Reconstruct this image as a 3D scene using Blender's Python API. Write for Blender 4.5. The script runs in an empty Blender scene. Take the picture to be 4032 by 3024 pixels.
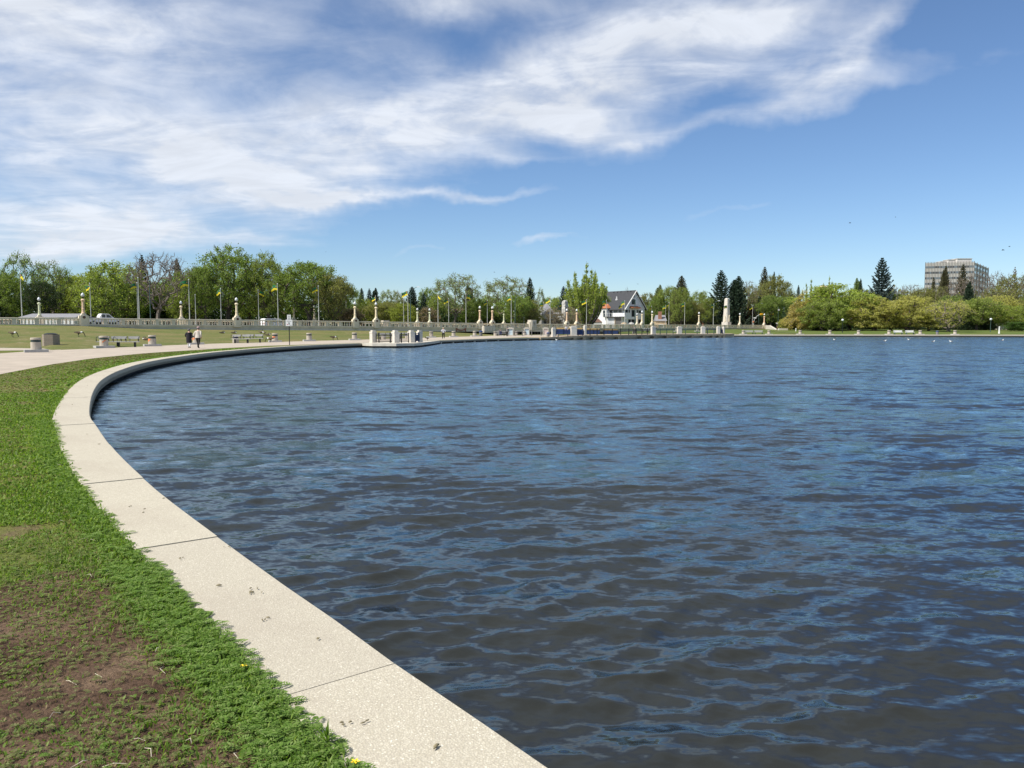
import bpy, bmesh, math, random
import numpy as np
from mathutils import Vector, Matrix

S = bpy.context.scene
COL = S.collection
PI = math.pi
rad = math.radians

# ------------------------------------------------------------------ camera
FPX, HOR, EYE = 3060.0, 1288.0, 1.7          # focal length, horizon row, eye height (photo pixels / metres)
PITCH = math.atan((1512 - HOR) / FPX)
cam = bpy.data.cameras.new('camera')
cam.sensor_width = 36.0
cam.lens = 36.0 * FPX / 4032.0
cam.clip_start = 0.05
cam.clip_end = 9000
camo = bpy.data.objects.new('camera', cam)
COL.objects.link(camo)
camo.location = (0, 0, EYE)
camo.rotation_euler = (PI / 2 - PITCH, 0, 0)
S.camera = camo
S.view_settings.view_transform = 'Standard'
S.view_settings.look = 'None'
S.view_settings.exposure = 0.58
S.view_settings.gamma = 1.0
S.view_settings.use_curve_mapping = False

FW = np.array([0, math.cos(PITCH), -math.sin(PITCH)])
UP = np.array([0, math.sin(PITCH), math.cos(PITCH)])

def ray(x, y):
    return np.array([x - 2016.0, 0, 0]) + (1512.0 - y) * UP + FPX * FW

def G(x, y, z=0.0):
    "world point where the photo's pixel meets the level z"
    d = ray(x, y); t = (z - EYE) / d[2]
    return np.array([d[0] * t, d[1] * t, z])

def P(x, y, D):
    "world point on the pixel's ray at distance D"
    d = ray(x, y); t = D / d[1]
    return np.array([d[0] * t, D, EYE + d[2] * t])

def U(x):
    return (x - 2016.0) / 3068.0

def zat(y, D):
    return EYE + (HOR - y) / FPX * D

# ------------------------------------------------------------------ sun and sky
SUN_EL, SUN_DIR = rad(52), Vector((-0.87, -0.50, 0)).normalized()
sv = Vector((SUN_DIR.x * math.cos(SUN_EL), SUN_DIR.y * math.cos(SUN_EL), math.sin(SUN_EL)))
sl = bpy.data.lights.new('sun', 'SUN')
sl.energy = 4.4
sl.angle = rad(0.53)
sl.color = (1.0, 0.95, 0.87)
so = bpy.data.objects.new('sun', sl)
COL.objects.link(so)
so.rotation_euler = sv.to_track_quat('Z', 'Y').to_euler()

W = bpy.data.worlds.new('World')
S.world = W
W.use_nodes = True
wt = W.node_tree
for n in list(wt.nodes): wt.nodes.remove(n)

class NT:
    "small helper to wire nodes"
    def __init__(s, t): s.t = t
    def node(s, typ, **kw):
        n = s.t.nodes.new(typ)
        for k, v in kw.items(): setattr(n, k, v)
        return n
    def link(s, a, b): s.t.links.new(a, b)
    def setin(s, sock, v):
        if isinstance(v, bpy.types.NodeSocket): s.link(v, sock)
        else: sock.default_value = v
    def math(s, op, a, b=0.0, c=0.0, clamp=False):
        n = s.node('ShaderNodeMath', operation=op); n.use_clamp = clamp
        for i, v in enumerate((a, b, c)): s.setin(n.inputs[i], v)
        return n.outputs[0]
    def vmath(s, op, a, b=None, scale=None):
        n = s.node('ShaderNodeVectorMath', operation=op)
        s.setin(n.inputs[0], a)
        if b is not None: s.setin(n.inputs[1], b)
        if scale is not None: s.setin(n.inputs['Scale'], scale)
        return n
    def comb(s, x, y, z=0.0):
        n = s.node('ShaderNodeCombineXYZ')
        for i, v in enumerate((x, y, z)): s.setin(n.inputs[i], v)
        return n.outputs[0]
    def noise(s, vec, scale, detail=4, rough=0.55, dist=0.0, lac=2.0):
        n = s.node('ShaderNodeTexNoise')
        s.link(vec, n.inputs['Vector'])
        n.inputs['Scale'].default_value = scale; n.inputs['Detail'].default_value = detail
        n.inputs['Roughness'].default_value = rough; n.inputs['Distortion'].default_value = dist
        n.inputs['Lacunarity'].default_value = lac
        return n
    def ramp(s, fac, stops, interp='LINEAR'):
        n = s.node('ShaderNodeValToRGB'); r = n.color_ramp; r.interpolation = interp
        while len(r.elements) < len(stops): r.elements.new(0.5)
        for e, (p, c) in zip(r.elements, stops):
            e.position = p; e.color = tuple(c) + (1,) if len(c) == 3 else c
        s.setin(n.inputs[0], fac)
        return n.outputs[0]
    def mix(s, fac, a, b, blend='MIX'):
        n = s.node('ShaderNodeMix', data_type='RGBA', blend_type=blend)
        s.setin(n.inputs[0], fac)
        for sock, v in ((n.inputs[6], a), (n.inputs[7], b)):
            if isinstance(v, (tuple, list)): v = tuple(v) + (1,) if len(v) == 3 else v
            s.setin(sock, v)
        return n.outputs[2]
    def maprange(s, v, a, b, c=0.0, d=1.0, smooth=True):
        n = s.node('ShaderNodeMapRange'); n.interpolation_type = 'SMOOTHSTEP' if smooth else 'LINEAR'
        s.setin(n.inputs[0], v)
        for i, k in enumerate((a, b, c, d)): n.inputs[i + 1].default_value = k
        return n.outputs[0]

w = NT(wt)
tc = w.node('ShaderNodeTexCoord').outputs['Generated']
sky = w.node('ShaderNodeTexSky', sky_type='NISHITA')
sky.sun_disc = False
sky.sun_elevation = SUN_EL
sky.sun_rotation = math.atan2(sv.x, sv.y)
sky.altitude = 580
sky.air_density = 1.0
sky.dust_density = 0.2
sky.ozone_density = 2.2
sep = w.node('ShaderNodeSeparateXYZ'); w.link(tc, sep.inputs[0])
dx, dy, dz = sep.outputs
az = w.math('ARCTAN2', dx, dy)
el = w.math('ARCSINE', w.math('MINIMUM', dz, 0.9999))
# wind-drawn cirrus: noise on the cloud layer's own plane
zz = w.math('ADD', w.math('MAXIMUM', dz, 0.0), 0.10)
px_ = w.math('DIVIDE', dx, zz); py_ = w.math('DIVIDE', dy, zz)
plane = w.comb(px_, py_, 0.0)
mp = w.node('ShaderNodeMapping'); w.link(plane, mp.inputs[0])
mp.inputs['Rotation'].default_value = (0, 0, rad(-22)); mp.inputs['Scale'].default_value = (0.75, 1.0, 1.0)
fib = w.noise(mp.outputs[0], 1.7, 8, 0.56, 0.9).outputs['Fac']
mp2 = w.node('ShaderNodeMapping'); w.link(plane, mp2.inputs[0])
mp2.inputs['Rotation'].default_value = (0, 0, rad(25)); mp2.inputs['Scale'].default_value = (0.7, 1.15, 1.0)
fib2 = w.noise(mp2.outputs[0], 3.4, 9, 0.60, 1.0).outputs['Fac']
ae = w.comb(az, el, 0.0)
mp3 = w.node('ShaderNodeMapping'); w.link(ae, mp3.inputs[0])
mp3.inputs['Rotation'].default_value = (0, 0, rad(-12)); mp3.inputs['Scale'].default_value = (1.0, 2.1, 1.0)
puff = w.noise(mp3.outputs[0], 6.5, 8, 0.58, 0.35).outputs['Fac']
wn = w.noise(ae, 5.0, 5, 0.6).outputs['Color']
warp = w.vmath('SCALE', w.vmath('SUBTRACT', wn, (0.5, 0.5, 0.5)).outputs[0], scale=0.16).outputs[0]
aew = w.vmath('ADD', ae, w.vmath('MULTIPLY', warp, (1.3, 0.55, 0.0)).outputs[0]).outputs[0]
def azel(X, Y):
    d = ray(X * 1.8228, Y * 1.8228); d = d / np.linalg.norm(d)
    return math.atan2(d[0], d[1]), math.asin(d[2])
# where the cloud banks lie (bearing and height above the horizon, read off the photograph; two overhead ones are added to smooth the water's reflection)
BANKS = [(100, 30, 250, 60, 0, .42), (60, 190, 300, 140, 0, .60), (60, 305, 230, 60, 0, .40), (250, 70, 260, 80, 8, .34), (560, 190, 190, 50, -20, .20),
         (780, 305, 330, 62, 6, .80), (1060, 262, 240, 48, 4, .62), (520, 385, 250, 42, -6, .66), (1262, 272, 120, 34, -22, .70), (620, 430, 150, 16, 3, .40),
         (110, 462, 260, 36, 2, .95), (270, 508, 260, 17, 1, .72), (90, 530, 200, 15, 0, .55), (480, 500, 110, 10, -3, .4),
         (760, 435, 95, 9, 2, .55), (1000, 427, 150, 8, 3, .68), (800, 384, 90, 18, 6, .42), (1120, 352, 110, 12, -3, .30), (660, 480, 60, 12, 0, .3),
         (1240, 118, 150, 46, 14, .72), (1500, 175, 300, 26, -2, .92), (1640, 55, 165, 52, 4, 1.0), (1820, 140, 130, 36, 30, .55),
         (1720, 228, 170, 20, 8, .42), (1450, 95, 150, 60, 0, .42), (1900, 90, 90, 26, 38, .25),
         (960, 4, 130, 22, 0, .60), (900, 165, 190, 55, -10, .36), (1170, 509, 70, 7, 9, .55), (925, 545, 34, 6, 8, .3), (1560, 463, 110, 8, 12, .20),
         (1375, 322, 26, 10, 10, .4), (1480, 280, 110, 14, 10, .25), (1980, 172, 70, 12, -5, .18), (150, -150, 480, 100, 0, .42), (1450, -150, 380, 95, 6, .50), (660, 552, 190, 8, 0, .12), (1250, 40, 120, 20, -12, .2)]
acc = None
for (bx, by, sx, sy, rot, amp) in BANKS:
    a0, e0 = azel(bx, by)
    m = w.node('ShaderNodeMapping', vector_type='TEXTURE'); w.link(aew, m.inputs[0])
    k = 1.8228 / FPX
    m.inputs['Location'].default_value = (a0, e0, 0)
    m.inputs['Rotation'].default_value = (0, 0, rad(rot))
    m.inputs['Scale'].default_value = (sx * k * 1.05, sy * k * 1.05, 1)
    l = w.vmath('DOT_PRODUCT', m.outputs[0], m.outputs[0]).outputs['Value']
    g = w.math('MULTIPLY', w.math('POWER', 2.71828, w.math('MULTIPLY', l, -0.75)), amp)
    acc = g if acc is None else w.math('ADD', acc, g)
# overhead and behind the same thin veil goes on, unmasked
over = w.math('MULTIPLY', w.maprange(el, rad(25), rad(45)), w.maprange(az, rad(-60), rad(60), 0.40, 0.22))
side = w.math('MULTIPLY', w.maprange(w.math('ABSOLUTE', az), rad(37), rad(55)), w.maprange(az, rad(-40), rad(40), 0.40, 0.06))
acc = w.math('ADD', acc, w.math('MAXIMUM', over, side))
tex = w.math('ADD', w.math('ADD', w.math('MULTIPLY', w.maprange(fib, 0.30, 0.70), 0.26), w.math('MULTIPLY', w.maprange(fib2, 0.32, 0.70), 0.22)), w.math('MULTIPLY', w.maprange(puff, 0.30, 0.70), 0.62))
den = w.math('MULTIPLY', acc, w.math('ADD', tex, 0.36))
alpha = w.maprange(den, 0.15, 1.08, 0.0, 0.92, smooth=False)
alpha = w.math('MULTIPLY', alpha, w.maprange(el, rad(-1), rad(4)))
# an added, unseen even veil overhead that brightens and smooths the water's reflection
alpha = w.math('MAXIMUM', alpha, w.math('MULTIPLY', w.maprange(el, rad(21), rad(40)), w.maprange(az, rad(-60), rad(80), 0.60, 0.36)))
skyc = w.mix(1.0, sky.outputs[0], (0.88, 1.01, 1.17), 'MULTIPLY')
fine = w.maprange(fib2, 0.3, 0.7, 0.92, 1.06)
cl = w.vmath('SCALE', (7.5, 7.9, 8.6), scale=fine).outputs[0]
skyc = w.mix(alpha, skyc, cl)
bg = w.node('ShaderNodeBackground'); bg.inputs['Strength'].default_value = 0.074
w.link(skyc, bg.inputs['Color'])
wo = w.node('ShaderNodeOutputWorld'); w.link(bg.outputs[0], wo.inputs[0])

# ------------------------------------------------------------------ helpers
def new_mat(name):
    m = bpy.data.materials.new(name); m.use_nodes = True
    t = NT(m.node_tree)
    return m, t, m.node_tree.nodes['Principled BSDF']

def mat(name, c, rough=0.7, var=0.12, scale=6.0, bump=0.0, metal=0.0, objcol=False, detail=5, spec=0.35):
    m, t, b = new_mat(name)
    co = t.node('ShaderNodeTexCoord').outputs['Object']
    n = t.noise(co, scale, detail, 0.6).outputs['Fac']
    lo = tuple(max(0, v * (1 - var * 2)) for v in c); hi = tuple(min(1, v * (1 + var * 2)) for v in c)
    r = t.ramp(n, [(0.25, lo), (0.75, hi)])
    if objcol:
        oi = t.node('ShaderNodeObjectInfo').outputs['Color']
        r = t.mix(1.0, r, oi, 'MULTIPLY')
    t.link(r, b.inputs['Base Color'])
    b.inputs['Roughness'].default_value = rough
    b.inputs['Metallic'].default_value = metal
    b.inputs['Specular IOR Level'].default_value = spec
    if bump:
        bm_ = t.node('ShaderNodeBump'); bm_.inputs['Strength'].default_value = bump; bm_.inputs['Distance'].default_value = 0.02
        t.link(n, bm_.inputs['Height']); t.link(bm_.outputs[0], b.inputs['Normal'])
    return m

class MB:
    "collects shapes for one mesh"
    def __init__(s): s.v = []; s.f = []; s.m = []
    def add(s, vs, fs, m=0):
        o = len(s.v); s.v += [tuple(map(float, q)) for q in vs]
        s.f += [tuple(i + o for i in q) for q in fs]; s.m += [m] * len(fs)
        return s
    def box(s, c, d, rz=0.0, m=0, top=1.0):
        x, y, z = d[0] / 2, d[1] / 2, d[2] / 2
        vs = []
        for (i, j, k) in ((-1,-1,-1),(1,-1,-1),(1,1,-1),(-1,1,-1),(-1,-1,1),(1,-1,1),(1,1,1),(-1,1,1)):
            f = top if k > 0 else 1.0
            a, b = i * x * f, j * y * f
            vs.append((c[0] + a * math.cos(rz) - b * math.sin(rz), c[1] + a * math.sin(rz) + b * math.cos(rz), c[2] + k * z))
        return s.add(vs, [(0,3,2,1),(4,5,6,7),(0,1,5,4),(1,2,6,5),(2,3,7,6),(3,0,4,7)], m)
    def tube(s, pts, rs, n=6, m=0, cap=True):
        pts = [Vector(p) for p in pts]
        if not hasattr(rs, '__len__'): rs = [rs] * len(pts)
        vs, fs = [], []
        for i, p in enumerate(pts):
            d = (pts[min(i + 1, len(pts) - 1)] - pts[max(i - 1, 0)]).normalized()
            a = d.cross(Vector((0, 0, 1)) if abs(d.z) < 0.9 else Vector((1, 0, 0))).normalized(); b = d.cross(a)
            for k in range(n):
                t = 2 * PI * k / n
                vs.append(p + (a * math.cos(t) + b * math.sin(t)) * rs[i])
        for i in range(len(pts) - 1):
            for k in range(n):
                fs.append((i * n + k, i * n + (k + 1) % n, (i + 1) * n + (k + 1) % n, (i + 1) * n + k))
        if cap:
            fs.append(tuple(range(n - 1, -1, -1))); fs.append(tuple(range((len(pts) - 1) * n, len(pts) * n)))
        return s.add(vs, fs, m)
    def lathe(s, prof, n=10, c=(0, 0, 0), m=0, rz=0.0):
        vs, fs = [], []
        for (r, z) in prof:
            for k in range(n):
                t = 2 * PI * k / n + rz
                vs.append((c[0] + r * math.cos(t), c[1] + r * math.sin(t), c[2] + z))
        for i in range(len(prof) - 1):
            for k in range(n):
                fs.append((i * n + k, i * n + (k + 1) % n, (i + 1) * n + (k + 1) % n, (i + 1) * n + k))
        fs.append(tuple(range(n - 1, -1, -1))); fs.append(tuple(range((len(prof) - 1) * n, len(prof) * n)))
        return s.add(vs, fs, m)
    def prism(s, poly, h0, h1, frame=None, m=0):
        "poly in (a, b), extruded from h0 to h1; frame maps (a, b, h) to a point"
        f = frame or (lambda a, b, h: (a, b, h))
        n = len(poly)
        vs = [f(a, b, h0) for a, b in poly] + [f(a, b, h1) for a, b in poly]
        fs = [tuple(range(n - 1, -1, -1)), tuple(range(n, 2 * n))] + [(i, (i + 1) % n, n + (i + 1) % n, n + i) for i in range(n)]
        return s.add(vs, fs, m)
    def sweep(s, pts, sec, side, m=0):
        "section (offset along side, height) swept through pts"
        n = len(sec); vs, fs = [], []
        for p in pts:
            for (o, h) in sec: vs.append((p[0] + side[0] * o, p[1] + side[1] * o, p[2] + h))
        for i in range(len(pts) - 1):
            for k in range(n): fs.append((i * n + k, i * n + (k + 1) % n, (i + 1) * n + (k + 1) % n, (i + 1) * n + k))
        fs.append(tuple(range(n - 1, -1, -1))); fs.append(tuple(range((len(pts) - 1) * n, len(pts) * n)))
        return s.add(vs, fs, m)
    def mesh(s, name, mats, smooth=False):
        me = bpy.data.meshes.new(name)
        me.from_pydata(s.v, [], s.f)
        for q in (mats if isinstance(mats, (list, tuple)) else [mats]): me.materials.append(q)
        if any(s.m): me.polygons.foreach_set('material_index', s.m)
        b = bmesh.new(); b.from_mesh(me); bmesh.ops.recalc_face_normals(b, faces=b.faces); b.to_mesh(me); b.free()
        if smooth: me.polygons.foreach_set('use_smooth', [True] * len(me.polygons))
        return me

def obj(name, me, parent=None, loc=None, rz=0.0, label=None):
    if isinstance(me, tuple): me = me[0].mesh(name, me[1], *me[2:])
    o = bpy.data.objects.new(name, me); COL.objects.link(o)
    if parent is not None: o.parent = parent
    if loc is not None: o.location = loc
    if rz: o.rotation_euler[2] = rz
    if label: o['label'] = label
    return o

def tag(o, label, cat, group=None):
    o['label'] = label; o['category'] = cat
    if group: o['group'] = group
    return o

def thing(name, label, cat, loc, rz=0.0, group=None):
    o = bpy.data.objects.new(name, None); COL.objects.link(o)
    o.empty_display_size = 0.2
    o.location = tuple(loc); o.rotation_euler[2] = rz
    return tag(o, label, cat, group)

def kind(o, k, label=None):
    o['kind'] = k
    if label: o['label'] = label
    return o

def clone(root, loc, rz, label, scale=None):
    "a copy of a thing with its parts and their sub-parts"
    def cp(o, par):
        c = o.copy(); COL.objects.link(c)
        if par is not None: c.parent = par
        for ch in kids.get(o.name, ()): cp(ch, c)
        return c
    kids = {}
    def collect(o):
        kids[o.name] = list(o.children)
        for ch in o.children: collect(ch)
    collect(root)
    r = cp(root, None)
    r.location = tuple(loc); r.rotation_euler[2] = rz; r['label'] = label
    if scale is not None: r.scale = scale
    return r

class Series:
    "first call builds, later calls copy"
    def __init__(s, make): s.make = make; s.first = None
    def put(s, loc, rz, label, scale=None):
        if s.first is None:
            s.first = r = s.make(label); r.location = tuple(loc); r.rotation_euler[2] = rz
            if scale is not None: r.scale = scale
            return r
        return clone(s.first, loc, rz, label, scale)

def interp(x, pts):
    return float(np.interp(x, [p[0] for p in pts], [p[1] for p in pts]))

def catmull(pts, step):
    pts = [np.array(p, float) for p in pts]; out = []
    for i in range(len(pts) - 1):
        p0 = pts[max(i - 1, 0)]; p1 = pts[i]; p2 = pts[i + 1]; p3 = pts[min(i + 2, len(pts) - 1)]
        n = max(1, int(np.linalg.norm(p2 - p1) / step))
        for k in range(n):
            t = k / n
            out.append(0.5 * ((2 * p1) + (-p0 + p2) * t + (2 * p0 - 5 * p1 + 4 * p2 - p3) * t * t + (-p0 + 3 * p1 - 3 * p2 + p3) * t ** 3))
    out.append(pts[-1])
    return np.array(out)

# ------------------------------------------------------------------ materials
def kerb_mat():
    m, t, b = new_mat('exposed_aggregate')
    co = t.node('ShaderNodeTexCoord').outputs['Object']
    v = t.node('ShaderNodeTexVoronoi'); t.link(co, v.inputs['Vector']); v.inputs['Scale'].default_value = 105
    r = t.ramp(v.outputs['Color'], [(0.0, (0.20, 0.185, 0.16)), (0.12, (0.36, 0.32, 0.255)), (0.5, (0.455, 0.42, 0.335)), (0.78, (0.495, 0.455, 0.36)), (0.92, (0.64, 0.60, 0.50))])
    ed = t.maprange(v.outputs['Distance'], 0.25, 0.75)
    r = t.mix(ed, r, (0.39, 0.355, 0.275))
    big = t.noise(co, 0.9, 6, 0.65).outputs['Fac']
    r = t.mix(t.maprange(big, 0.45, 0.72, 0, 0.45), r, (0.33, 0.285, 0.225))
    st = t.noise(co, 5.5, 4, 0.7).outputs['Fac']
    r = t.mix(t.maprange(st, 0.62, 0.74, 0, 0.35), r, (0.24, 0.21, 0.17))
    oi = t.node('ShaderNodeObjectInfo').outputs['Random']
    r = t.mix(t.math('MULTIPLY', oi, 0.16), r, (0.30, 0.27, 0.23))
    t.link(r, b.inputs['Base Color']); b.inputs['Roughness'].default_value = 0.9; b.inputs['Specular IOR Level'].default_value = 0.2
    zs = t.node('ShaderNodeSeparateXYZ'); t.link(co, zs.inputs[0])
    wet = t.maprange(t.math('ADD', zs.outputs[2], t.math('MULTIPLY', big, 0.10)), -0.13, -0.04, 1.0, 0.0)      # algae and damp on the water face
    r2 = t.mix(t.math('MULTIPLY', wet, 0.75), r, (0.085, 0.085, 0.065))
    r2 = t.mix(t.maprange(t.noise(co, 2.3, 8, 0.75, 1.5).outputs['Fac'], 0.60, 0.70, 0, 0.28), r2, (0.20, 0.185, 0.15))
    t.link(r2, b.inputs['Base Color'])
    bm_ = t.node('ShaderNodeBump'); bm_.inputs['Strength'].default_value = 0.5; bm_.inputs['Distance'].default_value = 0.004
    t.link(v.outputs['Distance'], bm_.inputs['Height']); t.link(bm_.outputs[0], b.inputs['Normal'])
    return m

def ground_mat(name, green, dry, soil, amt_soil, s1=0.35, fine=40.0):
    m, t, b = new_mat(name)
    co = t.node('ShaderNodeNewGeometry').outputs['Position']
    n1 = t.noise(co, s1, 6, 0.6).outputs['Fac']
    n2 = t.noise(co, s1 * 5, 6, 0.65).outputs['Fac']
    n3 = t.noise(co, fine, 5, 0.7).outputs['Fac']
    r = t.mix(t.maprange(n1, 0.35, 0.68), green, dry)
    r = t.mix(t.maprange(n2, amt_soil, amt_soil + 0.16), r, soil)
    r = t.mix(t.maprange(n3, 0.25, 0.75), r, t.mix(1.0, r, (0.55, 0.55, 0.5), 'MULTIPLY'))
    t.link(r, b.inputs['Base Color']); b.inputs['Roughness'].default_value = 0.95; b.inputs['Specular IOR Level'].default_value = 0.1
    bm_ = t.node('ShaderNodeBump'); bm_.inputs['Strength'].default_value = 0.6; bm_.inputs['Distance'].default_value = 0.03
    t.link(n3, bm_.inputs['Height']); t.link(bm_.outputs[0], b.inputs['Normal'])
    return m

def leaf_mat(name, c1, c2, c3, trans=0.35, objcol=False):
    m, t, b = new_mat(name)
    rnd = t.node('ShaderNodeNewGeometry').outputs['Random Per Island']
    r = t.ramp(rnd, [(0.0, c1), (0.55, c2), (1.0, c3)])
    if objcol:
        r = t.mix(1.0, r, t.node('ShaderNodeObjectInfo').outputs['Color'], 'MULTIPLY')
    t.link(r, b.inputs['Base Color']); b.inputs['Roughness'].default_value = 0.55; b.inputs['Specular IOR Level'].default_value = 0.25
    tr = t.node('ShaderNodeBsdfTranslucent'); t.link(t.mix(1.0, r, (1.1, 1.15, 0.6), 'MULTIPLY'), tr.inputs['Color'])
    mx = t.node('ShaderNodeMixShader'); mx.inputs[0].default_value = trans
    t.link(b.outputs[0], mx.inputs[1]); t.link(tr.outputs[0], mx.inputs[2])
    t.link(mx.outputs[0], m.node_tree.nodes['Material Output'].inputs[0])
    return m

def water_mat():
    m, t, b = new_mat('lake_water')
    geo = t.node('ShaderNodeNewGeometry')
    pos = geo.outputs['Position']
    tilt = None
    chop0 = t.node('ShaderNodeAttribute', attribute_name='chop').outputs['Fac']
    for sc, rot, st, k in ((0.25, 6, 2.2, 0.26), (0.7, 12, 2.2, 0.46), (1.9, 4, 2.0, 0.52), (4.5, 16, 1.8, 0.44), (9.0, 24, 2.2, 0.30), (24.0, 20, 2.0, 0.26)):
        mpn = t.node('ShaderNodeMapping'); t.link(pos, mpn.inputs[0])
        mpn.inputs['Rotation'].default_value = (0, 0, rad(rot)); mpn.inputs['Scale'].default_value = (1.0 / st, 1.0, 1.0)
        c = t.noise(mpn.outputs[0], sc, 2, 0.5).outputs['Color']
        v = t.vmath('MULTIPLY', t.vmath('SUBTRACT', c, (0.5, 0.5, 0.5)).outputs[0], (k * (1.25 if sc < 8 else 0.8), k * 1.6, 0)).outputs[0]
        if sc < 8: v = t.vmath('SCALE', v, scale=(chop0 if sc < 4 else t.math('MULTIPLY_ADD', chop0, 0.65, 0.35))).outputs[0]
        tilt = v if tilt is None else t.vmath('ADD', tilt, v).outputs[0]
    nrm = t.vmath('NORMALIZE', t.vmath('ADD', geo.outputs['Normal'], tilt).outputs[0]).outputs[0]
    t.link(nrm, b.inputs['Normal'])
    n = t.noise(pos, 0.15, 3).outputs['Fac']
    t.link(t.ramp(n, [(0.3, (0.0155, 0.0145, 0.0095)), (0.7, (0.021, 0.019, 0.011))]), b.inputs['Base Color'])
    chop = t.node('ShaderNodeAttribute', attribute_name='chop').outputs['Fac']     # ripples too fine for the mesh
    gl = t.node('ShaderNodeBsdfGlossy'); gl.inputs['Color'].default_value = (0.68, 0.87, 1.0, 1)
    t.link(t.math('MULTIPLY_ADD', chop, 0.13, 0.055), gl.inputs['Roughness']); t.link(nrm, gl.inputs['Normal'])
    fr = t.node('ShaderNodeFresnel'); fr.inputs['IOR'].default_value = 1.56; t.link(nrm, fr.inputs['Normal'])
    b.inputs['Specular IOR Level'].default_value = 0.0; b.inputs['Roughness'].default_value = 0.8
    mx = t.node('ShaderNodeMixShader'); t.link(fr.outputs[0], mx.inputs[0]); t.link(b.outputs[0], mx.inputs[1]); t.link(gl.outputs[0], mx.inputs[2])
    t.link(mx.outputs[0], m.node_tree.nodes['Material Output'].inputs[0])
    return m

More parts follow.
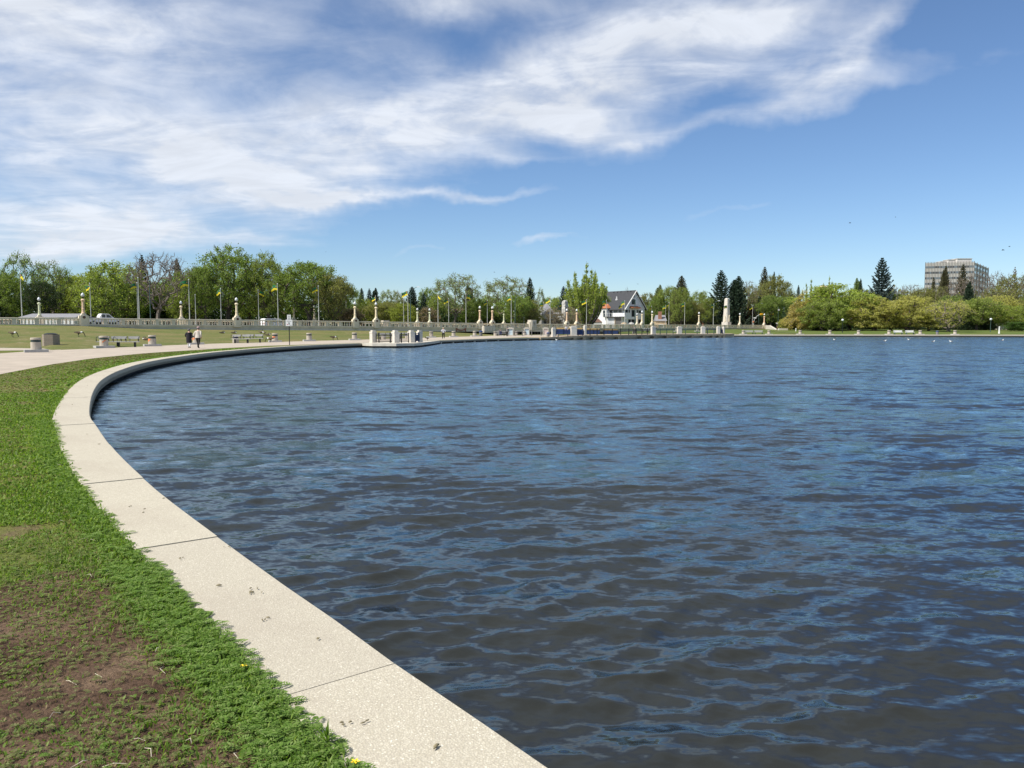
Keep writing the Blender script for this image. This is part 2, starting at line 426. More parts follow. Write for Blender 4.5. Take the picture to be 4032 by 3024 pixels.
M = dict(
    kerb=kerb_mat(), water=water_mat(),
    ground=ground_mat('grass_ground', (0.120, 0.155, 0.032), (0.175, 0.165, 0.055), (0.17, 0.125, 0.075), 0.52, 0.30, 30),
    lawn=ground_mat('park_lawn', (0.125, 0.150, 0.042), (0.200, 0.180, 0.072), (0.27, 0.22, 0.13), 0.54, 0.14, 6),
    lawn2=ground_mat('shore_lawn', (0.100, 0.150, 0.034), (0.140, 0.160, 0.045), (0.16, 0.14, 0.07), 0.66, 0.12, 10),
    path=mat('path_concrete', (0.37, 0.315, 0.25), 0.9, 0.09, 0.7, 0.1),
    conc=mat('pale_concrete', (0.50, 0.455, 0.375), 0.85, 0.09, 1.6, 0.15),
    conc2=mat('bridge_concrete', (0.67, 0.595, 0.455), 0.85, 0.09, 0.9, 0.15),
    conc3=mat('bollard_concrete', (0.44, 0.385, 0.31), 0.9, 0.10, 5, 0.3),
    slab=mat('grey_slab', (0.42, 0.41, 0.385), 0.9, 0.08, 3, 0.2),
    agg=mat('rough_aggregate', (0.27, 0.225, 0.175), 0.95, 0.30, 24, 0.6),
    baluster=mat('baluster_stone', (0.74, 0.68, 0.56), 0.8, 0.12, 3, objcol=True),
    column=mat('column_stone', (0.66, 0.59, 0.47), 0.8, 0.10, 2.5, objcol=True),
    white=mat('white_paint', (0.74, 0.73, 0.70), 0.6, 0.03, 3),
    pillar=mat('cast_stone', (0.58, 0.535, 0.46), 0.85, 0.06, 4, 0.15),
    black=mat('black_paint', (0.012, 0.013, 0.015), 0.45, 0.1, 5),
    navy=mat('navy_paint', (0.018, 0.032, 0.085), 0.5, 0.1, 5),
    blue=mat('blue_tarp', (0.018, 0.042, 0.14), 0.7, 0.15, 2),
    grey=mat('grey_board', (0.17, 0.165, 0.155), 0.7, 0.12, 8),
    metal=mat('pole_metal', (0.50, 0.50, 0.46), 0.45, 0.05, 3, metal=0.3),
    greenpole=mat('green_pole', (0.06, 0.10, 0.085), 0.5, 0.08, 3),
    globe=mat('lamp_glass', (0.62, 0.64, 0.66), 0.25, 0.05, 4),
    dark=mat('shade_black', (0.02, 0.02, 0.022), 0.9, 0.2, 1),  # near-black colour put in for the shade in gaps and openings
    asphalt=mat('asphalt', (0.06, 0.06, 0.062), 0.9, 0.1, 2),
    glass=mat('window_glass', (0.03, 0.04, 0.05), 0.08, 0.1, 1, spec=0.6),
    bark=mat('bark', (0.085, 0.068, 0.052), 0.95, 0.25, 3, 0.4),
    greybark=mat('grey_bark', (0.15, 0.125, 0.105), 0.95, 0.2, 3, 0.4),
    leaf=leaf_mat('tree_leaf', (1.05, 1.07, 0.92), (1.75, 1.72, 1.60), (2.5, 2.4, 1.95), 0.48, True),
    needle=leaf_mat('spruce_needle', (0.8, 0.85, 0.8), (1.4, 1.4, 1.4), (2.1, 2.0, 1.8), 0.12, True),
    blade=leaf_mat('grass_blade', (0.085, 0.150, 0.018), (0.150, 0.255, 0.032), (0.270, 0.360, 0.085), 0.48),
    dryblade=leaf_mat('dry_blade', (0.10, 0.10, 0.03), (0.17, 0.15, 0.05), (0.26, 0.19, 0.10), 0.25),
    silver=leaf_mat('silverweed_leaf', (0.085, 0.160, 0.024), (0.150, 0.260, 0.045), (0.265, 0.360, 0.110), 0.45),
    dull=leaf_mat('worn_leaf', (0.080, 0.105, 0.030), (0.150, 0.190, 0.052), (0.25, 0.26, 0.11), 0.35),
    flagg=mat('flag_green', (0.01, 0.13, 0.045), 0.75, 0.08, 3),
    flagy=mat('flag_yellow', (0.66, 0.53, 0.02), 0.75, 0.05, 3),
    orange=mat('orange_paint', (0.75, 0.22, 0.09), 0.7, 0.25, 6),
    band=mat('band_blue', (0.045, 0.05, 0.085), 0.6, 0.1, 5),
    bandg=mat('band_green', (0.035, 0.055, 0.05), 0.6, 0.1, 5),
    skin=mat('skin', (0.50, 0.29, 0.21), 0.55, 0.05, 9),
    red=mat('red_print', (0.45, 0.08, 0.10), 0.7, 0.05, 3),
    roofdark=mat('dark_shingle', (0.048, 0.050, 0.054), 0.9, 0.2, 4, 0.3),
    roofbrown=mat('brown_shingle', (0.13, 0.075, 0.055), 0.9, 0.2, 4, 0.3),
    roofgrey=mat('grey_shingle', (0.22, 0.22, 0.235), 0.9, 0.12, 3, 0.3),
    copper=mat('copper_sheet', (0.36, 0.13, 0.055), 0.5, 0.12, 2),
    siding=mat('pale_siding', (0.78, 0.79, 0.79), 0.7, 0.04, 2),
    brick=mat('red_brick', (0.30, 0.15, 0.10), 0.9, 0.2, 5),
    tan=mat('tan_wall', (0.45, 0.35, 0.23), 0.9, 0.1, 2),
    timber=mat('gold_timber', (0.42, 0.29, 0.12), 0.8, 0.15, 2),
    yellow=mat('signal_yellow', (0.78, 0.42, 0.02), 0.5, 0.05, 3),
    goose=mat('goose_brown', (0.16, 0.12, 0.085), 0.9, 0.25, 14),
    grave=mat('mottled_stone', (0.42, 0.41, 0.38), 0.9, 0.35, 2.2, 0.3, detail=3),
    tower=mat('tower_panel', (0.53, 0.51, 0.475), 0.8, 0.06, 0.4),
    fin=mat('tower_fin', (0.19, 0.175, 0.16), 0.7, 0.1, 0.5),
)
M['jacket'] = mat('oatmeal_jacket', (0.52, 0.47, 0.41), 0.9, 0.06, 8)
M['coat'] = mat('black_coat', (0.012, 0.010, 0.016), 0.85, 0.2, 8)
M['trouser'] = mat('dark_trousers', (0.014, 0.013, 0.013), 0.85, 0.2, 8)
M['shoe'] = mat('brown_shoe', (0.05, 0.025, 0.018), 0.6, 0.1, 8)
M['hat'] = mat('dusty_pink_cap', (0.36, 0.25, 0.25), 0.9, 0.08, 9)
M['hair'] = mat('grey_hair', (0.12, 0.115, 0.11), 0.8, 0.35, 30)
M['lightgrey'] = mat('light_grey_top', (0.50, 0.50, 0.53), 0.9, 0.06, 8)
M['cloth_green'] = mat('olive_coat', (0.05, 0.055, 0.045), 0.9, 0.15, 8)
M['cloth_blue'] = mat('blue_top', (0.03, 0.04, 0.12), 0.9, 0.15, 8)
M['denim'] = mat('denim', (0.07, 0.09, 0.14), 0.9, 0.15, 8)

# ------------------------------------------------------------------ the lake's edge
EDGE_NEAR = [(9, -7.6), (5.4, -3.3), (2.6, -0.1), (0.82, 2.0), (0.13, 2.89), (-0.58, 3.79), (-1.04, 4.41), (-1.53, 5.04), (-2.97, 6.97), (-3.98, 8.38),
             (-5.57, 10.75), (-7.11, 13.22), (-8.25, 15.1), (-10.93, 20.23), (-13.31, 25.26), (-15.49, 30.82), (-17.88, 38.62),
             (-19.55, 47.9), (-20.15, 56.5), (-19.55, 67.5), (-17.6, 76.8), (-13.6, 86.0), (-11.0, 92.5), (-4.3, 112.0), (0.3, 120.0), (7.6, 129.5)]
EDGE_BACK = [(7.6, 129.5), (16, 150), (30, 165), (47, 169.5)]
EDGE_RIGHT = [(47, 169.5), (60, 169.0), (80, 168.2), (107, 164.5), (135, 158), (170, 146)]
EDGE_REST = [(170, 146), (230, 110), (270, 40), (240, -60), (150, -120), (60, -70), (9, -7.6)]
WATER_Z = -0.40
near_c = catmull(EDGE_NEAR, 0.5)
right_c = catmull(EDGE_RIGHT, 1.5)
outline = np.vstack([near_c[:-1], np.array(EDGE_BACK)[:-1], right_c[:-1], np.array(EDGE_REST)[:-1]])

def normals(c):
    d = np.gradient(c, axis=0); d /= np.linalg.norm(d, axis=1)[:, None]
    return np.stack([-d[:, 1], d[:, 0]], 1)          # to the left of travel = landward

KW = 0.62
# ground sheet with a hole for the lake
def ground_sheet():
    hole = outline.copy()
    n = normals(np.vstack([hole, hole[:1]]))[:-1]
    hole = hole + n * 0.12
    bm = bmesh.new()
    hv = [bm.verts.new((q[0], q[1], 0)) for q in hole[::2]]
    R = 4000
    ov = [bm.verts.new((R * math.cos(a), R * math.sin(a), 0)) for a in np.linspace(0, 2 * PI, 48, endpoint=False)]
    es = [bm.edges.new((l[i], l[(i + 1) % len(l)])) for l in (hv, ov) for i in range(len(l))]
    bmesh.ops.triangle_fill(bm, use_beauty=True, edges=es)
    for f in bm.faces:
        if f.normal.z < 0: f.normal_flip()
    me = bpy.data.meshes.new('ground'); bm.to_mesh(me); bm.free()
    me.materials.append(M['ground'])
    return kind(obj('ground', me), 'structure')
ground_sheet()

# water: near part carries real waves, spacing grows with distance
def water():
    rng = np.random.default_rng(5)
    na, nr = 720, 860
    a = np.concatenate([np.linspace(rad(-62), rad(-37), 60, endpoint=False), np.linspace(rad(-37), rad(37), na - 120), np.linspace(rad(37), rad(62), 61)[1:]])
    r = np.geomspace(1.4, 190, nr)
    A, R = np.meshgrid(a, r, indexing='ij')
    X = R * np.sin(A); Y = R * np.cos(A)
    Z = np.zeros_like(X); LOST = np.zeros_like(X); HX = np.zeros_like(X); HY = np.zeros_like(X); TOT = 0.0
    dr = R * (r[1] / r[0] - 1.0)
    lat = R * np.gradient(a)[:, None]
    for i in range(150):
        L = 0.075 * (1.05 / 0.075) ** rng.random()
        th = rad(-76) + rng.normal(0, rad(27))        # the wind drives the waves towards the viewer
        k = 2 * PI / L
        kx, ky = k * math.cos(th), k * math.sin(th)
        steep = 0.0165 * (1.30 if L < .3 else .70 if L > .65 else 1.05)
        amp = steep / k
        kr = np.abs(kx * np.sin(A) + ky * np.cos(A)); kt = np.abs(kx * np.cos(A) - ky * np.sin(A))
        fade = np.clip(1.6 - (kr * dr + kt * lat) / 1.3, 0, 1)
        ph = kx * X + ky * Y + rng.random() * 2 * PI
        s_ = np.sin(ph); LOST += 1 - fade ** 2; TOT += 1
        Z += amp * fade * s_; c_ = 1.25 * amp * fade * np.cos(ph); HX += math.cos(th) * c_; HY += math.sin(th) * c_
    # gusts: patches of stronger and weaker chop
    g = np.zeros_like(X)
    for i in range(9):
        L = rng.uniform(4, 30); th = rng.uniform(0, 2 * PI)
        g += np.sin(2 * PI / L * (math.cos(th) * X * 0.6 + math.sin(th) * Y) + rng.random() * 6.28)
    gust = np.clip(1.0 + 0.16 * g, .45, 1.5); Z *= gust; X = X + HX * gust; Y = Y + HY * gust
    co = np.stack([X, Y, Z + WATER_Z], -1).reshape(-1, 3)
    i0 = (np.arange(na - 1)[:, None] * nr + np.arange(nr - 1)[None, :]).ravel()
    q = np.stack([i0, i0 + 1, i0 + nr + 1, i0 + nr], 1)
    q = q[:, ::-1]
    # keep only what lies over the lake (drop cells far inland)
    me = bpy.data.meshes.new('water')
    cx = co[q].mean(1)
    land = np.interp(cx[:, 1], near_c[:, 1][near_c[:, 1] < 130], near_c[:, 0][near_c[:, 1] < 130]) - 1.5
    keep = (cx[:, 0] > land) | (cx[:, 1] > 128)
    keep &= cx[:, 1] < 190
    q = q[keep]
    me.vertices.add(len(co)); me.vertices.foreach_set('co', co.astype(np.float32).ravel())
    at_ = me.attributes.new('chop', 'FLOAT', 'POINT'); at_.data.foreach_set('value', np.sqrt(LOST / TOT).astype(np.float32).ravel())
    me.loops.add(q.size); me.loops.foreach_set('vertex_index', q.astype(np.int32).ravel())
    me.polygons.add(len(q)); me.polygons.foreach_set('loop_start', np.arange(0, q.size, 4, dtype=np.int32)); me.polygons.foreach_set('loop_total', np.full(len(q), 4, np.int32))
    me.polygons.foreach_set('use_smooth', np.ones(len(q), bool))
    me.update(calc_edges=True)
    b = bmesh.new(); b.from_mesh(me); bmesh.ops.delete(b, geom=[v for v in b.verts if not v.link_faces], context='VERTS'); b.to_mesh(me); b.free()
    me.materials.append(M['water'])
    kind(obj('water', me), 'structure')
    # the rest of the lake, out of frame, flat and a little lower
    mb = MB(); mb.add([(-60, -160, 0), (300, -160, 0), (300, 185, 0), (-60, 185, 0)], [(0, 1, 2, 3)])
    kind(obj('lake_bed', (mb, M['water'])), 'structure').location.z = WATER_Z - 0.25
water()

# coping slabs: each a stone of its own
wall = thing('lake_wall', 'curving pale concrete lake wall with broad flat coping slabs', 'wall', (0.13, 2.89, WATER_Z))
def slab_run(c, first_len, n_skip=0, L=2.95, z=lambda i: 0.0):
    seg = np.r_[0, np.cumsum(np.linalg.norm(np.diff(c, axis=0), axis=1))]
    nm = normals(c)
    rng = random.Random(3)
    s0 = first_len
    cuts = [0.0] if first_len <= 0 else [0.0, first_len]
    while cuts[-1] < seg[-1] - 1.0: cuts.append(cuts[-1] + L)
    cuts[-1] = seg[-1]
    for a, b in zip(cuts[:-1], cuts[1:]):
        g = 0.0035
        ss = np.linspace(a + g, b - g, 5)
        pts = np.stack([np.interp(ss, seg, c[:, 0]), np.interp(ss, seg, c[:, 1])], 1)
        nn = np.stack([np.interp(ss, seg, nm[:, 0]), np.interp(ss, seg, nm[:, 1])], 1)
        zt = 0.022 + rng.uniform(-0.004, 0.004)
        if abs(a - 20.4) < 2: zt += 0.012
        mb = MB(); vs, fs = [], []
        sec = [(0.0, -0.27), (0.0, -0.012), (0.012, 0.0), (KW - 0.012, 0.0), (KW, -0.012), (KW, -0.27)]
        for p, n_ in zip(pts, nn):
            for (o, h) in sec: vs.append((p[0] + n_[0] * o, p[1] + n_[1] * o, zt + h))
        k = len(sec)
        for i in range(len(pts) - 1):
            for j in range(k): fs.append((i * k + j, i * k + (j + 1) % k, (i + 1) * k + (j + 1) % k, (i + 1) * k + j))
        fs.append(tuple(range(k - 1, -1, -1))); fs.append(tuple(range((len(pts) - 1) * k, len(pts) * k)))
        o = pts[0]
        mb.add([(v[0] - o[0], v[1] - o[1], v[2]) for v in vs], fs)
        obj('coping_slab', (mb, M['kerb']), wall, (o[0] - 0.13, o[1] - 2.89, -WATER_Z))
# place the first joint so that one falls at (-0.58, 3.79)
seg = np.r_[0, np.cumsum(np.linalg.norm(np.diff(near_c, axis=0), axis=1))]
s_j = seg[np.argmin(np.hypot(near_c[:, 0] + 0.58, near_c[:, 1] - 3.79))]
slab_run(near_c, s_j % 2.95)
slab_run(right_c, 1.2)
def bedding(c):
    n = normals(c); vs, fs = [], []
    for p, q in zip(c, n):
        for o in (0.03, KW - 0.03): vs.append((p[0] + q[0] * o - 0.13, p[1] + q[1] * o - 2.89, 0.009 - WATER_Z))
    for i in range(len(c) - 1): fs.append((i * 2, i * 2 + 2, i * 2 + 3, i * 2 + 1))
    obj('joint_bed', (MB().add(vs, fs), M['path']), wall)
bedding(near_c)
def back_wall(c):
    n = normals(c); mb = MB()
    for off, h0, h1 in ((0.22, -1.6, -0.24),):
        vs = []; fs = []
        for p, q in zip(c, n):
            for o, h in ((off, h0), (off, h1), (off + 0.3, h1), (off + 0.3, h0)): vs.append((p[0] + q[0] * o - 0.13, p[1] + q[1] * o - 2.89, h - WATER_Z))
        for i in range(len(c) - 1):
            for j in range(4): fs.append((i * 4 + j, i * 4 + (j + 1) % 4, (i + 1) * 4 + (j + 1) % 4, (i + 1) * 4 + j))
        mb.add(vs, fs)
    return mb
obj('footing', (back_wall(near_c[::3]), M['dark']), wall)  # its near-black colour stands for the shade under the coping
obj('footing', (back_wall(right_c[::2]), M['dark']), wall)
pm = MB().box((0, 0, 0), (0.34, 0.34, 0.5)).mesh('pile', M['conc'])
acc_s = 0
for i in range(1, len(near_c)):
    if near_c[i, 1] < 95: continue
    acc_s += np.linalg.norm(near_c[i] - near_c[i - 1])
    if acc_s > (2.95 if near_c[i, 1] < 95 else 3.6):
        acc_s = 0
        n_ = normals(near_c)[i]
        o = 0.34 if near_c[i, 1] < 95 else 0.17
        obj('pile', pm, wall, (near_c[i, 0] + n_[0] * o - 0.13, near_c[i, 1] + n_[1] * o - 2.89, -0.45 - WATER_Z), math.atan2(n_[1], n_[0]))

# ------------------------------------------------------------------ paths and lawns
def ribbon(name, xs, fa, fb, m, z, sub=3):
    vs, fs = [], []
    for x in xs:
        a = G(x, fa(x)); b = G(x, fb(x))
        for k in range(sub + 1):
            q = a + (b - a) * k / sub
            vs.append((q[0], q[1], z))
    n = sub + 1
    for i in range(len(xs) - 1):
        for k in range(sub): fs.append((i * n + k, (i + 1) * n + k, (i + 1) * n + k + 1, i * n + k + 1))
    o = obj(name, (MB().add(vs, fs), m))
    return kind(o, 'structure')
PN = [(-700, 1612), (-300, 1530), (0, 1474), (203, 1435), (366, 1411), (570, 1391), (900, 1370), (1040, 1362), (1400, 1350.5), (1700, 1340), (1980, 1330.5), (2200, 1323.5)]
PF = [(-700, 1428), (0, 1392), (110, 1384), (183, 1380), (366, 1373), (570, 1364), (814, 1354), (1040, 1348), (1400, 1338), (1700, 1328.5), (1980, 1321), (2200, 1317)]
PS = [(-700, 1395), (0, 1370), (110, 1371.5), (200, 1373.5), (240, 1374)]
PSB = [(-700, 1412), (0, 1381), (110, 1380), (200, 1379), (240, 1378.2)]
ribbon('path', list(range(-700, 2201, 50)), lambda x: interp(x, PN), lambda x: interp(x, PF), M['path'], 0.006)
ribbon('side_path', list(range(-700, 241, 47)), lambda x: interp(x, PSB), lambda x: interp(x, PS), M['path'], 0.011)

def bridge_D(x): return 174.0 / (1 - 0.95 * U(x))
RAIL = [(-500, 1246), (0, 1250), (330, 1252.5), (930, 1259), (1400, 1265.2), (1890, 1272.5), (2016, 1274.3), (2270, 1276.6), (2520, 1278), (2900, 1279.6), (3020, 1280)]
def rail_z(x): return zat(interp(x, RAIL), bridge_D(x))
def near_pt(x, off=0.0, z=0.0):
    D = bridge_D(x)
    return np.array([U(x) * D + BN[0] * off, D + BN[1] * off, z])
BD = np.array([1, 0.95]) / math.hypot(1, 0.95)
BN = np.array([BD[1], -BD[0]])                      # towards the viewer
WALLB = [(-500, 1276), (0, 1277), (330, 1283), (550, 1294), (930, 1299), (1400, 1301), (1640, 1303), (1800, 1309), (1900, 1314), (1960, 1319)]
def lawn_left():
    xs = list(range(-700, 1961, 30)); T = 22
    vs, fs = [], []
    for x in xs:
        yf = interp(x, PS) if x < 200 else interp(x, PF)
        a = G(x, yf + 0.6)
        D1 = bridge_D(x) + 0.3; z1 = zat(interp(x, WALLB), bridge_D(x))
        b = np.array([U(x) * D1, D1, 0])
        for k in range(T + 1):
            t = k / T
            q = a + (b - a) * t
            zc = z1 * (t ** 1.15)
            zc += 0.05 * math.sin(q[0] * 0.35 + q[1] * 0.2) * t * (1 - t) * 4
            vs.append((q[0], q[1], zc - 0.012 * (t == 0)))
    n = T + 1
    for i in range(len(xs) - 1):
        for k in range(T): fs.append((i * n + k, (i + 1) * n + k, (i + 1) * n + k + 1, i * n + k + 1))
    kind(obj('lawn', (MB().add(vs, fs), M['lawn'], True)), 'structure')
lawn_left()
RROWS = [(170.6, -0.01), (174, 0.06), (182, 0.30), (192, 0.55), (205, 0.75), (230, 0.95), (260, 1.1), (330, 1.3), (460, 1.4)]
def lawn_right():
    xs = list(range(2440, 4800, 30)); vs, fs = [], []
    for x in xs:
        sh = max(0.0, (U(x) - 0.30) * 9)           # the shore comes nearer to the right
        if x < 2880: sh = -(2880 - x) * 0.028
        for (D, z) in RROWS:
            d = D - sh * max(0, (1 - (D - 170) / 80))
            zz_ = z + 0.05 * math.sin(x * 0.013 + D * 0.06) * (D > 175)
            vs.append((U(x) * d, d, zz_))
    n = len(RROWS)
    for i in range(len(xs) - 1):
        for k in range(n - 1): fs.append((i * n + k, (i + 1) * n + k, (i + 1) * n + k + 1, i * n + k + 1))
    kind(obj('shore_lawn', (MB().add(vs, fs), M['lawn2'], True)), 'structure')
lawn_right()
def lawn_z(D): return interp(D, RROWS)
def shore_path():
    c = right_c; n = normals(c); vs, fs = [], []
    for p, q in zip(c, n):
        for o in (KW + 0.02, KW + 1.4, KW + 2.6): vs.append((p[0] + q[0] * o, p[1] + q[1] * o, 0.07 if o > 2 else 0.03))
    for i in range(len(c) - 1):
        for k in range(2): fs.append((i * 3 + k, (i + 1) * 3 + k, (i + 1) * 3 + k + 1, i * 3 + k + 1))
    kind(obj('shore_path', (MB().add(vs, fs), M['path'])), 'structure')
shore_path()
# a pale branch path up the lawn
def branch_path():
    vs, fs = [], []
    L = [(2980, 1311.5, 203), (3040, 1312.5, 195), (3100, 1315, 182), (3160, 1317.3, 174)]
    for (x, y, D) in L:
        z = lawn_z(D + 0.3) + 0.10
        for o in (-0.9, 0.9): vs.append((U(x) * (D + o), D + o, z))
    for i in range(len(L) - 1): fs.append((i * 2, i * 2 + 2, i * 2 + 3, i * 2 + 1))
    kind(obj('branch_path', (MB().add(vs, fs), M['path'])), 'structure')
branch_path()

# ------------------------------------------------------------------ the bridge
b0 = near_pt(933)
bridge = thing('bridge', 'long cream concrete road bridge with stone balustrades across the lake', 'bridge', (b0[0], b0[1], 0))
def loc_b(p): return (p[0] - b0[0], p[1] - b0[1], p[2])
BX = [-420, -150, 0, 150, 330, 500, 700, 933, 1150, 1398, 1481, 1650, 1780, 1889, 1938, 2092, 2231, 2270, 2400, 2527, 2567, 2660, 2751, 2830, 2912, 2960, 3008]
def line(off, dz): return [loc_b(near_pt(x, off, rail_z(x) + dz)) for x in BX]
R0 = 1.06
DECKW = 23.5
obj('deck', (MB().sweep(line(0, 0), [(0.10, -R0 - 0.02), (0.10, -R0 - 0.28), (-DECKW, -R0 - 0.28), (-DECKW, -R0 - 0.02)], BN), M['conc2']), bridge)
obj('road_surface', (MB().sweep(line(0, 0), [(-3.0, -R0 + 0.03), (-3.0, -R0 - 0.01), (-DECKW + 3, -R0 - 0.01), (-DECKW + 3, -R0 + 0.03)], BN), M['asphalt']), bridge)
# fascia below the balustrade; it reaches into the lawn on the banks
fp = [x for x in BX]
fv = []
for x in fp:
    top = rail_z(x) - R0 - 0.285
    low = zat(interp(x, WALLB), bridge_D(x)) - 0.3 if x < 1640 else zat(interp(x, [(1640, 1304.5), (1900, 1303.5), (2100, 1300), (2480, 1298.5), (3008, 1301)]), bridge_D(x))
    fv.append((x, top, min(low, top - 0.3)))
mb = MB(); vs, fs = [], []
for (x, t, l) in fv:
    for o, h in ((0.02, l), (0.02, t), (-0.5, t), (-0.5, l)): vs.append(loc_b(near_pt(x, o, h)))
for i in range(len(fv) - 1):
    for j in range(4): fs.append((i * 4 + j, i * 4 + (j + 1) % 4, (i + 1) * 4 + (j + 1) % 4, (i + 1) * 4 + j))
obj('fascia', (mb.add(vs, fs), M['conc2']), bridge)
mb = MB(); vs, fs = [], []
for (x, t, l) in fv:
    h = t - 0.42
    for o, dz in ((0.021, 0.05), (0.10, 0.05), (0.10, -0.05), (0.021, -0.05)): vs.append(loc_b(near_pt(x, o, h + dz)))
for i in range(len(fv) - 1):
    for j in range(4): fs.append((i * 4 + j, i * 4 + (j + 1) % 4, (i + 1) * 4 + (j + 1) % 4, (i + 1) * 4 + j))
obj('string_course', (mb.add(vs, fs), M['conc2']), bridge)
obj('added_back_wall', (MB().sweep([loc_b(near_pt(x, -DECKW + 3, 0)) for x in (1500, 1900, 2300, 2700, 3008)], [(0, -1), (0, 1.2), (-1, 1.2), (-1, -1)], BN), M['dark']), bridge)  # added dark wall at the back keeps light from showing under the deck
for x in (1700, 1800, 1962, 2085, 2160, 2300, 2390, 2450):
    p = near_pt(x, -1.2, 0)
    h = rail_z(x) - R0 - 0.3
    obj('pier', (MB().box((0, 0, h / 2 - 0.3), (0.8, 1.6, h + 0.6)), M['conc2']), bridge, loc_b(p), math.atan2(BD[1], BD[0]))

def balustrade(off, detailed):
    bal = obj('balustrade', (MB().sweep(line(off, 0), [(0.2, -0.17), (0.2, -0.02), (0.17, 0.0), (-0.17, 0.0), (-0.2, -0.02), (-0.2, -0.17)], BN)
                             .sweep(line(off, 0), [(0.22, -R0 - 0.02), (0.22, -R0 + 0.16), (-0.22, -R0 + 0.16), (-0.22, -R0 - 0.02)], BN), M['conc2']), bridge)
    return bal
bal_near = balustrade(0.0, True)
PIL = [-420, -150, 330, 933, 1398, 1481, 1889, 1938, 2231, 2270, 2527, 2567, 2751, 2912, 3008]
prof = [(0.085, 0.0), (0.085, 0.07), (0.06, 0.09), (0.115, 0.22), (0.105, 0.36), (0.055, 0.56), (0.075, 0.60), (0.05, 0.63), (0.09, 0.66), (0.09, 0.74)]
bmesh_ = MB().lathe(prof, 7).mesh('baluster', M['baluster'], True)
panel_me = MB().box((0, 0, 0.37), (0.52, 0.30, 0.74)).mesh('pilaster', M['conc2'])
BCOL = [(1, 1, 1), (1.05, .98, .85), (1.0, .86, .80), (.88, .95, .86), (1.08, 1.02, .92)]
rngb = random.Random(8)
ang = math.atan2(BD[1], BD[0])
balu = []
def x_at(D):                                         # column for distance D along the bridge
    u = (1 - 174.0 / D) / 0.95
    return 2016 + 3068 * u
for x0, x1 in zip(PIL[:-1], PIL[1:]):
    D0, D1 = bridge_D(x0), bridge_D(x1)
    L = (D1 - D0) / BD[1]
    if (x0, x1) in ((1889, 1938), (2231, 2270)): continue
    e = 0.45
    nb = max(1, round((L - 2 * e) / 2.6)); pitch = (L - 2 * e) / nb
    for i in range(nb):
        s0 = e + i * pitch
        if i > 0:
            D = D0 + s0 * BD[1]; x = x_at(D)
            obj('pilaster', panel_me, bal_near, loc_b(near_pt(x, 0, rail_z(x) - R0 + 0.16)), ang)
        a = s0 + (0.26 if i > 0 else 0.05); b = s0 + pitch - (0.26 if i < nb - 1 else 0.05)
        for k in range(5):
            s = a + (b - a) * (k + 0.5) / 5
            D = D0 + s * BD[1]; x = x_at(D)
            if 2078 < x < 2107: continue
            balu.append((loc_b(near_pt(x, 0, rail_z(x) - R0 + 0.16)), x, rngb.choice(BCOL)))
vis = sorted([q for q in balu if q[1] > -30], key=lambda q: q[1])
for (l, x, c) in vis[:296]:
    o = obj('baluster', bmesh_, bal_near, l); o.color = c + (1,)
rest = vis[296:] + [q for q in balu if q[1] <= -30]
mb = MB()
for (l, x, c) in rest: mb.lathe(prof, 6, l)
o = obj('baluster_row', (mb, M['baluster'], True), bal_near); o['kind'] = 'stuff'; o.color = (1, 1, 1, 1)
# balustrade on the far side of the road, seen only between the near balusters
bal_far = balustrade(-DECKW, False)
mb = MB()
for x in range(-400, 3000, 18): mb.lathe([(0.09, 0), (0.06, 0.1), (0.11, 0.25), (0.05, 0.6), (0.09, 0.74)], 5, loc_b(near_pt(x, -DECKW, rail_z(x) - R0 + 0.16)))
o = obj('baluster_row', (mb, M['baluster'], True), bal_far); o['kind'] = 'stuff'; o.color = (1, 1, 1, 1)

# balconies with framed panels between two pairs of lamps
for xa, xb in ((1889, 1938), (2231, 2270)):
    A = near_pt(xa, 0.0); B = near_pt(xb, 0.0)
    c = (A + B) / 2; L = np.linalg.norm(B - A) - 0.4
    z = rail_z((xa + xb) / 2)
    mb = MB().box((0, -0.5, -0.55), (L, 1.4, 1.5))
    bb = obj('balcony', (mb, M['conc']), bridge, loc_b(np.array([c[0], c[1], z - 0.72])), ang)
    for k in range(4):
        w_ = L / 4
        obj('panel', (MB().box((0, 0, 0), (w_ * 0.72, 0.06, 0.95)), M['pillar']), bb, (-L / 2 + w_ * (k + 0.5), -1.23, -0.5))
    for s_ in (-1, 1): obj('panel', (MB().box((0, 0, 0), (0.06, 0.9, 0.95)), M['pillar']), bb, (s_ * (L / 2 + 0.03), -0.5, -0.5))
    rr = MB()
    rr.tube([(-L / 2, -1.1, 0.62), (L / 2, -1.1, 0.62)], 0.05, 5)
    for k in range(5): rr.tube([(-L / 2 + L * k / 4, -1.1, 0.2), (-L / 2 + L * k / 4, -1.1, 0.62)], 0.04, 5)
    obj('guard_rail', (rr, M['timber']), bb)
# monument block carrying a crest
p = near_pt(2092, 0.25, 0)
z1 = zat(1260, bridge_D(2092)); z0 = zat(1298.5, bridge_D(2092))
mb = MB().box((0, 0, (z0 + z1) / 2), (1.75, 1.3, z1 - z0), 0, 0, 0.93)
for s_ in (-1, 1): mb.box((s_ * 0.98, 0.1, (z0 + z1) / 2 - 0.25), (0.24, 0.9, (z1 - z0) * 0.8))
crest = obj('crest_block', (mb, M['conc']), bridge, loc_b(p), ang)
zc = z0 + (z1 - z0) * 0.60
obj('plaque', (MB().box((0, 0, 0), (0.95, 0.08, 1.25)), M['slab']), crest, (0, -0.66, zc))
obj('plaque_frame', (MB().box((0, 0, 0.66), (1.15, 0.1, 0.09)).box((0, 0, -0.66), (1.15, 0.1, 0.09)).box((-0.53, 0, 0), (0.09, 0.1, 1.23)).box((0.53, 0, 0), (0.09, 0.1, 1.23)), M['pillar']), crest, (0, -0.68, zc))
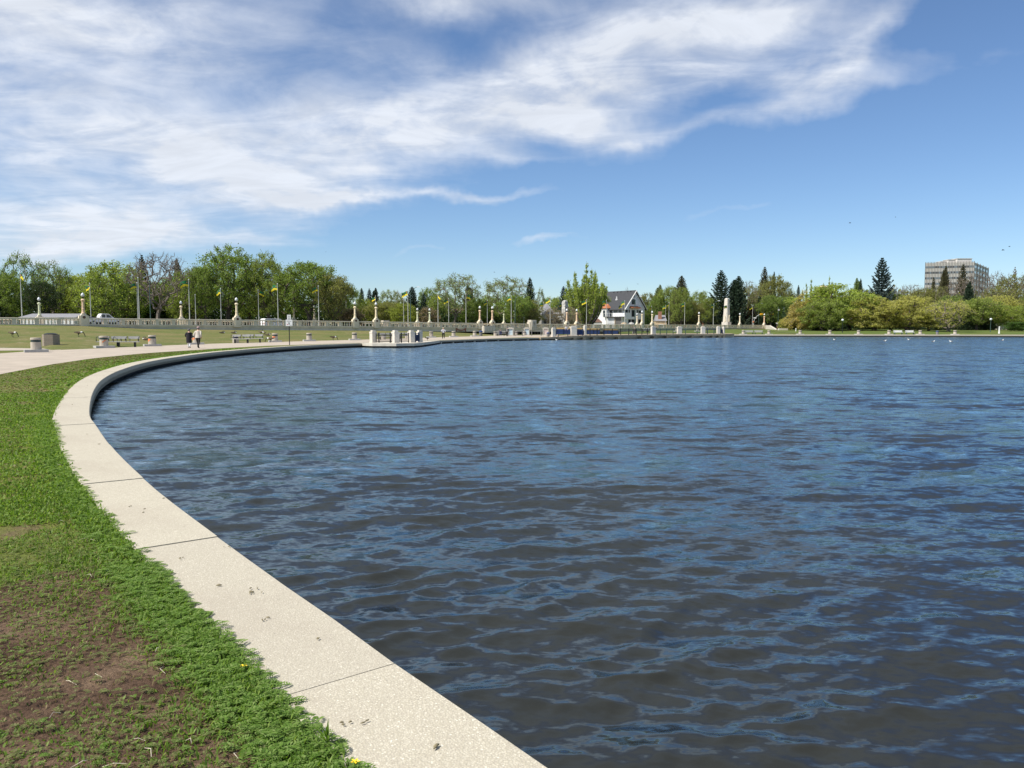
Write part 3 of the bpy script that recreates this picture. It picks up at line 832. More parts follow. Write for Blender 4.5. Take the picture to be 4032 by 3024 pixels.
sh = [(-0.25, 0.32), (0.25, 0.32), (0.25, -0.05), (0.17, -0.24), (0, -0.38), (-0.17, -0.24), (-0.25, -0.05)]
obj('shield', (MB().prism(sh, 0, 0.07, lambda a, b, h: (a, -h, b)), M['conc']), crest, (0, -0.70, zc + 0.03))
obj('shield_charge', (MB().prism([(-0.17, 0.26), (0.17, 0.26), (0.17, 0.14), (-0.17, 0.14)], 0, 0.03, lambda a, b, h: (a, -h, b)).prism([(-0.13, 0.05), (0.13, 0.05), (0, -0.22)], 0, 0.03, lambda a, b, h: (a, -h, b)), M['bandg']), crest, (0, -0.77, zc + 0.03))
# the second block stands on the far balustrade
p = near_pt(1771, -DECKW, 0); D = p[1]
z1 = zat(1262, D)
mb = MB().box((0, 0, z1 - 0.9), (1.75, 1.2, 1.8), 0, 0, 0.93)
obj('crest_block', (mb, M['conc']), bridge, loc_b(p), ang)
# bronze festoon relief on the fascia
x0, x1 = 1796, 1831
gp = []
for k in range(13):
    t = k / 12; x = x0 + (x1 - x0) * t
    gp.append(loc_b(near_pt(x, 0.14, zat(1294.0 + 6.5 * (1 - (2 * t - 1) ** 2), bridge_D(x)))))
mb = MB().tube(gp, [0.07 + 0.09 * (1 - (2 * k / 12 - 1) ** 2) for k in range(13)], 6)
for q in (gp[0], gp[-1]): mb.lathe([(0.02, -0.75), (0.13, -0.55), (0.17, -0.1), (0.2, 0.12), (0.03, 0.28)], 7, q)
obj('festoon', (mb, M['brick']), bridge)
# end wall sloping down from the right bridge end
A = near_pt(3014, 0.1); B = P(3078, 1306, 214.0)
mb = MB()
d = B[:2] - A[:2]; n_ = np.array([-d[1], d[0]]) / np.linalg.norm(d)
zA = rail_z(3008) - 0.08
prof_w = [(0.0, zA), (0.28, zA - 0.05), (0.78, 0.85), (1.0, 0.75), (1.0, -0.2), (0.0, -0.2)]
mb.prism(prof_w, -0.25, 0.25, lambda a, b, h: loc_b((A[0] + d[0] * a + n_[0] * h, A[1] + d[1] * a + n_[1] * h, b)))
obj('wing_wall', (mb, M['pillar']), bridge)
mb = MB()
C2 = P(3094, 1304, 212)
mb.box((0, 0, 0), (2.6, 0.5, 0.75))
obj('wing_wall', (mb, M['pillar']), bridge, loc_b((U(3086) * 214, 214.5, 1.0)), 0.1)

# lamp standards
def make_lamp(label, big=True):
    r = thing('lamp_standard', label, 'lamp standard', (0, 0, 0), ang, 'lamp standards on the bridge balustrades')
    # pedestal straddles the balustrade; local z = 0 is the rail top
    ped = MB()
    ped.box((0, -0.03, -0.42), (0.92, 0.62, 1.66)).box((0, 0, 0.47), (0.78, 0.6, 0.14), 0, 0, 0.8).box((0, 0, 0.62), (0.6, 0.52, 0.18), 0, 0, 0.8)
    for s_ in (-1, 1):
        ped.box((s_ * 0.56, 0.0, -0.5), (0.2, 0.5, 1.5)).box((s_ * 0.54, 0, 0.30), (0.16, 0.46, 0.12))
    obj('pedestal', (ped, M['conc2']), r)
    if big:
        obj('medallion', (MB().prism([(0.2 * math.cos(t), 0.2 * math.sin(t)) for t in np.linspace(0, 2 * PI, 12, endpoint=False)], 0, 0.05, lambda a, b, h: (a, -0.34 - h, b)), M['roofbrown']), r, (0, 0, 0.12))
    col_ = MB().lathe([(0.30, 0.70), (0.24, 0.80), (0.205, 1.1), (0.20, 1.30), (0.225, 1.31), (0.225, 1.37), (0.19, 1.39), (0.165, 2.35), (0.20, 2.38), (0.20, 2.46)], 12)
    c = obj('column', (col_, M['column'], False), r)
    c2 = obj('capital', (MB().lathe([(0.20, 2.46), (0.29, 2.56), (0.29, 2.66), (0.22, 2.74), (0.13, 2.80)], 12), M['column']), r)
    obj('lamp_neck', (MB().lathe([(0.09, 2.80), (0.08, 2.92), (0.13, 3.0), (0.15, 3.12)], 10), M['black']), r)
    obj('globe', (MB().lathe([(0.15, 3.12), (0.235, 3.22), (0.25, 3.36), (0.19, 3.52), (0.09, 3.62), (0.03, 3.70)], 12), M['globe'], True), r)
    return r
PINK, GRN, CRM, WHT = (1.0, .80, .68, 1), (.82, .95, .80, 1), (1.06, 1.0, .86, 1), (1.1, 1.06, 1.0, 1)
near_l = [(-150, CRM, 'cream lamp standard on the bridge rail before the edge pines'),
 (330, PINK, 'pinkish lamp standard on a big pedestal beside the white pickup truck'),
 (933, CRM, 'cream lamp standard on a big pedestal behind the two resting geese'),
 (1398, CRM, 'cream lamp standard, first of the pair of big pedestals near the jetty'),
 (1481, CRM, 'cream lamp standard on the pedestal right behind the jetty corner pillar'),
 (1889, PINK, 'salmon pink lamp standard at the near end of the first balcony'),
 (1938, PINK, 'salmon pink lamp standard at the far end of the first balcony'),
 (2231, PINK, 'salmon pink lamp standard next to the grey mottled pylon'),
 (2270, PINK, 'salmon pink lamp standard where the second balcony ends'),
 (2527, CRM, 'cream lamp standard at the gable wall corner of the white house'),
 (2567, CRM, 'cream lamp standard just beyond the seated person on the dock'),
 (2751, CRM, 'cream lamp standard above the wide dock railing, midway to the obelisk'),
 (2912, WHT, 'whitish lamp standard in front of the tall dark spruce past the obelisk'),
 (3008, PINK, 'orange tinted lamp standard at the very end of the bridge rail')]
far_l = [(158, GRN, 'pale green lamp standard in front of the grey shed roof'),
 (715, CRM, 'cream lamp standard on the far rail near the bare tree'),
 (1158, CRM, 'weathered lamp standard just behind the white park signs'),
 (1238, CRM, 'weathered lamp standard under the dome shaped elm on the far rail'),
 (1644, GRN, 'pale green lamp standard, first of the far pair past the dark spruces'),
 (1692, GRN, 'pale green lamp standard, second of the far pair past the dark spruces'),
 (1984, GRN, 'slim greenish lamp standard just right of the first balcony'),
 (2024, GRN, 'greenish lamp standard under the aspens before the crest block'),
 (2282, CRM, 'yellowish lamp standard half hidden behind the second balcony'),
 (2322, CRM, 'yellowish lamp standard in front of the poplar cluster'),
 (2508, WHT, 'white lamp standard in front of the house door'),
 (2674, WHT, 'short white lamp standard on the far rail below the twin topped spruce')]
Ln = Series(lambda lab: make_lamp(lab, True)); Lf = Series(lambda lab: make_lamp(lab, False))
for (L_, off, ser) in ((near_l, 0.0, Ln), (far_l, -DECKW, Lf)):
    for (x, c, lab) in L_:
        if off == 0: p = near_pt(x, 0.05, rail_z(x)); 
        else:
            # column on the far rail that shows at photo column x
            D = (174.0 + DECKW * 1.379) / (1 - 0.95 * U(x))
            p = np.array([U(x) * D, D, 0]); q = p[:2] + BN * DECKW
            p[2] = rail_z(x_at(q[1]))
        r = ser.put(p, ang, lab)
        for ch in r.children:
            if ch.name.split('.')[0] in ('column', 'capital'): ch.color = c

# flagpoles and flags
def make_pole(label):
    r = thing('flagpole', label, 'flagpole', (0, 0, 0), 0, 'flagpoles along the bridge')
    obj('pole', (MB().tube([(0, 0, 0), (0, 0, 3.5), (0, 0, 6.9)], [0.075, 0.065, 0.04], 8), M['metal']), r)
    obj('finial', (MB().lathe([(0.02, 6.9), (0.085, 6.96), (0.085, 7.03), (0.02, 7.1)], 8), M['globe']), r)
    return r
def flag_mesh(seed):
    rg = random.Random(seed); mb = MB(); nx, ny = 9, 6; vs = []
    ph = rg.random() * 6
    for i in range(nx):
        for j in range(ny):
            u, v = i / (nx - 1), j / (ny - 1)
            x = 1.45 * u * (1 - 0.12 * u)
            y = 0.16 * u * math.sin(ph + u * 6.5 + v * 1.2) + 0.06 * math.sin(v * 5 + ph) * u
            z = -0.86 * v - 0.42 * u * u * (0.6 + 0.4 * v) + 0.08 * math.sin(u * 5 + ph)
            vs.append((x, y, z))
    g = [(i * ny + j, (i + 1) * ny + j, (i + 1) * ny + j + 1, i * ny + j + 1) for i in range(nx - 1) for j in range(ny - 1)]
    for k, q in enumerate(g): mb.add([], []); 
    o = len(mb.v); mb.v += vs; mb.f += [tuple(i + o for i in q) for q in g]; mb.m += [0 if (q[0] % ny) < (ny - 1) / 2 - 0.1 else 1 for q in g]
    me = mb.mesh('flag', [M['flagg'], M['flagy']], True)
    return me, vs, ny
FL = [flag_mesh(s_) for s_ in range(4)]
def add_flag(p, az_, s, label, k):
    me, vs, ny = FL[k % 4]
    r = obj('flag', me); tag(r, label, 'flag', 'provincial flags on the bridge flagpoles')
    r.location = tuple(p); r.rotation_euler[2] = az_; r.scale = (s, s, s)
    # shield near the hoist, lily at the fly
    a = Vector(vs[1 * ny + 1]); 
    em = MB().prism([(-0.09, 0.1), (0.09, 0.1), (0.09, -0.04), (0, -0.14), (-0.09, -0.04)], -0.03, 0.03, lambda x, y, h: (a.x + 0.12 + x, a.y + h, a.z - 0.05 + y))
    obj('shield', (em, M['orange']), r)
    b = Vector(vs[6 * ny + 2]); em = MB()
    for t in (0.4, 1.2, 1.9, 2.7): em.prism([(0, 0), (0.20 * math.cos(t) - 0.03, 0.20 * math.sin(t)), (0.23 * math.cos(t), 0.23 * math.sin(t)), (0.20 * math.cos(t) + 0.03, 0.2 * math.sin(t))], -0.03, 0.03, lambda x, y, h: (b.x + x, b.y + h, b.z + y - 0.05))
    obj('lily', (em, M['red']), r)
# (photo column, top row, near row of poles?, flag: 0 none, -1 streaming left, +1 right / size, where it stands)
POLES = [(89, 1070, 1, .55, 'before the tall feathery topped tree'), (360, 1115, 0, -.75, 'between the pinkish lamp and the oak'),
 (545, 1113, 0, -.7, 'touching its taller neighbour before the bare tree'), (550, 1093, 1, 0, 'taller of the two close together before the bare tree'),
 (748, 1101, 1, -1, 'straight above the walking couple'), (772, 1160, 0, 0, 'short and thin behind the walking couple'),
 (872, 1136, 0, -.8, 'before the trunks of the big elm'), (1020, 1141, 0, .8, 'first to the right of the lamp behind the resting geese'),
 (1096, 1117, 1, -1, 'tall, left of the park signs'), (1256, 1126, 1, -.75, 'under the right shoulder of the dome shaped elm'),
 (1364, 1158, 0, 0, 'before the drooping end of the elms'), (1480, 1165, 0, -.6, 'showing above the lamp behind the jetty pillar'),
 (1590, 1174, 0, 0, 'flagless, short, left of the arched street light'), (1607, 1143, 1, -.95, 'next to the arched street light'),
 (1725, 1155, 1, .6, 'right of the pale green lamp pair'), (1767, 1175, 0, -.8, 'between the pale green lamps and the leaning aspen'),
 (1835, 1157, 1, .7, 'crossing the leaning aspen trunk'), (1919, 1182, 0, -.9, 'between the lamps of the first balcony'),
 (2013, 1165, 1, -.5, 'close by the slim greenish lamp'), (2063, 1189, 0, -.8, 'just left of the crest block'),
 (2140, 1191, 0, -.8, 'before the steep grey roof'), (2166, 1172, 1, -.8, 'tall, at the right slope of the steep grey roof'),
 (2212, 1193, 0, -.6, 'against the grey mottled pylon'), (2309, 1179, 1, -.85, 'tall, in front of the poplar cluster'),
 (2387, 1181, 1, -1, 'before the copper bay roof of the white house'), (2449, 1198, 0, -.9, 'short, before the dark house roof'),
 (2459, 1184, 1, -.7, 'tall, before the gable of the white house'), (2565, 1205, 0, -.35, 'behind the lamp at the house gable corner'),
 (2620, 1203, 0, -.6, 'short, at the blue grey roof with the chimney'), (2633, 1190, 1, -1, 'tall, right of the blue grey roof'),
 (2695, 1192, 1, -1, 'right under the twin topped spruce'), (2724, 1215, 0, -.6, 'short, between the twin spruce and the next lamp'),
 (2808, 1196, 1, -1, 'tall, left of the obelisk spruces'), (2821, 1212, 0, -.6, 'short, left of the obelisk'),
 (2861, 1200, 1, -.9, 'right in front of the obelisk'), (2962, 1203, 1, -.8, 'last before the traffic signal')]
Pn = Series(make_pole)
for i, (x, top, nr, fl, wh) in enumerate(POLES):
    off = -1.5 if nr else -21.0
    D = (174.0 - off * 1.379) / (1 - 0.95 * U(x))
    X = U(x) * D; q = np.array([X, D]) + BN * (-off)
    zb = rail_z(x_at(q[1])) - R0
    zt = zat(top, D)
    s_ = (zt - zb) / 7.1
    Pn.put((X, D, zb), 0, 'pale flagpole ' + wh, (1, 1, s_))
    if fl:
        a_ = rad(180 + [18, -35, 40, -15, 28][i % 5]) if fl < 0 else rad([-38, 30, -60][i % 3])
        wh = wh.replace('at the right slope of', 'right of').replace('touching its taller neighbour before the bare tree', 'shorter of the two before the bare tree').replace('first to the right of the lamp behind the resting geese', 'next to the lamp behind the resting geese')
        add_flag((X, D, zt - 0.30), a_, 1.0 * (0.62 + 0.35 * abs(fl)), ('green and yellow flag on the pole ' if not (fl > 0) else 'drooping green and yellow flag on the pole ') + wh.replace('close together ', '').replace('its taller neighbour ', 'the taller pole '), i)

# pickup and van on the road
def make_pickup(label, van=False):
    r = thing('pickup_truck' if not van else 'van', label, 'pickup truck' if not van else 'van', (0, 0, 0))
    bd = MB()
    f = lambda a, b, h: (a, h, b)
    if not van:
        bd.prism([(-2.75, 0.55), (2.65, 0.55), (2.72, 0.8), (2.65, 1.08), (1.25, 1.18), (-2.75, 1.18)], -0.95, 0.95, f)
        cab = [(-0.95, 1.181), (1.2, 1.181), (0.45, 1.80), (0.2, 1.86), (-0.45, 1.86), (-0.62, 1.80)]
    else:
        bd.prism([(-2.2, 0.5), (2.2, 0.5), (2.25, 0.85), (1.9, 1.05), (-2.2, 1.15)], -0.9, 0.9, f)
        cab = [(-2.15, 1.151), (1.7, 1.151), (0.9, 1.78), (0.6, 1.84), (-1.9, 1.84), (-2.1, 1.75)]
    obj('body', (bd.prism(cab, -0.82, 0.82, f), M['white']), r)
    ws = [[(-0.62, 1.25), (-0.05, 1.25), (-0.05, 1.72), (-0.52, 1.72)], [(0.08, 1.25), (0.95, 1.25), (0.42, 1.70), (0.08, 1.72)]] if not van else [[(-1.9, 1.22), (-0.9, 1.22), (-0.9, 1.68), (-1.85, 1.68)], [(-0.8, 1.22), (0.1, 1.22), (0.1, 1.68), (-0.8, 1.68)], [(0.2, 1.22), (1.3, 1.22), (0.72, 1.68), (0.2, 1.68)]]
    for q in ws: obj('side_window', (MB().prism(q, -0.835, 0.835, f), M['glass']), r)
    fr = 1.22 if not van else 1.7
    obj('windscreen', (MB().add([(fr - .06, -0.72, 1.22), (fr - .06, 0.72, 1.22), (fr - .68, 0.66, 1.76), (fr - .68, -0.66, 1.76)], [(0, 1, 2, 3)]), M['glass']), r, (0.05, 0, 0.03))
    for xx in (-1.75, 1.75) if not van else (-1.4, 1.4):
        for yy in (-0.86, 0.86):
            w_ = obj('wheel', (MB().prism([(0.38 * math.cos(t), 0.38 * math.sin(t)) for t in np.linspace(0, 2 * PI, 14, endpoint=False)], -0.13, 0.13, f), M['black']), r, (xx, yy, 0.38))
            obj('rim', (MB().prism([(0.22 * math.cos(t), 0.22 * math.sin(t)) for t in np.linspace(0, 2 * PI, 10, endpoint=False)], -0.145, 0.145, f), M['metal']), w_)
    for yy in (-0.7, 0.7):
        obj('headlight', (MB().box((0, 0, 0), (0.06, 0.3, 0.16)), M['globe']), r, (2.68 if not van else 2.16, yy, 0.92))
        obj('tail_light', (MB().box((0, 0, 0), (0.06, 0.14, 0.3)), M['red']), r, (-2.76 if not van else -2.21, yy, 0.95))
    if not van: obj('box_cover', (MB().box((0, 0, 0), (1.75, 1.7, 0.06)), M['black']), r, (-1.82, 0, 1.22))
    return r
def on_road(x, back):
    D = (174.0 + back * 1.379) / (1 - 0.95 * U(x)); X = U(x) * D
    q = np.array([X, D]) + BN * back
    return (X, D, rail_z(x_at(q[1])) - R0 + 0.05)
t = make_pickup('white crew cab pickup truck driving along the bridge road'); t.location = on_road(412, 7); t.rotation_euler[2] = ang; t.location.z -= 0.05
t = make_pickup('white van half hidden by the balustrade near the park signs', True); t.location = on_road(1078, 7); t.rotation_euler[2] = ang; t.location.z -= 0.45

# street lights and signals beyond the rail
def street_light(x, top, D, reach, label, lampcol='globe'):
    zb = 1.4; zt = zat(top, D)
    r = thing('street_light', label, 'street light', (U(x) * D, D, zb), 0, 'green street lights on the bridge')
    h = zt - zb
    pts = [(0, 0, 0), (0, 0, h * 0.75)] + [(reach * 0.65 * (1 - math.cos(a)), 0, h * 0.75 + (h * 0.22) * math.sin(a)) for a in np.linspace(0.25, PI / 2, 6)] + [(reach, 0, h)]
    obj('pole', (MB().tube(pts, [0.09] * 2 + [0.06] * 7, 7), M['greenpole']), r)
    obj('lamp_head', (MB().box((0, 0, 0), (0.75 * (1 if reach > 0 else 1), 0.28, 0.16), 0, 0, 0.8), M[lampcol]), r, (reach + (0.3 if reach > 0 else -0.3), 0, h))
    return r
street_light(1617, 1131, 178, 1.5, 'dark green street light arching over beside the spruce')
street_light(2028, 1155, 198, 1.3, 'dark green street light in front of the aspen crowns')
street_light(2499, 1168, 222, 1.35, 'dark green street light arching past the house gable')
street_light(2809, 1185, 235, 1.2, 'green street light reaching towards the spruce by the obelisk')
street_light(2986, 1195, 262, 0.7, 'green street light behind the traffic signal')
r = thing('pole', 'plain dark green pole beside the bare tree trunk', 'pole', (U(594) * 138, 138, 1.6), 0)
obj('shaft', (MB().tube([(0, 0, 0), (0, 0, zat(1092, 138) - 1.6)], [0.09, 0.05], 7), M['greenpole']), r)
r = thing('pole', 'tall thin green pole before the orange budded tree', 'pole', (U(3063) * 245, 245, 1.0), 0)
obj('shaft', (MB().tube([(0, 0, 0), (0, 0, zat(1207, 245) - 1.0)], [0.09, 0.05], 7), M['greenpole']), r)
obj('bracket', (MB().box((0.15, 0, 6.1), (0.5, 0.2, 0.5)), M['slab']), r)
D = 258.0
r = thing('traffic_signal', 'grey mast arm with two sideways yellow signal heads at the bridge end', 'traffic signal', (U(2966.5) * D, D, 1.6))
k = D / FPX
arm_z = zat(1237.5, D) - 1.6
pts = [(0, 0, 0), (0, 0, arm_z - 3.0), (0.25, 0, arm_z - 1.9), (0.9, 0, arm_z - 0.8), (1.9, 0, arm_z - 0.12), (2.6, 0, arm_z), (80 * k, 0, arm_z + 0.05)]
obj('mast', (MB().tube(pts, [0.13, 0.12, 0.11, 0.1, 0.09, 0.08, 0.06], 8), M['metal']), r)
for x in (31 * k, 70 * k):
    h = obj('signal_head', (MB().box((0, 0, 0), (1.15, 0.3, 0.55)), M['yellow']), r, (x, -0.1, arm_z))
    for q in (-0.36, 0, 0.36): obj('visor', (MB().prism([(0.14 * math.cos(t), 0.14 * math.sin(t)) for t in np.linspace(0, 2 * PI, 9, endpoint=False)], 0, 0.12, lambda a, b, hh: (a, -hh, b)), M['yellow']), h, (q, -0.15, 0))
obj('street_sign', (MB().box((0, 0, 0), (0.6, 0.05, 0.75)), M['white']), r, (55 * k, -0.1, arm_z))
obj('control_sign', (MB().box((0, 0, 0), (0.95, 0.05, 0.35)), M['white']), r, (4.5 * k, -0.1, zat(1252, D) - 1.6))
obj('push_button_box', (MB().box((0, 0, 0), (0.4, 0.3, 0.45)), M['orange']), r, (-1.5 * k, -0.1, zat(1267, D) - 1.6))
D = 262.0
r = thing('road_sign', 'plain pale road sign board on a post left of the wing wall', 'road sign', (U(3029) * D, D, 1.5))
obj('post', (MB().tube([(0, 0, 0), (0, 0, 2.2)], 0.04, 6), M['metal']), r)
obj('board', (MB().box((0, 0, 2.6), (0.5, 0.04, 1.15)), M['slab']), r)
D = 212.0
r = thing('post', 'dark rusty post in front of the sloping wing wall', 'post', (U(3059) * D, D, 0.7))
obj('shaft', (MB().tube([(0, 0, 0), (0, 0, zat(1274, D) - 0.7)], 0.1, 7), M['roofbrown']), r)
obj('cap', (MB().box((0, 0, zat(1273, D) - 0.7), (0.4, 0.3, 0.32)), M['slab']), r)

# two pylons
def pylon(x, top, D, w0, w1, mats, label, z0=1.6, base=True):
    r = thing('pylon', label, 'pylon', (U(x) * D, D, z0), ang)
    h = zat(top, D) - z0
    obj('shaft', (MB().box((0, 0, h / 2), (w0, w0, h), 0, 0, w1 / w0), mats), r)
    obj('cap', (MB().box((0, 0, h + 0.12), (w1 * 0.86, w1 * 0.86, 0.24), 0, 0, 0.6), mats), r)
    if base:
        obj('plinth', (MB().box((0, 0, 0.6), (w0 * 1.22, w0 * 1.22, 2.2)), mats), r)
        for k in (0, 1):
            obj('relief', (MB().prism([(-0.35, 0), (0.35, 0), (0.22, 1.6), (0, 2.1), (-0.22, 1.6)], 0, 0.18, lambda a, b, hh: (a, -hh, b)), M['conc2']), r, (0 if k == 0 else -w0 / 2, -w0 / 2 if k == 0 else 0, 1.8), 0 if k == 0 else -PI / 2)
    return r
pylon(2860, 1178, 246, 1.75, 1.05, M['pillar'], 'tall cream obelisk on a plinth between the dark spruces')
pylon(2224, 1187, 214, 1.35, 1.15, M['grave'], 'square grey pylon with mottled carving by the pink lamps', base=False)

# ------------------------------------------------------------------ dock, jetty, furniture
def stone_pillar(label, loc, w_, d_, h, rz, group, cap=0.14, m='pillar'):
    r = thing('stone_pillar', label, 'pillar', loc, rz, group)
    obj('shaft', (MB().box((0, 0, h * 0.42 + 0.06), (w_, d_, h * 0.78)), M[m]), r)
    obj('base', (MB().box((0, 0, 0.07), (w_ * 1.06, d_ * 1.06, 0.14)), M[m]), r)
    obj('capstone', (MB().box((0, 0, h * 0.81 + h * 0.09 + 0.065), (w_ * 1.05, d_ * 1.05, h * 0.18)).box((0, 0, h + cap / 2 + 0.06), (w_ * 0.7, d_ * 0.7, cap)), M[m]), r)
    return r
def railing(label, a, b, h, group, bars=True, m='black', gap=0.13, solid=None, post_out=True):
    "metal railing from a to b"
    a = np.array(a, float); b = np.array(b, float); L = np.linalg.norm(b[:2] - a[:2]); rz = math.atan2(b[1] - a[1], b[0] - a[0])
    r = thing('railing', label, 'railing', a, rz, group)
    fr = MB()
    for z in (0.14, h * 0.80, h * 0.94): fr.box((L / 2, 0, z), (L, 0.05, 0.06))
    for x in (0.02, L - 0.02): fr.box((x, 0, h * 0.54), (0.06, 0.05, h * 0.8))
    obj('rail_frame', (fr, M[m]), r)
    nposts = 2 if L < 5 else 3
    for k in range(nposts):
        x = L * (0.17 + 0.66 * k / (nposts - 1))
        obj('post', (MB().tube([(x, 0, 0), (x, 0, h * 1.08)], [0.075, 0.075], 8), M[m]), r)
    if bars:
        n = max(3, int(L / gap))
        bm_ = MB().box((0, 0, h * 0.47), (0.022, 0.022, h * 0.66)).mesh('bar', M[m])
        for k in range(1, n): obj('bar', bm_, r, (L * k / n, 0, 0))
    if solid:
        obj('screen', (MB().box((L / 2, 0.03, h * 0.47), (L * 0.98, 0.02, h * 0.64)), M[solid]), r)
    return r

# small jetty
J = [G(1466, 1353.5), G(1560, 1353.8), G(1632, 1353), G(1664, 1350.5)]
jc = (J[0] + J[3]) / 2
jet = thing('jetty', 'small pale concrete jetty stepping out from the lake wall', 'jetty', (jc[0], jc[1], 0))
poly = [tuple((q - jc)[:2]) for q in J] + [(-9.0 - jc[0], 97.0 - jc[1]), (-11.6 - jc[0], 92.3 - jc[1]), (-15.0 - jc[0], 84 - jc[1]), (-16.0 - jc[0], 81.8 - jc[1])]
obj('deck', (MB().prism(poly, -0.24, 0.045), M['conc']), jet)
cen = np.mean(np.array(poly), 0)
obj('footing', (MB().prism([tuple(cen + (np.array(q) - cen) * 0.93) for q in poly], -1.2, -0.245), M['dark']), jet)
def jp(x, y): 
    q = G(x, y); return (q[0], q[1], 0.045)
JP = [(1469.5, 1350.6, .55, 'square pale stone pillar at the near corner of the jetty'), (1557, 1351.2, .62, 'wide pale stone pillar in the middle of the jetty'),
      (1619.5, 1350.4, .56, 'pale stone pillar at the outer corner of the jetty'), (1652, 1347.5, .50, 'slim pale stone pillar at the back of the jetty')]
for (x, y, w_, lab) in JP: stone_pillar(lab, jp(x, y), w_, w_, 1.12, rad(42), 'stone pillars of the jetty')
railing('black barred railing between the near and middle jetty pillars', jp(1481, 1350.8), jp(1548, 1351.3), 0.98, 'railings of the jetty')
railing('black barred railing between the middle and outer jetty pillars', jp(1573, 1351), jp(1617 , 1350.4), 0.98, 'railings of the jetty')
railing('dark close barred railing at the far end of the jetty', jp(1632, 1350), jp(1652, 1347.8), 1.0, 'railings of the jetty', True, 'navy', 0.10, 'grey')
def small_box(name, lab, cat, p, d, m, rz=0.0):
    r = thing(name, lab, cat, p, rz)
    obj('case', (MB().box((0, 0, d[2] * 0.46), (d[0], d[1], d[2] * 0.92)), M[m]), r)
    obj('lid', (MB().box((0, 0, d[2] * 0.96), (d[0] * 1.08, d[1] * 1.08, d[2] * 0.08)), M[m]), r)
    return r

# the dock on piles
DF = [G(2130, 1327, .05)[:2], np.array([7.9, 128.6]), np.array([12.4, 131.2]), np.array([22.3, 140.5]), np.array([29.0, 149.6]), np.array([36.0, 154.2]), np.array([43.2, 157.6]), np.array([45.8, 160.5])]
DF[0] = np.array([4.6, 125.2])
dz_ = [0.05, 0.10, 0.33, 0.34, 0.34, 0.34, 0.34, 0.34]
DBK = [np.array([2.5, 129.0]), np.array([5.5, 133.0]), np.array([10, 140]), np.array([18, 153]), np.array([25, 162]), np.array([33, 168]), np.array([43, 171]), np.array([48, 170.4])]
dock = thing('dock', 'curving concrete dock on stout piles below the bridge', 'dock', (DF[1][0], DF[1][1], 0))
o0 = DF[1]
vs, fs = [], []
for a, b, z in zip(DF, DBK, dz_):
    for q, h in ((a, z), (b, z - 0.02), (b, z - 0.32), (a, z - 0.32)): vs.append((q[0] - o0[0], q[1] - o0[1], h))
for i in range(len(DF) - 1):
    for j in range(4): fs.append((i * 4 + j, i * 4 + (j + 1) % 4, (i + 1) * 4 + (j + 1) % 4, (i + 1) * 4 + j))
fs += [(3, 2, 1, 0), tuple(range(len(vs) - 4, len(vs)))]
M['dockstone'] = mat('dock_stone', (.36, .285, .19), .9, .12, 1.2, .2)
obj('deck', (MB().add(vs, fs), M['dockstone']), dock)
mb = MB()
inner = [a + (b - a) / np.linalg.norm(b - a) * 1.1 for a, b in zip(DF, DBK)]
vs, fs = [], []
for a in inner:
    for h in (-1.2, 0.0): vs.append((a[0] - o0[0], a[1] - o0[1], h))
for i in range(len(inner) - 1): fs.append((i * 2, i * 2 + 1, i * 2 + 3, i * 2 + 2))
obj('back_panel', (MB().add(vs, fs), M['conc2']), dock)
pl = MB().box((0, 0, -0.32), (0.62, 0.62, 0.72)).mesh('pile', M['dockstone'])
for (x, t) in ((2213, 0), (2267, 0), (2303, 0), (2343, 0), (2390, 0), (2440, 0), (2531, 0), (2580, 0), (2631, 0), (2682, 0), (2730, 0), (2775, 0), (2812, 0), (2838, 0), (2854, 0)):
    u = U(x)
    for a, b in zip(DF[:-1], DF[1:]):
        ua, ub = a[0] / a[1], b[0] / b[1]
        if ua <= u <= ub:
            lo, hi = 0.0, 1.0
            for _ in range(30):
                m_ = (lo + hi) / 2; q = a + (b - a) * m_
                if q[0] / q[1] < u: lo = m_
                else: hi = m_
            n_ = np.array([-(b - a)[1], (b - a)[0]]) / np.linalg.norm(b - a)
            q = q + n_ * 0.40
            obj('pile', pl, dock, (q[0] - o0[0], q[1] - o0[1], 0), math.atan2((b - a)[1], (b - a)[0]))
            break
def dock_pt(x, inset=0.45):
    "point on the dock's front edge shown at photo column x"
    u = U(x)
    for a, b, za, zb in zip(DF[:-1], DF[1:], dz_[:-1], dz_[1:]):
        if a[0] / a[1] <= u <= b[0] / b[1] + 1e-9:
            lo, hi = 0.0, 1.0
            for _ in range(30):
                m_ = (lo + hi) / 2; q = a + (b - a) * m_
                if q[0] / q[1] < u: lo = m_
                else: hi = m_
            n_ = np.array([-(b - a)[1], (b - a)[0]]) / np.linalg.norm(b - a)
            q = q + n_ * inset
            return (q[0], q[1], za + (zb - za) * lo), math.atan2((b - a)[1], (b - a)[0])
    return (DF[-1][0], DF[-1][1], dz_[-1]), 0.3
DP = [(2187.5, .55, 1.35, 'square stone pillar where the dock joins the lake wall'), (2265, .98, 1.5, 'broad stone pillar on the dock in front of the blue screens'),
      (2311, .35, 1.5, 'narrow stone pillar on the dock between two blue screens'), (2581, .85, 1.35, 'broad stone pillar on the dock beside the standing person in black'),
      (2682, .88, 1.35, 'broad stone pillar halfway along the open dock railing'), (2774, .80, 1.32, 'stone pillar on the dock with a small peaked cap'),
      (2834, .55, 1.35, 'stone pillar next to the corner of the dock'), (2857, .28, 1.25, 'thin stone pillar at the very end of the dock')]
for (x, w_, h, lab) in DP:
    q, a_ = dock_pt(x); stone_pillar(lab, q, w_, 0.5, h, a_ * 0.5, 'stone pillars of the dock')
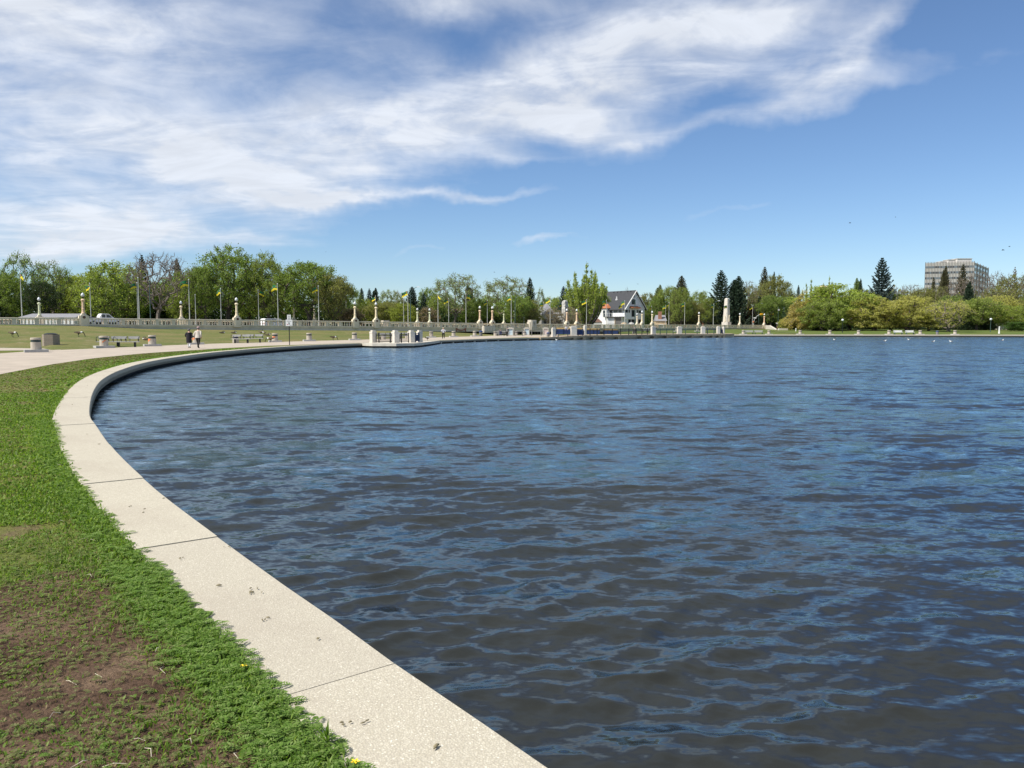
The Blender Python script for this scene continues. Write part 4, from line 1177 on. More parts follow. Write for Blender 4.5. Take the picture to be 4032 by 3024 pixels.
DR = [(2196, 2252, 'dark dock railing in front of the person in blue', 'navy', None), (2278, 2305, 'dark dock railing with a blue screen between two stone pillars', 'navy', 'blue'),
      (2317, 2400, 'dark dock railing, first bay after the narrow stone pillar', 'black', None), (2402, 2500, 'dark dock railing in front of the far blue panels', 'black', None),
      (2502, 2569, 'dark dock railing beside the seated person', 'black', None), (2595, 2670, 'green tinted dock railing to the right of the person in black', 'greenpole', None),
      (2694, 2763, 'green tinted dock railing in front of the two small bollards', 'greenpole', None), (2785, 2824, 'dock railing with dark blue mesh near the dock corner', 'navy', None),
      (2843, 2855, 'short dock railing with dark blue mesh at the dock end', 'navy', 'navy')]
for (a, b, lab, m, so_) in DR:
    qa, _ = dock_pt(a); qb, _ = dock_pt(b); railing(lab, qa, qb, 1.05, 'railings of the dock', True, m, 0.24, so_)
# framed notice boards
def notice(x, y, lab, m):
    q = G(x, y); r = thing('notice_board', lab, 'notice board', (q[0], q[1], 0), 0.15, 'framed notice boards by the bridge')
    for s_ in (-1, 1): obj('upright', (MB().box((s_ * 0.52, 0, 0.68), (0.16, 0.2, 1.36)), M['pillar']), r)
    obj('lintel', (MB().box((0, 0, 1.45), (1.3, 0.24, 0.18)).box((0, 0, 1.58), (0.7, 0.2, 0.1)).box((0, 0, 0.08), (0.86, 0.18, 0.16)), M['pillar']), r)
    obj('poster', (MB().box((0, 0.02, 0.7), (0.86, 0.05, 1.06)), M[m]), r)
    return r
M['poster_blue'] = mat('poster_blue', (0.55, 0.66, 0.80), 0.6, 0.25, 2.5)
M['poster_pink'] = mat('poster_pink', (0.72, 0.58, 0.52), 0.6, 0.2, 2.0)
notice(2074, 1320, 'white framed notice board with a pale blue poster under the crest block', 'poster_blue')
notice(2148.5, 1319.5, 'white framed notice board with a pinkish poster beside the blue bin', 'poster_pink')
notice(2010, 1322.5, 'pale notice board partly hidden by the person in grey', 'poster_blue')
# walk behind the railing, dark openings under the bridge and blue hoardings
for (x0, x1, y0, y1, D, lab) in ((2196, 2252, 1296, 1317.5, 158, 'blue hoarding behind the person in blue'), (2279, 2303, 1297, 1317, 160, 'blue hoarding between the dock pillars'),
                           (2318, 2372, 1299, 1315.5, 164, 'long blue hoarding before the poplar cluster'), (2385, 2446, 1301, 1315, 168, 'last blue hoarding before the lawn opens')):
    a = P(x0, 0, D); b = P(x1, 0, D); L = b[0] - a[0]
    r = thing('hoarding', lab, 'hoarding', (a[0], D, 0.0), 0, 'blue hoardings under the bridge')
    h = zat(y0, D); n = max(2, int(L / 1.2))
    for k in range(n): obj('panel', (MB().box((0, 0, 0), (L / n - 0.05, 0.06, h - 0.25)), M['blue']), r, (L * (k + 0.5) / n, 0.02 * (k % 2), 0.25 + (h - 0.25) / 2))
    for k in range(n + 1): obj('post', (MB().box((0, 0, 0), (0.08, 0.1, h + 0.1)), M['navy']), r, (L * k / n, -0.08, (h + 0.1) / 2))
    obj('top_board', (MB().box((L / 2, 0, h + 0.16), (L, 0.12, 0.3)), M['timber' if x0 < 2400 else 'conc']), r)
# low railing on the walk under the bridge
for (x0, x1, lab) in ((1956, 2005, 'thin railing under the bridge left of the person in grey'), (2020, 2066, 'thin railing under the bridge before the first notice board'),
                      (2084, 2140, 'thin railing under the bridge between the notice boards'), (2160, 2182, 'thin railing under the bridge right of the pinkish poster')):
    D = 148 if x0 < 2080 else 152
    railing(lab, (U(x0) * D, D, 0.0), (U(x1) * D, D, 0.0), 1.15, 'thin railings under the bridge', True, 'grey', 0.5)

# bollards
def make_bollard(label, base=True):
    r = thing('bollard', label, 'bollard', (0, 0, 0), 0, 'round concrete bollards along the promenade')
    z = 0.18 if base else 0.0
    if base: obj('plinth', (MB().box((0, 0, 0.09), (1.4, 1.05, 0.18)), M['slab']), r)
    obj('shaft', (MB().lathe([(0.325, z), (0.318, z + 0.50), (0.295, z + 0.50), (0.295, z + 0.66), (0.325, z + 0.66), (0.325, z + 0.76), (0.305, z + 0.80)], 20), M['conc3']), r)
    obj('band', (MB().lathe([(0.298, z + 0.505), (0.302, z + 0.51), (0.302, z + 0.65), (0.298, z + 0.655)], 20), M['band']), r)
    return r
BOL = [(143, 1387, 1, 'green banded bollard nearest the grass strip corner', .6), (410, 1370.5, 1, 'bollard with an orange smear over its blue band, before the first bench', .7),
       (600, 1363.5, 1, 'bollard with an orange sprayed upper half, beside the sleeping goose', .55), (773, 1356.5, 1, 'bollard half hidden behind the man in the pale jacket', .45),
       (928, 1350.5, 0, 'bollard without plinth in front of the second bench pair', .4), (1083, 1347, 1, 'orange washed bollard behind a standing goose', .4),
       (1217.5, 1343.6, 1, 'clean bollard right of the park sign post', .4), (1396, 1339.5, 1, 'bollard under the lamp before the jetty', .35),
       (1510, 1336.5, 0, 'bollard seen through the first jetty railing', .3), (1604, 1333.5, 0, 'bollard seen through the second jetty railing', .3),
       (1698, 1329.6, 1, 'bollard just right of the jetty, behind the alert goose', .3), (1786, 1327.2, 1, 'bollard ahead of the jogger on the path', .3),
       (1869, 1325, 1, 'bollard left of the blue lidded bin', .3), (1950, 1322, 0, 'bollard left of the bench under the bridge', .3),
       (2032, 1320.5, 0, 'bollard between the person in grey and the crest block', .3), (2065, 1320, 0, 'bollard touching the blue poster board', .3)]
Bn = Series(lambda lab: make_bollard(lab, True)); Bo = Series(lambda lab: make_bollard(lab, False))
for i, (x, y, bs, lab, rz) in enumerate(BOL):
    q = G(x, y); r = (Bn if bs else Bo).put((q[0], q[1], 0.008), rz, lab)
    for ch in list(r.children):
        if ch.name.startswith('band') and i == 0:
            ch.data = ch.data.copy(); ch.data.materials[0] = M['bandg']
    if i in (1, 2, 3, 5):
        mb = MB()
        for k in range(5):
            t0 = {1: -2.2, 2: -3.3, 3: -3.2, 5: -2.7}[i] + k * 0.24; zz0 = 0.32 + 0.05 * k if i != 1 else 0.42 + 0.055 * k
            h = 0.36 if i != 1 else 0.12
            vs = [(0.331 * math.cos(t), 0.331 * math.sin(t), z) for t, z in ((t0, zz0), (t0 + 0.24, zz0 + .05), (t0 + 0.24, min(zz0 + h, .66 if i != 1 else .7)), (t0, min(zz0 + h, .66 if i != 1 else .66)))]
            mb.add(vs, [(0, 1, 2, 3)])
        obj('paint_smear', (mb, M['orange']), r)
# far shore bollards
FB = [(2665, 1314.5, 195, 'small bollard seen through the green dock railing'), (2747, 1314.5, 195, 'small bollard under the lamp, seen through the dock railing'),
      (2927, 0, 173.5, 'far bollard left of the two green benches'), (3028, 0, 173.5, 'far bollard right of the two green benches'),
      (3151, 0, 173.5, 'far bollard below the orange budded tree'), (3268, 0, 173, 'far bollard below the big green willow'),
      (3381, 0, 172.5, 'far bollard left of the shaded path'), (3501, 0, 171.5, 'far bollard left of the white benches'),
      (3624, 0, 171, 'far bollard right of the white benches'), (3761, 0, 170, 'far bollard right of the forked yellow willow')]
for (x, y, D, lab) in FB:
    if y: z = lawn_z(D)
    else: z = 0.03; 
    if D < 180: D -= max(0, (U(x) - 0.35) * 6)
    Bn.put((U(x) * D, D, z), 0.1, lab)

# hexagonal litter bin
q = G(202, 1367.5)
r = thing('litter_bin', 'large hexagonal rough concrete litter bin beside the green banded bollard', 'litter bin', (q[0], q[1], 0.0), rad(12))
obj('shell', (MB().lathe([(0.68, 0), (0.68, 1.08), (0.56, 1.08), (0.54, 0.95)], 6), M['agg']), r)
obj('lid', (MB().lathe([(0.53, 1.0), (0.50, 1.14), (0.25, 1.20)], 12), M['black']), r)
obj('foot_slab', (MB().box((0, 0, 0.03), (2.6, 1.5, 0.06)), M['slab']), r)

# benches
def make_bench(label, m='black', seats=2, seatm='grey'):
    r = thing('bench', label, 'bench', (0, 0, 0), 0, 'park benches along the promenade')
    L = 2.0 if seats == 2 else 1.8
    obj('seat', (MB().box((0, 0, 0.45), (L, 0.42, 0.06)), M[seatm]), r)
    for s_ in (-1, 1): obj('leg', (MB().box((s_ * L * 0.32, 0.02, 0.21), (0.13, 0.24, 0.42)), M[m]), r)
    for s_ in (-1, 1):
        obj('backrest', (MB().box((s_ * L * 0.25, 0.30, 0.80), (L * 0.44, 0.06, 0.22)), M[seatm]), r)
        for t in (-0.16, 0.16):
            obj('back_stay', (MB().tube([(s_ * L * 0.25 + t * L, 0.2, 0.46), (s_ * L * 0.25 + t * L, 0.28, 0.58), (s_ * L * 0.25 + t * L, 0.27, 0.72)], 0.025, 5), M[m]), r)
    for x in (-L * 0.49, 0.0, L * 0.49):
        obj('armrest', (MB().tube([(x, 0.26, 0.84), (x, 0.05, 0.86), (x, -0.14, 0.83), (x, -0.20, 0.72), (x, -0.17, 0.48)], 0.027, 6), M[m]), r)
    return r
def make_plain_bench(label, m, n_back=2):
    r = thing('bench', label, 'bench', (0, 0, 0), 0, 'park benches along the promenade')
    L = 1.9
    for k in range(2): obj('seat_board', (MB().box((0, -0.12 + 0.24 * k, 0.44), (L, 0.2, 0.05)), M[m]), r)
    for k in range(n_back): obj('back_board', (MB().box((0, 0.27, 0.62 + 0.2 * k), (L, 0.05, 0.16)), M[m]), r)
    for s_ in (-1, 1):
        obj('leg', (MB().box((s_ * L * 0.42, 0, 0.21), (0.09, 0.4, 0.42)), M['greenpole']), r)
        obj('armrest', (MB().tube([(s_ * L * 0.49, 0.26, 0.7), (s_ * L * 0.49, -0.18, 0.68), (s_ * L * 0.49, -0.2, 0.45)], 0.03, 5), M['greenpole']), r)
    return r
B2 = Series(lambda lab: make_bench(lab, 'black', 2, 'slab'))
for (x, y, rz, lab) in ((432, 1366.5, .22, 'dark metal bench behind the orange smeared bollard'), (500, 1367, .20, 'dark metal bench with a navy leg next to the smeared bollard bench'),
                        (950, 1351.5, .12, 'dark bench directly behind the bollard without plinth'), (1000, 1349.5, .12, 'dark bench partly hidden by geese, right of the plinthless bollard'),
                        (1518, 1338.5, .2, 'dark bench glimpsed through the first jetty railing'), (1592, 1335, .2, 'dark bench glimpsed through the second jetty railing'),
                        (1972, 1323, .1, 'dark blue bench under the bridge beside the person in grey'), (2543, 1313.5, .1, 'small dark bench behind the seated person on the dock'), (2557, 1313.5, .1, 'small dark bench beside the broad pillar and the seated person')):
    q = G(x, y); 
    if x > 2500: D = 188.0; q = np.array([U(x) * D, D, lawn_z(D) + 0.05])
    B2.put((q[0], q[1], max(0.008, q[2])), rz, lab)
Bg = Series(lambda lab: make_plain_bench(lab, 'slab')); Bw = Series(lambda lab: make_plain_bench(lab, 'white'))
for (x, rz, lab) in ((2951, 0.05, 'grey green bench below the wing lamp, first of two on the shore'), (2988, 0.0, 'grey green bench below the traffic signal')):
    D = 175.0; Bg.put((U(x) * D, D, 0.08), rz, lab)
for (x, rz, lab) in ((3538, 0.0, 'white bench under the orange willow, first of two'), (3584, 0.05, 'white bench under the orange willow, next to the small bollard')):
    D = 171.0; Bw.put((U(x) * D, D, 0.08), rz, lab)
# blue lidded bins
def bin_(x, D, z, lab, s=1.0):
    r = thing('waste_bin', lab, 'waste bin', (U(x) * D, D, z), 0, 'blue lidded waste bins'); r.scale = (s, s, s)
    obj('drum', (MB().lathe([(0.27, 0), (0.30, 0.05), (0.30, 0.72), (0.27, 0.74)], 14), M['grey']), r)
    obj('lid', (MB().lathe([(0.33, 0.72), (0.34, 0.80), (0.25, 0.94), (0.1, 0.98)], 14), M['blue']), r)
bin_(1893, 148, 0.0, 'round waste bin with blue lid beside the salmon lamps', 1.05)
bin_(3691, 170, 0.06, 'dark waste bin with blue lid on the far shore under the willows', 0.9)
bin_(2158, 131, 0.05, 'small waste bin with blue lid at the pinkish notice board', 0.8)
# park sign
q = G(1140, 1358.5)
r = thing('park_sign', 'white park sign with an up arrow and a pictogram plate above', 'sign', (q[0], q[1], 0), 0.12)
k = q[1] / FPX
def zz(y): return (1358.5 - y) * k
obj('post', (MB().box((0, 0.03, zz(1299)), (0.075, 0.05, zz(1240))), M['black']), r)
pl1 = obj('upper_plate', (MB().box((0, 0, 0), (14 * k, 0.02, 18.5 * k)), M['white']), r, (0, 0, zz(1249)))
pl2 = obj('lower_plate', (MB().box((0, -0.005, 0), (25.5 * k, 0.02, 25 * k)), M['white']), r, (0, 0, zz(1271.5)))
f = lambda a, b, h: (a, -0.012 - h, b)
mb = MB()
mb.prism([(-0.07, 0.17), (-0.03, 0.10), (0, 0.13), (0.03, 0.10), (0.07, 0.17), (0.05, 0.06), (0, 0.0), (-0.05, 0.06)], 0, 0.004, f).box((0, -0.014, -0.045), (0.13, 0.006, 0.016)).box((0, -0.014, -0.08), (0.11, 0.006, 0.014)).box((-0.035, -0.014, -0.125), (0.055, 0.006, 0.03)).box((0.035, -0.014, -0.125), (0.05, 0.006, 0.02)).box((0, -0.014, -0.2), (0.15, 0.006, 0.022))
obj('pictogram', (mb, M['grey']), pl1)
f2 = lambda a, b, h: (a, -0.017 - h, b)
obj('arrow', (MB().prism([(0, 0.08), (0.10, -0.05), (0.035, -0.045), (0.035, -0.19), (-0.035, -0.19), (-0.035, -0.045), (-0.10, -0.05)], 0, 0.004, f2), M['grey']), pl2)
obj('printed_lines', (MB().box((0, -0.019, 0.185), (0.46, 0.006, 0.018)).box((0, -0.019, 0.145), (0.40, 0.006, 0.016)), M['slab']), pl2)
obj('red_print', (MB().box((-0.15, -0.019, -0.15), (0.10, 0.006, 0.07)), M['red']), pl2)
obj('black_print', (MB().box((0.16, -0.019, -0.22), (0.2, 0.006, 0.02)), M['black']), pl2)
# globe lamp and small posts on the far shore
def globe_lamp(x, D, y, lab, m='greenpole'):
    z = lawn_z(D); r = thing('park_lamp', lab, 'park lamp', (U(x) * D, D, z), 0, 'park lamps on the far shore')
    h = zat(y, D) - z
    obj('post', (MB().lathe([(0.12, 0), (0.1, 0.3), (0.06, 0.5), (0.05, h - 0.2), (0.12, h - 0.15)], 8), M[m]), r)
    obj('globe', (MB().lathe([(0.1, h - 0.18), (0.26, h - 0.05), (0.30, h + 0.1), (0.26, h + 0.25), (0.1, h + 0.38)], 12), M['globe'], True), r)
globe_lamp(3900, 190, 1259, 'park lamp with a round white globe before the dark evergreens')
globe_lamp(3317, 186, 1262, 'dark park lamp post between the willow trunks', 'black')
r = thing('path_post', 'small white stone post on the far lawn under the trees', 'post', (U(3935) * 178, 178, 0.12)); 
obj('shaft', (MB().lathe([(0.22, 0), (0.16, 0.5), (0.13, 1.5), (0.2, 1.55), (0.05, 1.7)], 8), M['white']), r)
r = thing('path_post', 'tiny white post below the orange budded tree', 'post', (U(3134) * 196, 196, 0.55))
obj('shaft', (MB().lathe([(0.12, 0), (0.1, 0.6), (0.15, 0.7), (0.05, 0.85)], 8), M['white']), r)
# grey monument wall between trunks
D = 222.0
r = thing('monument_wall', 'low grey stone monument wall between two tree trunks', 'wall', (U(3950) * D, D, 0.9))
for i, (x, wd) in enumerate(((-1.35, 1.1), (-0.2, 1.1), (0.95, 1.1))): obj('stone_panel', (MB().box((x, 0.02 * i, 1.3), (wd, 0.4, 2.6)), M['slab']), r)
obj('coping', (MB().box((-0.2, 0, 2.72), (4.6, 0.6, 0.2)), M['conc']), r)
obj('plinth', (MB().box((-0.2, -0.1, 0.15), (4.0, 0.8, 0.3)), M['conc']), r)

# ------------------------------------------------------------------ houses and the tower
def face_frame(o, ax):
    "local frame helper: a along ax, h up, d out of the wall"
    ax = np.array(ax) / np.linalg.norm(ax); nx = np.array([ax[1], -ax[0]])
    return lambda a, b, h: (o[0] + ax[0] * a + nx[0] * h, o[1] + ax[1] * a + nx[1] * h, o[2] + b)
def arch(w_, h, n=8):
    return [(-w_ / 2, 0), (w_ / 2, 0), (w_ / 2, h - w_ / 2)] + [(w_ / 2 * math.cos(t), h - w_ / 2 + w_ / 2 * math.sin(t)) for t in np.linspace(0, PI, n)[1:-1]] + [(-w_ / 2, h - w_ / 2)]
def window(parent, f, a, b, w_, h, frame='white', pane='glass', poly=None):
    m = 0.09
    p = poly or [(-w_ / 2, 0), (w_ / 2, 0), (w_ / 2, h), (-w_ / 2, h)]
    big = [(q[0] * (1 + 2 * m / w_), (q[1] - h / 2) * (1 + 2 * m / h) + h / 2) for q in p]
    wn_ = obj('window', (MB().prism([(a + q[0], b + q[1]) for q in big], 0.004, 0.05, f), M[frame]), parent)
    obj('pane', (MB().prism([(a + q[0], b + q[1]) for q in p], 0.02, 0.07, f), M[pane]), wn_)
    return wn_
# white house with the dark roof
D = 255.0
GW, GL = 9.2, 15.5
k = D / FPX
hz = 0.9
eave = zat(1211, D) - hz; apex = zat(1146, D) - hz
hx = U(2460) * D
house = thing('white_house', 'white house with a big dark gable roof and copper awnings', 'house', (hx, D, hz))
ga = np.array([0.80, 0.60]); la = np.array([-0.60, 0.80])         # along the gable, along the ridge
gf = face_frame((0, 0, 0), ga); lf = face_frame(tuple(la * GL) + (0,), -la)
poly = [(0, 0), (GW, 0), (GW, eave), (GW / 2, apex), (0, eave)]
mb = MB().prism(poly, 0, -GL, lambda a, b, h: (ga[0] * a + la[0] * -h, ga[1] * a + la[1] * -h, b))
obj('wall', (mb, M['siding']), house)
def slope(s_):
    ov = 0.75
    e = -ov if s_ < 0 else GW + ov
    dz = (apex - eave) / (GW / 2) * ov
    q = []
    for t in (-0.6, GL + 0.5):
        for (a, b) in ((e, eave - dz), (GW / 2, apex)):
            for th in (0.04, 0.30): q.append((ga[0] * a + la[0] * t, ga[1] * a + la[1] * t, b + th))
    return MB().add(q, [(0, 2, 3, 1), (4, 5, 7, 6), (0, 1, 5, 4), (2, 6, 7, 3), (1, 3, 7, 5), (0, 4, 6, 2)])
for s_ in (-1, 1):
    rf = obj('roof', (slope(s_), M['roofdark']), house)
    if s_ < 0:
        for t, b in ((9.5, .93), (7.8, .93), (6.1, .93), (3.0, .93), (1.6, .93)):
            a = GW / 2 * b; obj('vent', (MB().box((ga[0] * a + la[0] * t, ga[1] * a + la[1] * t, eave + (apex - eave) * b + 0.35), (0.45, 0.3, 0.25)), M['black']), rf)
        a = GW / 2 * 0.45; t = 6.0
        obj('chimney', (MB().box((ga[0] * a + la[0] * t, ga[1] * a + la[1] * t, eave + (apex - eave) * .45 + 0.7), (0.3, 0.3, 1.3)).box((ga[0] * a + la[0] * t, ga[1] * a + la[1] * t, eave + (apex - eave) * .45 + 0.3), (0.75, 0.6, 0.5)), M['white']), rf)
    # barge board
    e = -0.75 if s_ < 0 else GW + 0.75; dz = (apex - eave) / (GW / 2) * 0.75
    obj('barge_board', (MB().tube([(ga[0] * e + la[0] * -.66, ga[1] * e + la[1] * -.66, eave - dz + 0.1), (ga[0] * GW / 2 + la[0] * -.66, ga[1] * GW / 2 + la[1] * -.66, apex + 0.1)], 0.16, 4), M['white']), house)
def hy(y): return zat(y, D) - hz
kk = GW / 77.0
window(house, gf, (2493 - 2460) * kk, hy(1198), 1.75, (1198 - 1177) * k, poly=arch(1.75, (1198 - 1177) * k), pane='glass')
wr = [(0.38 * math.cos(t), 0.5 + 0.5 * math.sin(t)) for t in np.linspace(0, 2 * PI, 12, endpoint=False)]
window(house, gf, (2494 - 2460) * kk, hy(1171), 0.76, 1.0, poly=wr)
dr = obj('door', (MB().prism([((2486 - 2460) * kk, hy(1247)), ((2499 - 2460) * kk, hy(1247)), ((2499 - 2460) * kk, hy(1221)), ((2486 - 2460) * kk, hy(1221))], 0.01, 0.08, gf), M['glass']), house)
for a, w_, y0, y1 in ((2466, 1.1, 1231, 1220), (2476, .55, 1231, 1220), (2508.5, .6, 1231, 1221), (2518, 1.15, 1232, 1222)): window(house, gf, (a - 2460) * kk, hy(y0), w_, (y0 - y1) * k)
for a0, a1 in ((2473, 2483), (2485, 2501), (2512, 2523)):
    obj('basement_opening', (MB().prism([((a0 - 2460) * kk, 0.0), ((a1 - 2460) * kk, 0.0), ((a1 - 2460) * kk, hy(1258)), ((a0 - 2460) * kk, hy(1258))], 0.01, 0.05, gf), M['dark']), house)
obj('sill_band', (MB().prism([(0.0, hy(1257)), (GW, hy(1257)), (GW, hy(1254)), (0, hy(1254))], 0.0, 0.12, gf), M['white']), house)
# awning over the door
a0, a1 = (2475 - 2460) * kk, (2516 - 2460) * kk
vs = [gf(a0, hy(1213), 1.3), gf(a1, hy(1213), 1.3), gf(a1 - .9, hy(1205), 0.02), gf(a0 + .5, hy(1205), 0.02), gf(a0, hy(1214), 0.02), gf(a1, hy(1214), 0.02)]
obj('awning', (MB().add(vs, [(0, 1, 2, 3), (0, 3, 4), (1, 5, 2), (0, 4, 5, 1)]), M['copper']), house)
# long side: windows, balcony, copper roofed bay
LK = GL / 130.0                                       # metres along the side wall per photo pixel
def la_(x): return GL - (2460 - x) * GL / 122.0
for x0, x1, y0, y1 in ((2419, 2434, 1231, 1221), (2437, 2452, 1231, 1221), (2393, 2403, 1246, 1221), (2405, 2415, 1246, 1221), (2371, 2378, 1232, 1222), (2382, 2389, 1232, 1222)):
    c = la_((x0 + x1) / 2); w_ = la_(x1) - la_(x0); window(house, lf, c, hy(y0), abs(w_), (y0 - y1) * k)
b0_, b1_ = la_(2364), la_(2409)
bay = [lf(b0_ - 0.4, hy(1213), 0.02), lf(b0_, hy(1213), 2.0), lf(b1_ - 0.5, hy(1213), 2.0), lf(b1_ + 0.2, hy(1212), 0.02), lf(b0_ + .8, hy(1195), 0.02), lf(b1_ - 1.4, hy(1195), 0.02)]
obj('bay_roof', (MB().add(bay, [(1, 2, 5, 4), (0, 1, 4), (2, 3, 5), (0, 3, 2, 1), (0, 4, 5, 3)]), M['copper']), house)
obj('bay_wall', (MB().prism([(b0_, 0), (b1_ - .6, 0), (b1_ - .6, hy(1213.2)), (b0_, hy(1213.2))], 0.01, 1.6, lf), M['white']), house)
f3 = lambda a, b, h: lf(a, b, h + 1.6)
for x0, x1, y0, y1 in ((2392, 2401, 1246, 1221), (2370, 2376, 1232, 1221)):
    window(house, f3, la_((x0 + x1) / 2), hy(y0), abs(la_(x1) - la_(x0)), (y0 - y1) * k)
obj('balcony', (MB().prism([(la_(2400), hy(1249)), (GL, hy(1249)), (GL, hy(1246.5)), (la_(2400), hy(1246.5))], 0.01, 2.4, lf), M['grey']), house)
bl = MB()
for i in range(9):
    a = la_(2400) + (GL - la_(2400)) * i / 8; bl.prism([(a - .03, hy(1246.4)), (a + .03, hy(1246.4)), (a + .03, hy(1233)), (a - .03, hy(1233))], 2.3, 2.36, lf)
bl.prism([(la_(2400), hy(1233.6)), (GL, hy(1233.6)), (GL, hy(1233)), (la_(2400), hy(1233))], 2.28, 2.38, lf)
obj('balcony_rail', (bl, M['white']), house)
obj('stair', (MB().prism([(la_(2360), hy(1233)), (la_(2364), hy(1233)), (la_(2383), hy(1272)), (la_(2377), hy(1272))], 1.9, 2.3, lf), M['black']), house)
# shed in front with white doors and a dark grid
D2 = 238.0; k2 = D2 / FPX
r = thing('garden_shed', 'flat roofed white shed with a dark gridded side before the house', 'shed', (U(2390.5) * D2, D2, 1.0), 0)
w1 = (2420 - 2390.5) * k2; w2 = (2446 - 2420) * k2; h = zat(1250.5, D2) - 1.0
obj('wall', (MB().box(((w1 + w2) / 2, 1.5, h / 2), (w1 + w2, 2.9, h)), M['white']), r)
obj('roof', (MB().box(((w1 + w2) / 2 + .1, 1.4, h + 0.1), (w1 + w2 + 0.6, 3.6, 0.18)), M['roofdark']), r)
for i in (0, 1):
    for j in (0, 1): obj('panel', (MB().box((0, 0, 0), (w1 / 2 - 0.06, 0.06, h / 2 - 0.1)), M['siding']), r, (w1 * (0.25 + 0.5 * i), 0.03, h * (0.25 + 0.5 * j)))
obj('side_post', (MB().box((w1 + 0.05, -0.04, h / 2), (0.22, 0.12, h)), M['tan']), r)
for i in range(4): obj('grid_pane', (MB().box((0, 0, 0), (w2 / 4 - 0.08, 0.06, h - 0.15)), M['grey']), r, (w1 + 0.2 + (w2 - .2) * (i + 0.5) / 4, 0.03, h / 2))
# garden parasol-like shelters
for (x, D2, lab) in ((2486, 236, 'pale two tiered patio parasol below the house door'), (2457, 236, 'tan patio parasol beside the gridded shed')):
    r = thing('patio_parasol', lab, 'parasol', (U(x) * D2, D2, 1.0), 0, 'patio parasols before the white house')
    obj('pole', (MB().tube([(0, 0, 0), (0, 0, 2.2)], 0.05, 6), M['white']), r)
    obj('canopy', (MB().lathe([(1.05, 1.62), (0.75, 1.85), (0.72, 1.87), (0.74, 2.05), (0.1, 2.2)], 8), M['slab' if x > 2470 else 'tan']), r)
    obj('table', (MB().lathe([(0.5, 0.68), (0.5, 0.74), (0.05, 0.75)], 10).lathe([(0.05, 0), (0.05, 0.68)], 6), M['white']), r)
# simple houses
def gable_house(name, lab, x0, x1, D, y_eave, y_ridge, wall_m, roof_m, rz=0.0, ridge='x', depth=8.0, wins=(), hipped=0.0, chim=None, z0=1.2):
    k = D / FPX; L = (x1 - x0) * k
    r = thing(name, lab, 'house', (U((x0 + x1) / 2) * D, D + depth / 2, z0), rz)
    he = zat(y_eave, D) - z0; hr = zat(y_ridge, D) - z0
    obj('wall', (MB().box((0, 0, he / 2), (L * 0.94, depth * 0.94, he)), M[wall_m]), r)
    if ridge == 'x': q = [(-L/2, -depth/2, he), (L/2, -depth/2, he), (L/2, depth/2, he), (-L/2, depth/2, he), (-L/2 + hipped * L, 0, hr), (L/2 - hipped * L, 0, hr)]; fc = [(0, 1, 5, 4), (2, 3, 4, 5), (0, 4, 3), (1, 2, 5), (0, 3, 2, 1)]
    else: q = [(-L/2, -depth/2, he), (L/2, -depth/2, he), (L/2, depth/2, he), (-L/2, depth/2, he), (0, -depth/2 + hipped * depth, hr), (0, depth/2, hr)]; fc = [(0, 4, 5, 3), (1, 2, 5, 4), (0, 1, 4), (2, 3, 5), (0, 3, 2, 1)]
    rf = obj('roof', (MB().add(q, fc), M[roof_m]), r)
    if chim: obj('chimney', (MB().box((chim[0] * L, -depth * 0.3, (he + hr) / 2 + chim[1]), (1.1, 0.9, hr - he + 1.6)), M['brick']), rf)
    f = lambda a, b, h: (a, -depth * 0.47 - h, b)
    for (a, b, w_, h) in wins: window(r, f, a * L, b, w_, h)
    return r
gable_house('shed', 'long low shed with a pale grey roof behind the left balustrade', 72, 300, 150, 1250, 1234, 'white', 'roofgrey', 0.0, 'x', 7, (), 0.06, None, 1.9)
gable_house('brown_house', 'brown roofed house with white garage doors behind the leaning aspen', 1742, 1836, 225, 1248, 1210, 'tan', 'roofbrown', 0.1, 'x', 9, ((-0.25, .3, 2.2, 1.8), (0.2, .3, 2.6, 1.8)), 0.2, (-0.2, 0.2))
for (x0, x1) in ((1737, 1757), (1774, 1815)): 
    pass
gable_house('grey_house', 'grey house with a steep shingle roof left of the mottled pylon', 2122, 2180, 228, 1238, 1195, 'slab', 'roofgrey', 0.15, 'y', 11, ((-0.28, 1.4, 1.1, 1.6), (0.05, 0.6, 1.4, 2.2), (0.33, 1.2, 0.9, 1.7)), 0.28)
gable_house('low_house', 'low grey house wing with big windows beside the mottled pylon', 2178, 2214, 230, 1238, 1230, 'siding', 'roofgrey', 0.0, 'x', 7, ((-0.2, .8, 1.0, 1.9), (0.25, .8, 1.0, 1.9)), 0.1)
gable_house('chimney_house', 'house with a blue grey roof and broad brick chimney', 2586, 2632, 250, 1264, 1240, 'tan', 'roofgrey', -0.1, 'x', 9, ((0.0, .3, 1.2, 1.0),), 0.1, (-0.08, 0.3))
gable_house('brown_shed', 'small brown roofed shed at the foot of the poplar cluster', 2333, 2372, 240, 1269, 1255, 'white', 'roofbrown', 0.0, 'x', 5, ((0.0, .2, 1.8, .8),), 0.3)
gable_house('white_garage', 'low house with a white gable peeking out by the purple tree', 2922, 2962, 285, 1254, 1238, 'tan', 'white', 0.0, 'x', 9, (), 0.3)
gable_house('pale_block', 'pale flat roofed building top showing above the green willow', 3236, 3262, 420, 1131, 1122, 'tan', 'tan', 0.0, 'x', 9, ((-0.2, 20.5, .9, 1.0), (0.2, 20.5, .9, 1.0)), 0.45)
gable_house('rear_house', 'house wall in red brick tones behind the trees left of the obelisk', 2768, 2800, 265, 1252, 1240, 'brick', 'roofgrey', 0.0, 'x', 8, ((0.1, .6, 1.2, 1.2),), 0.2)

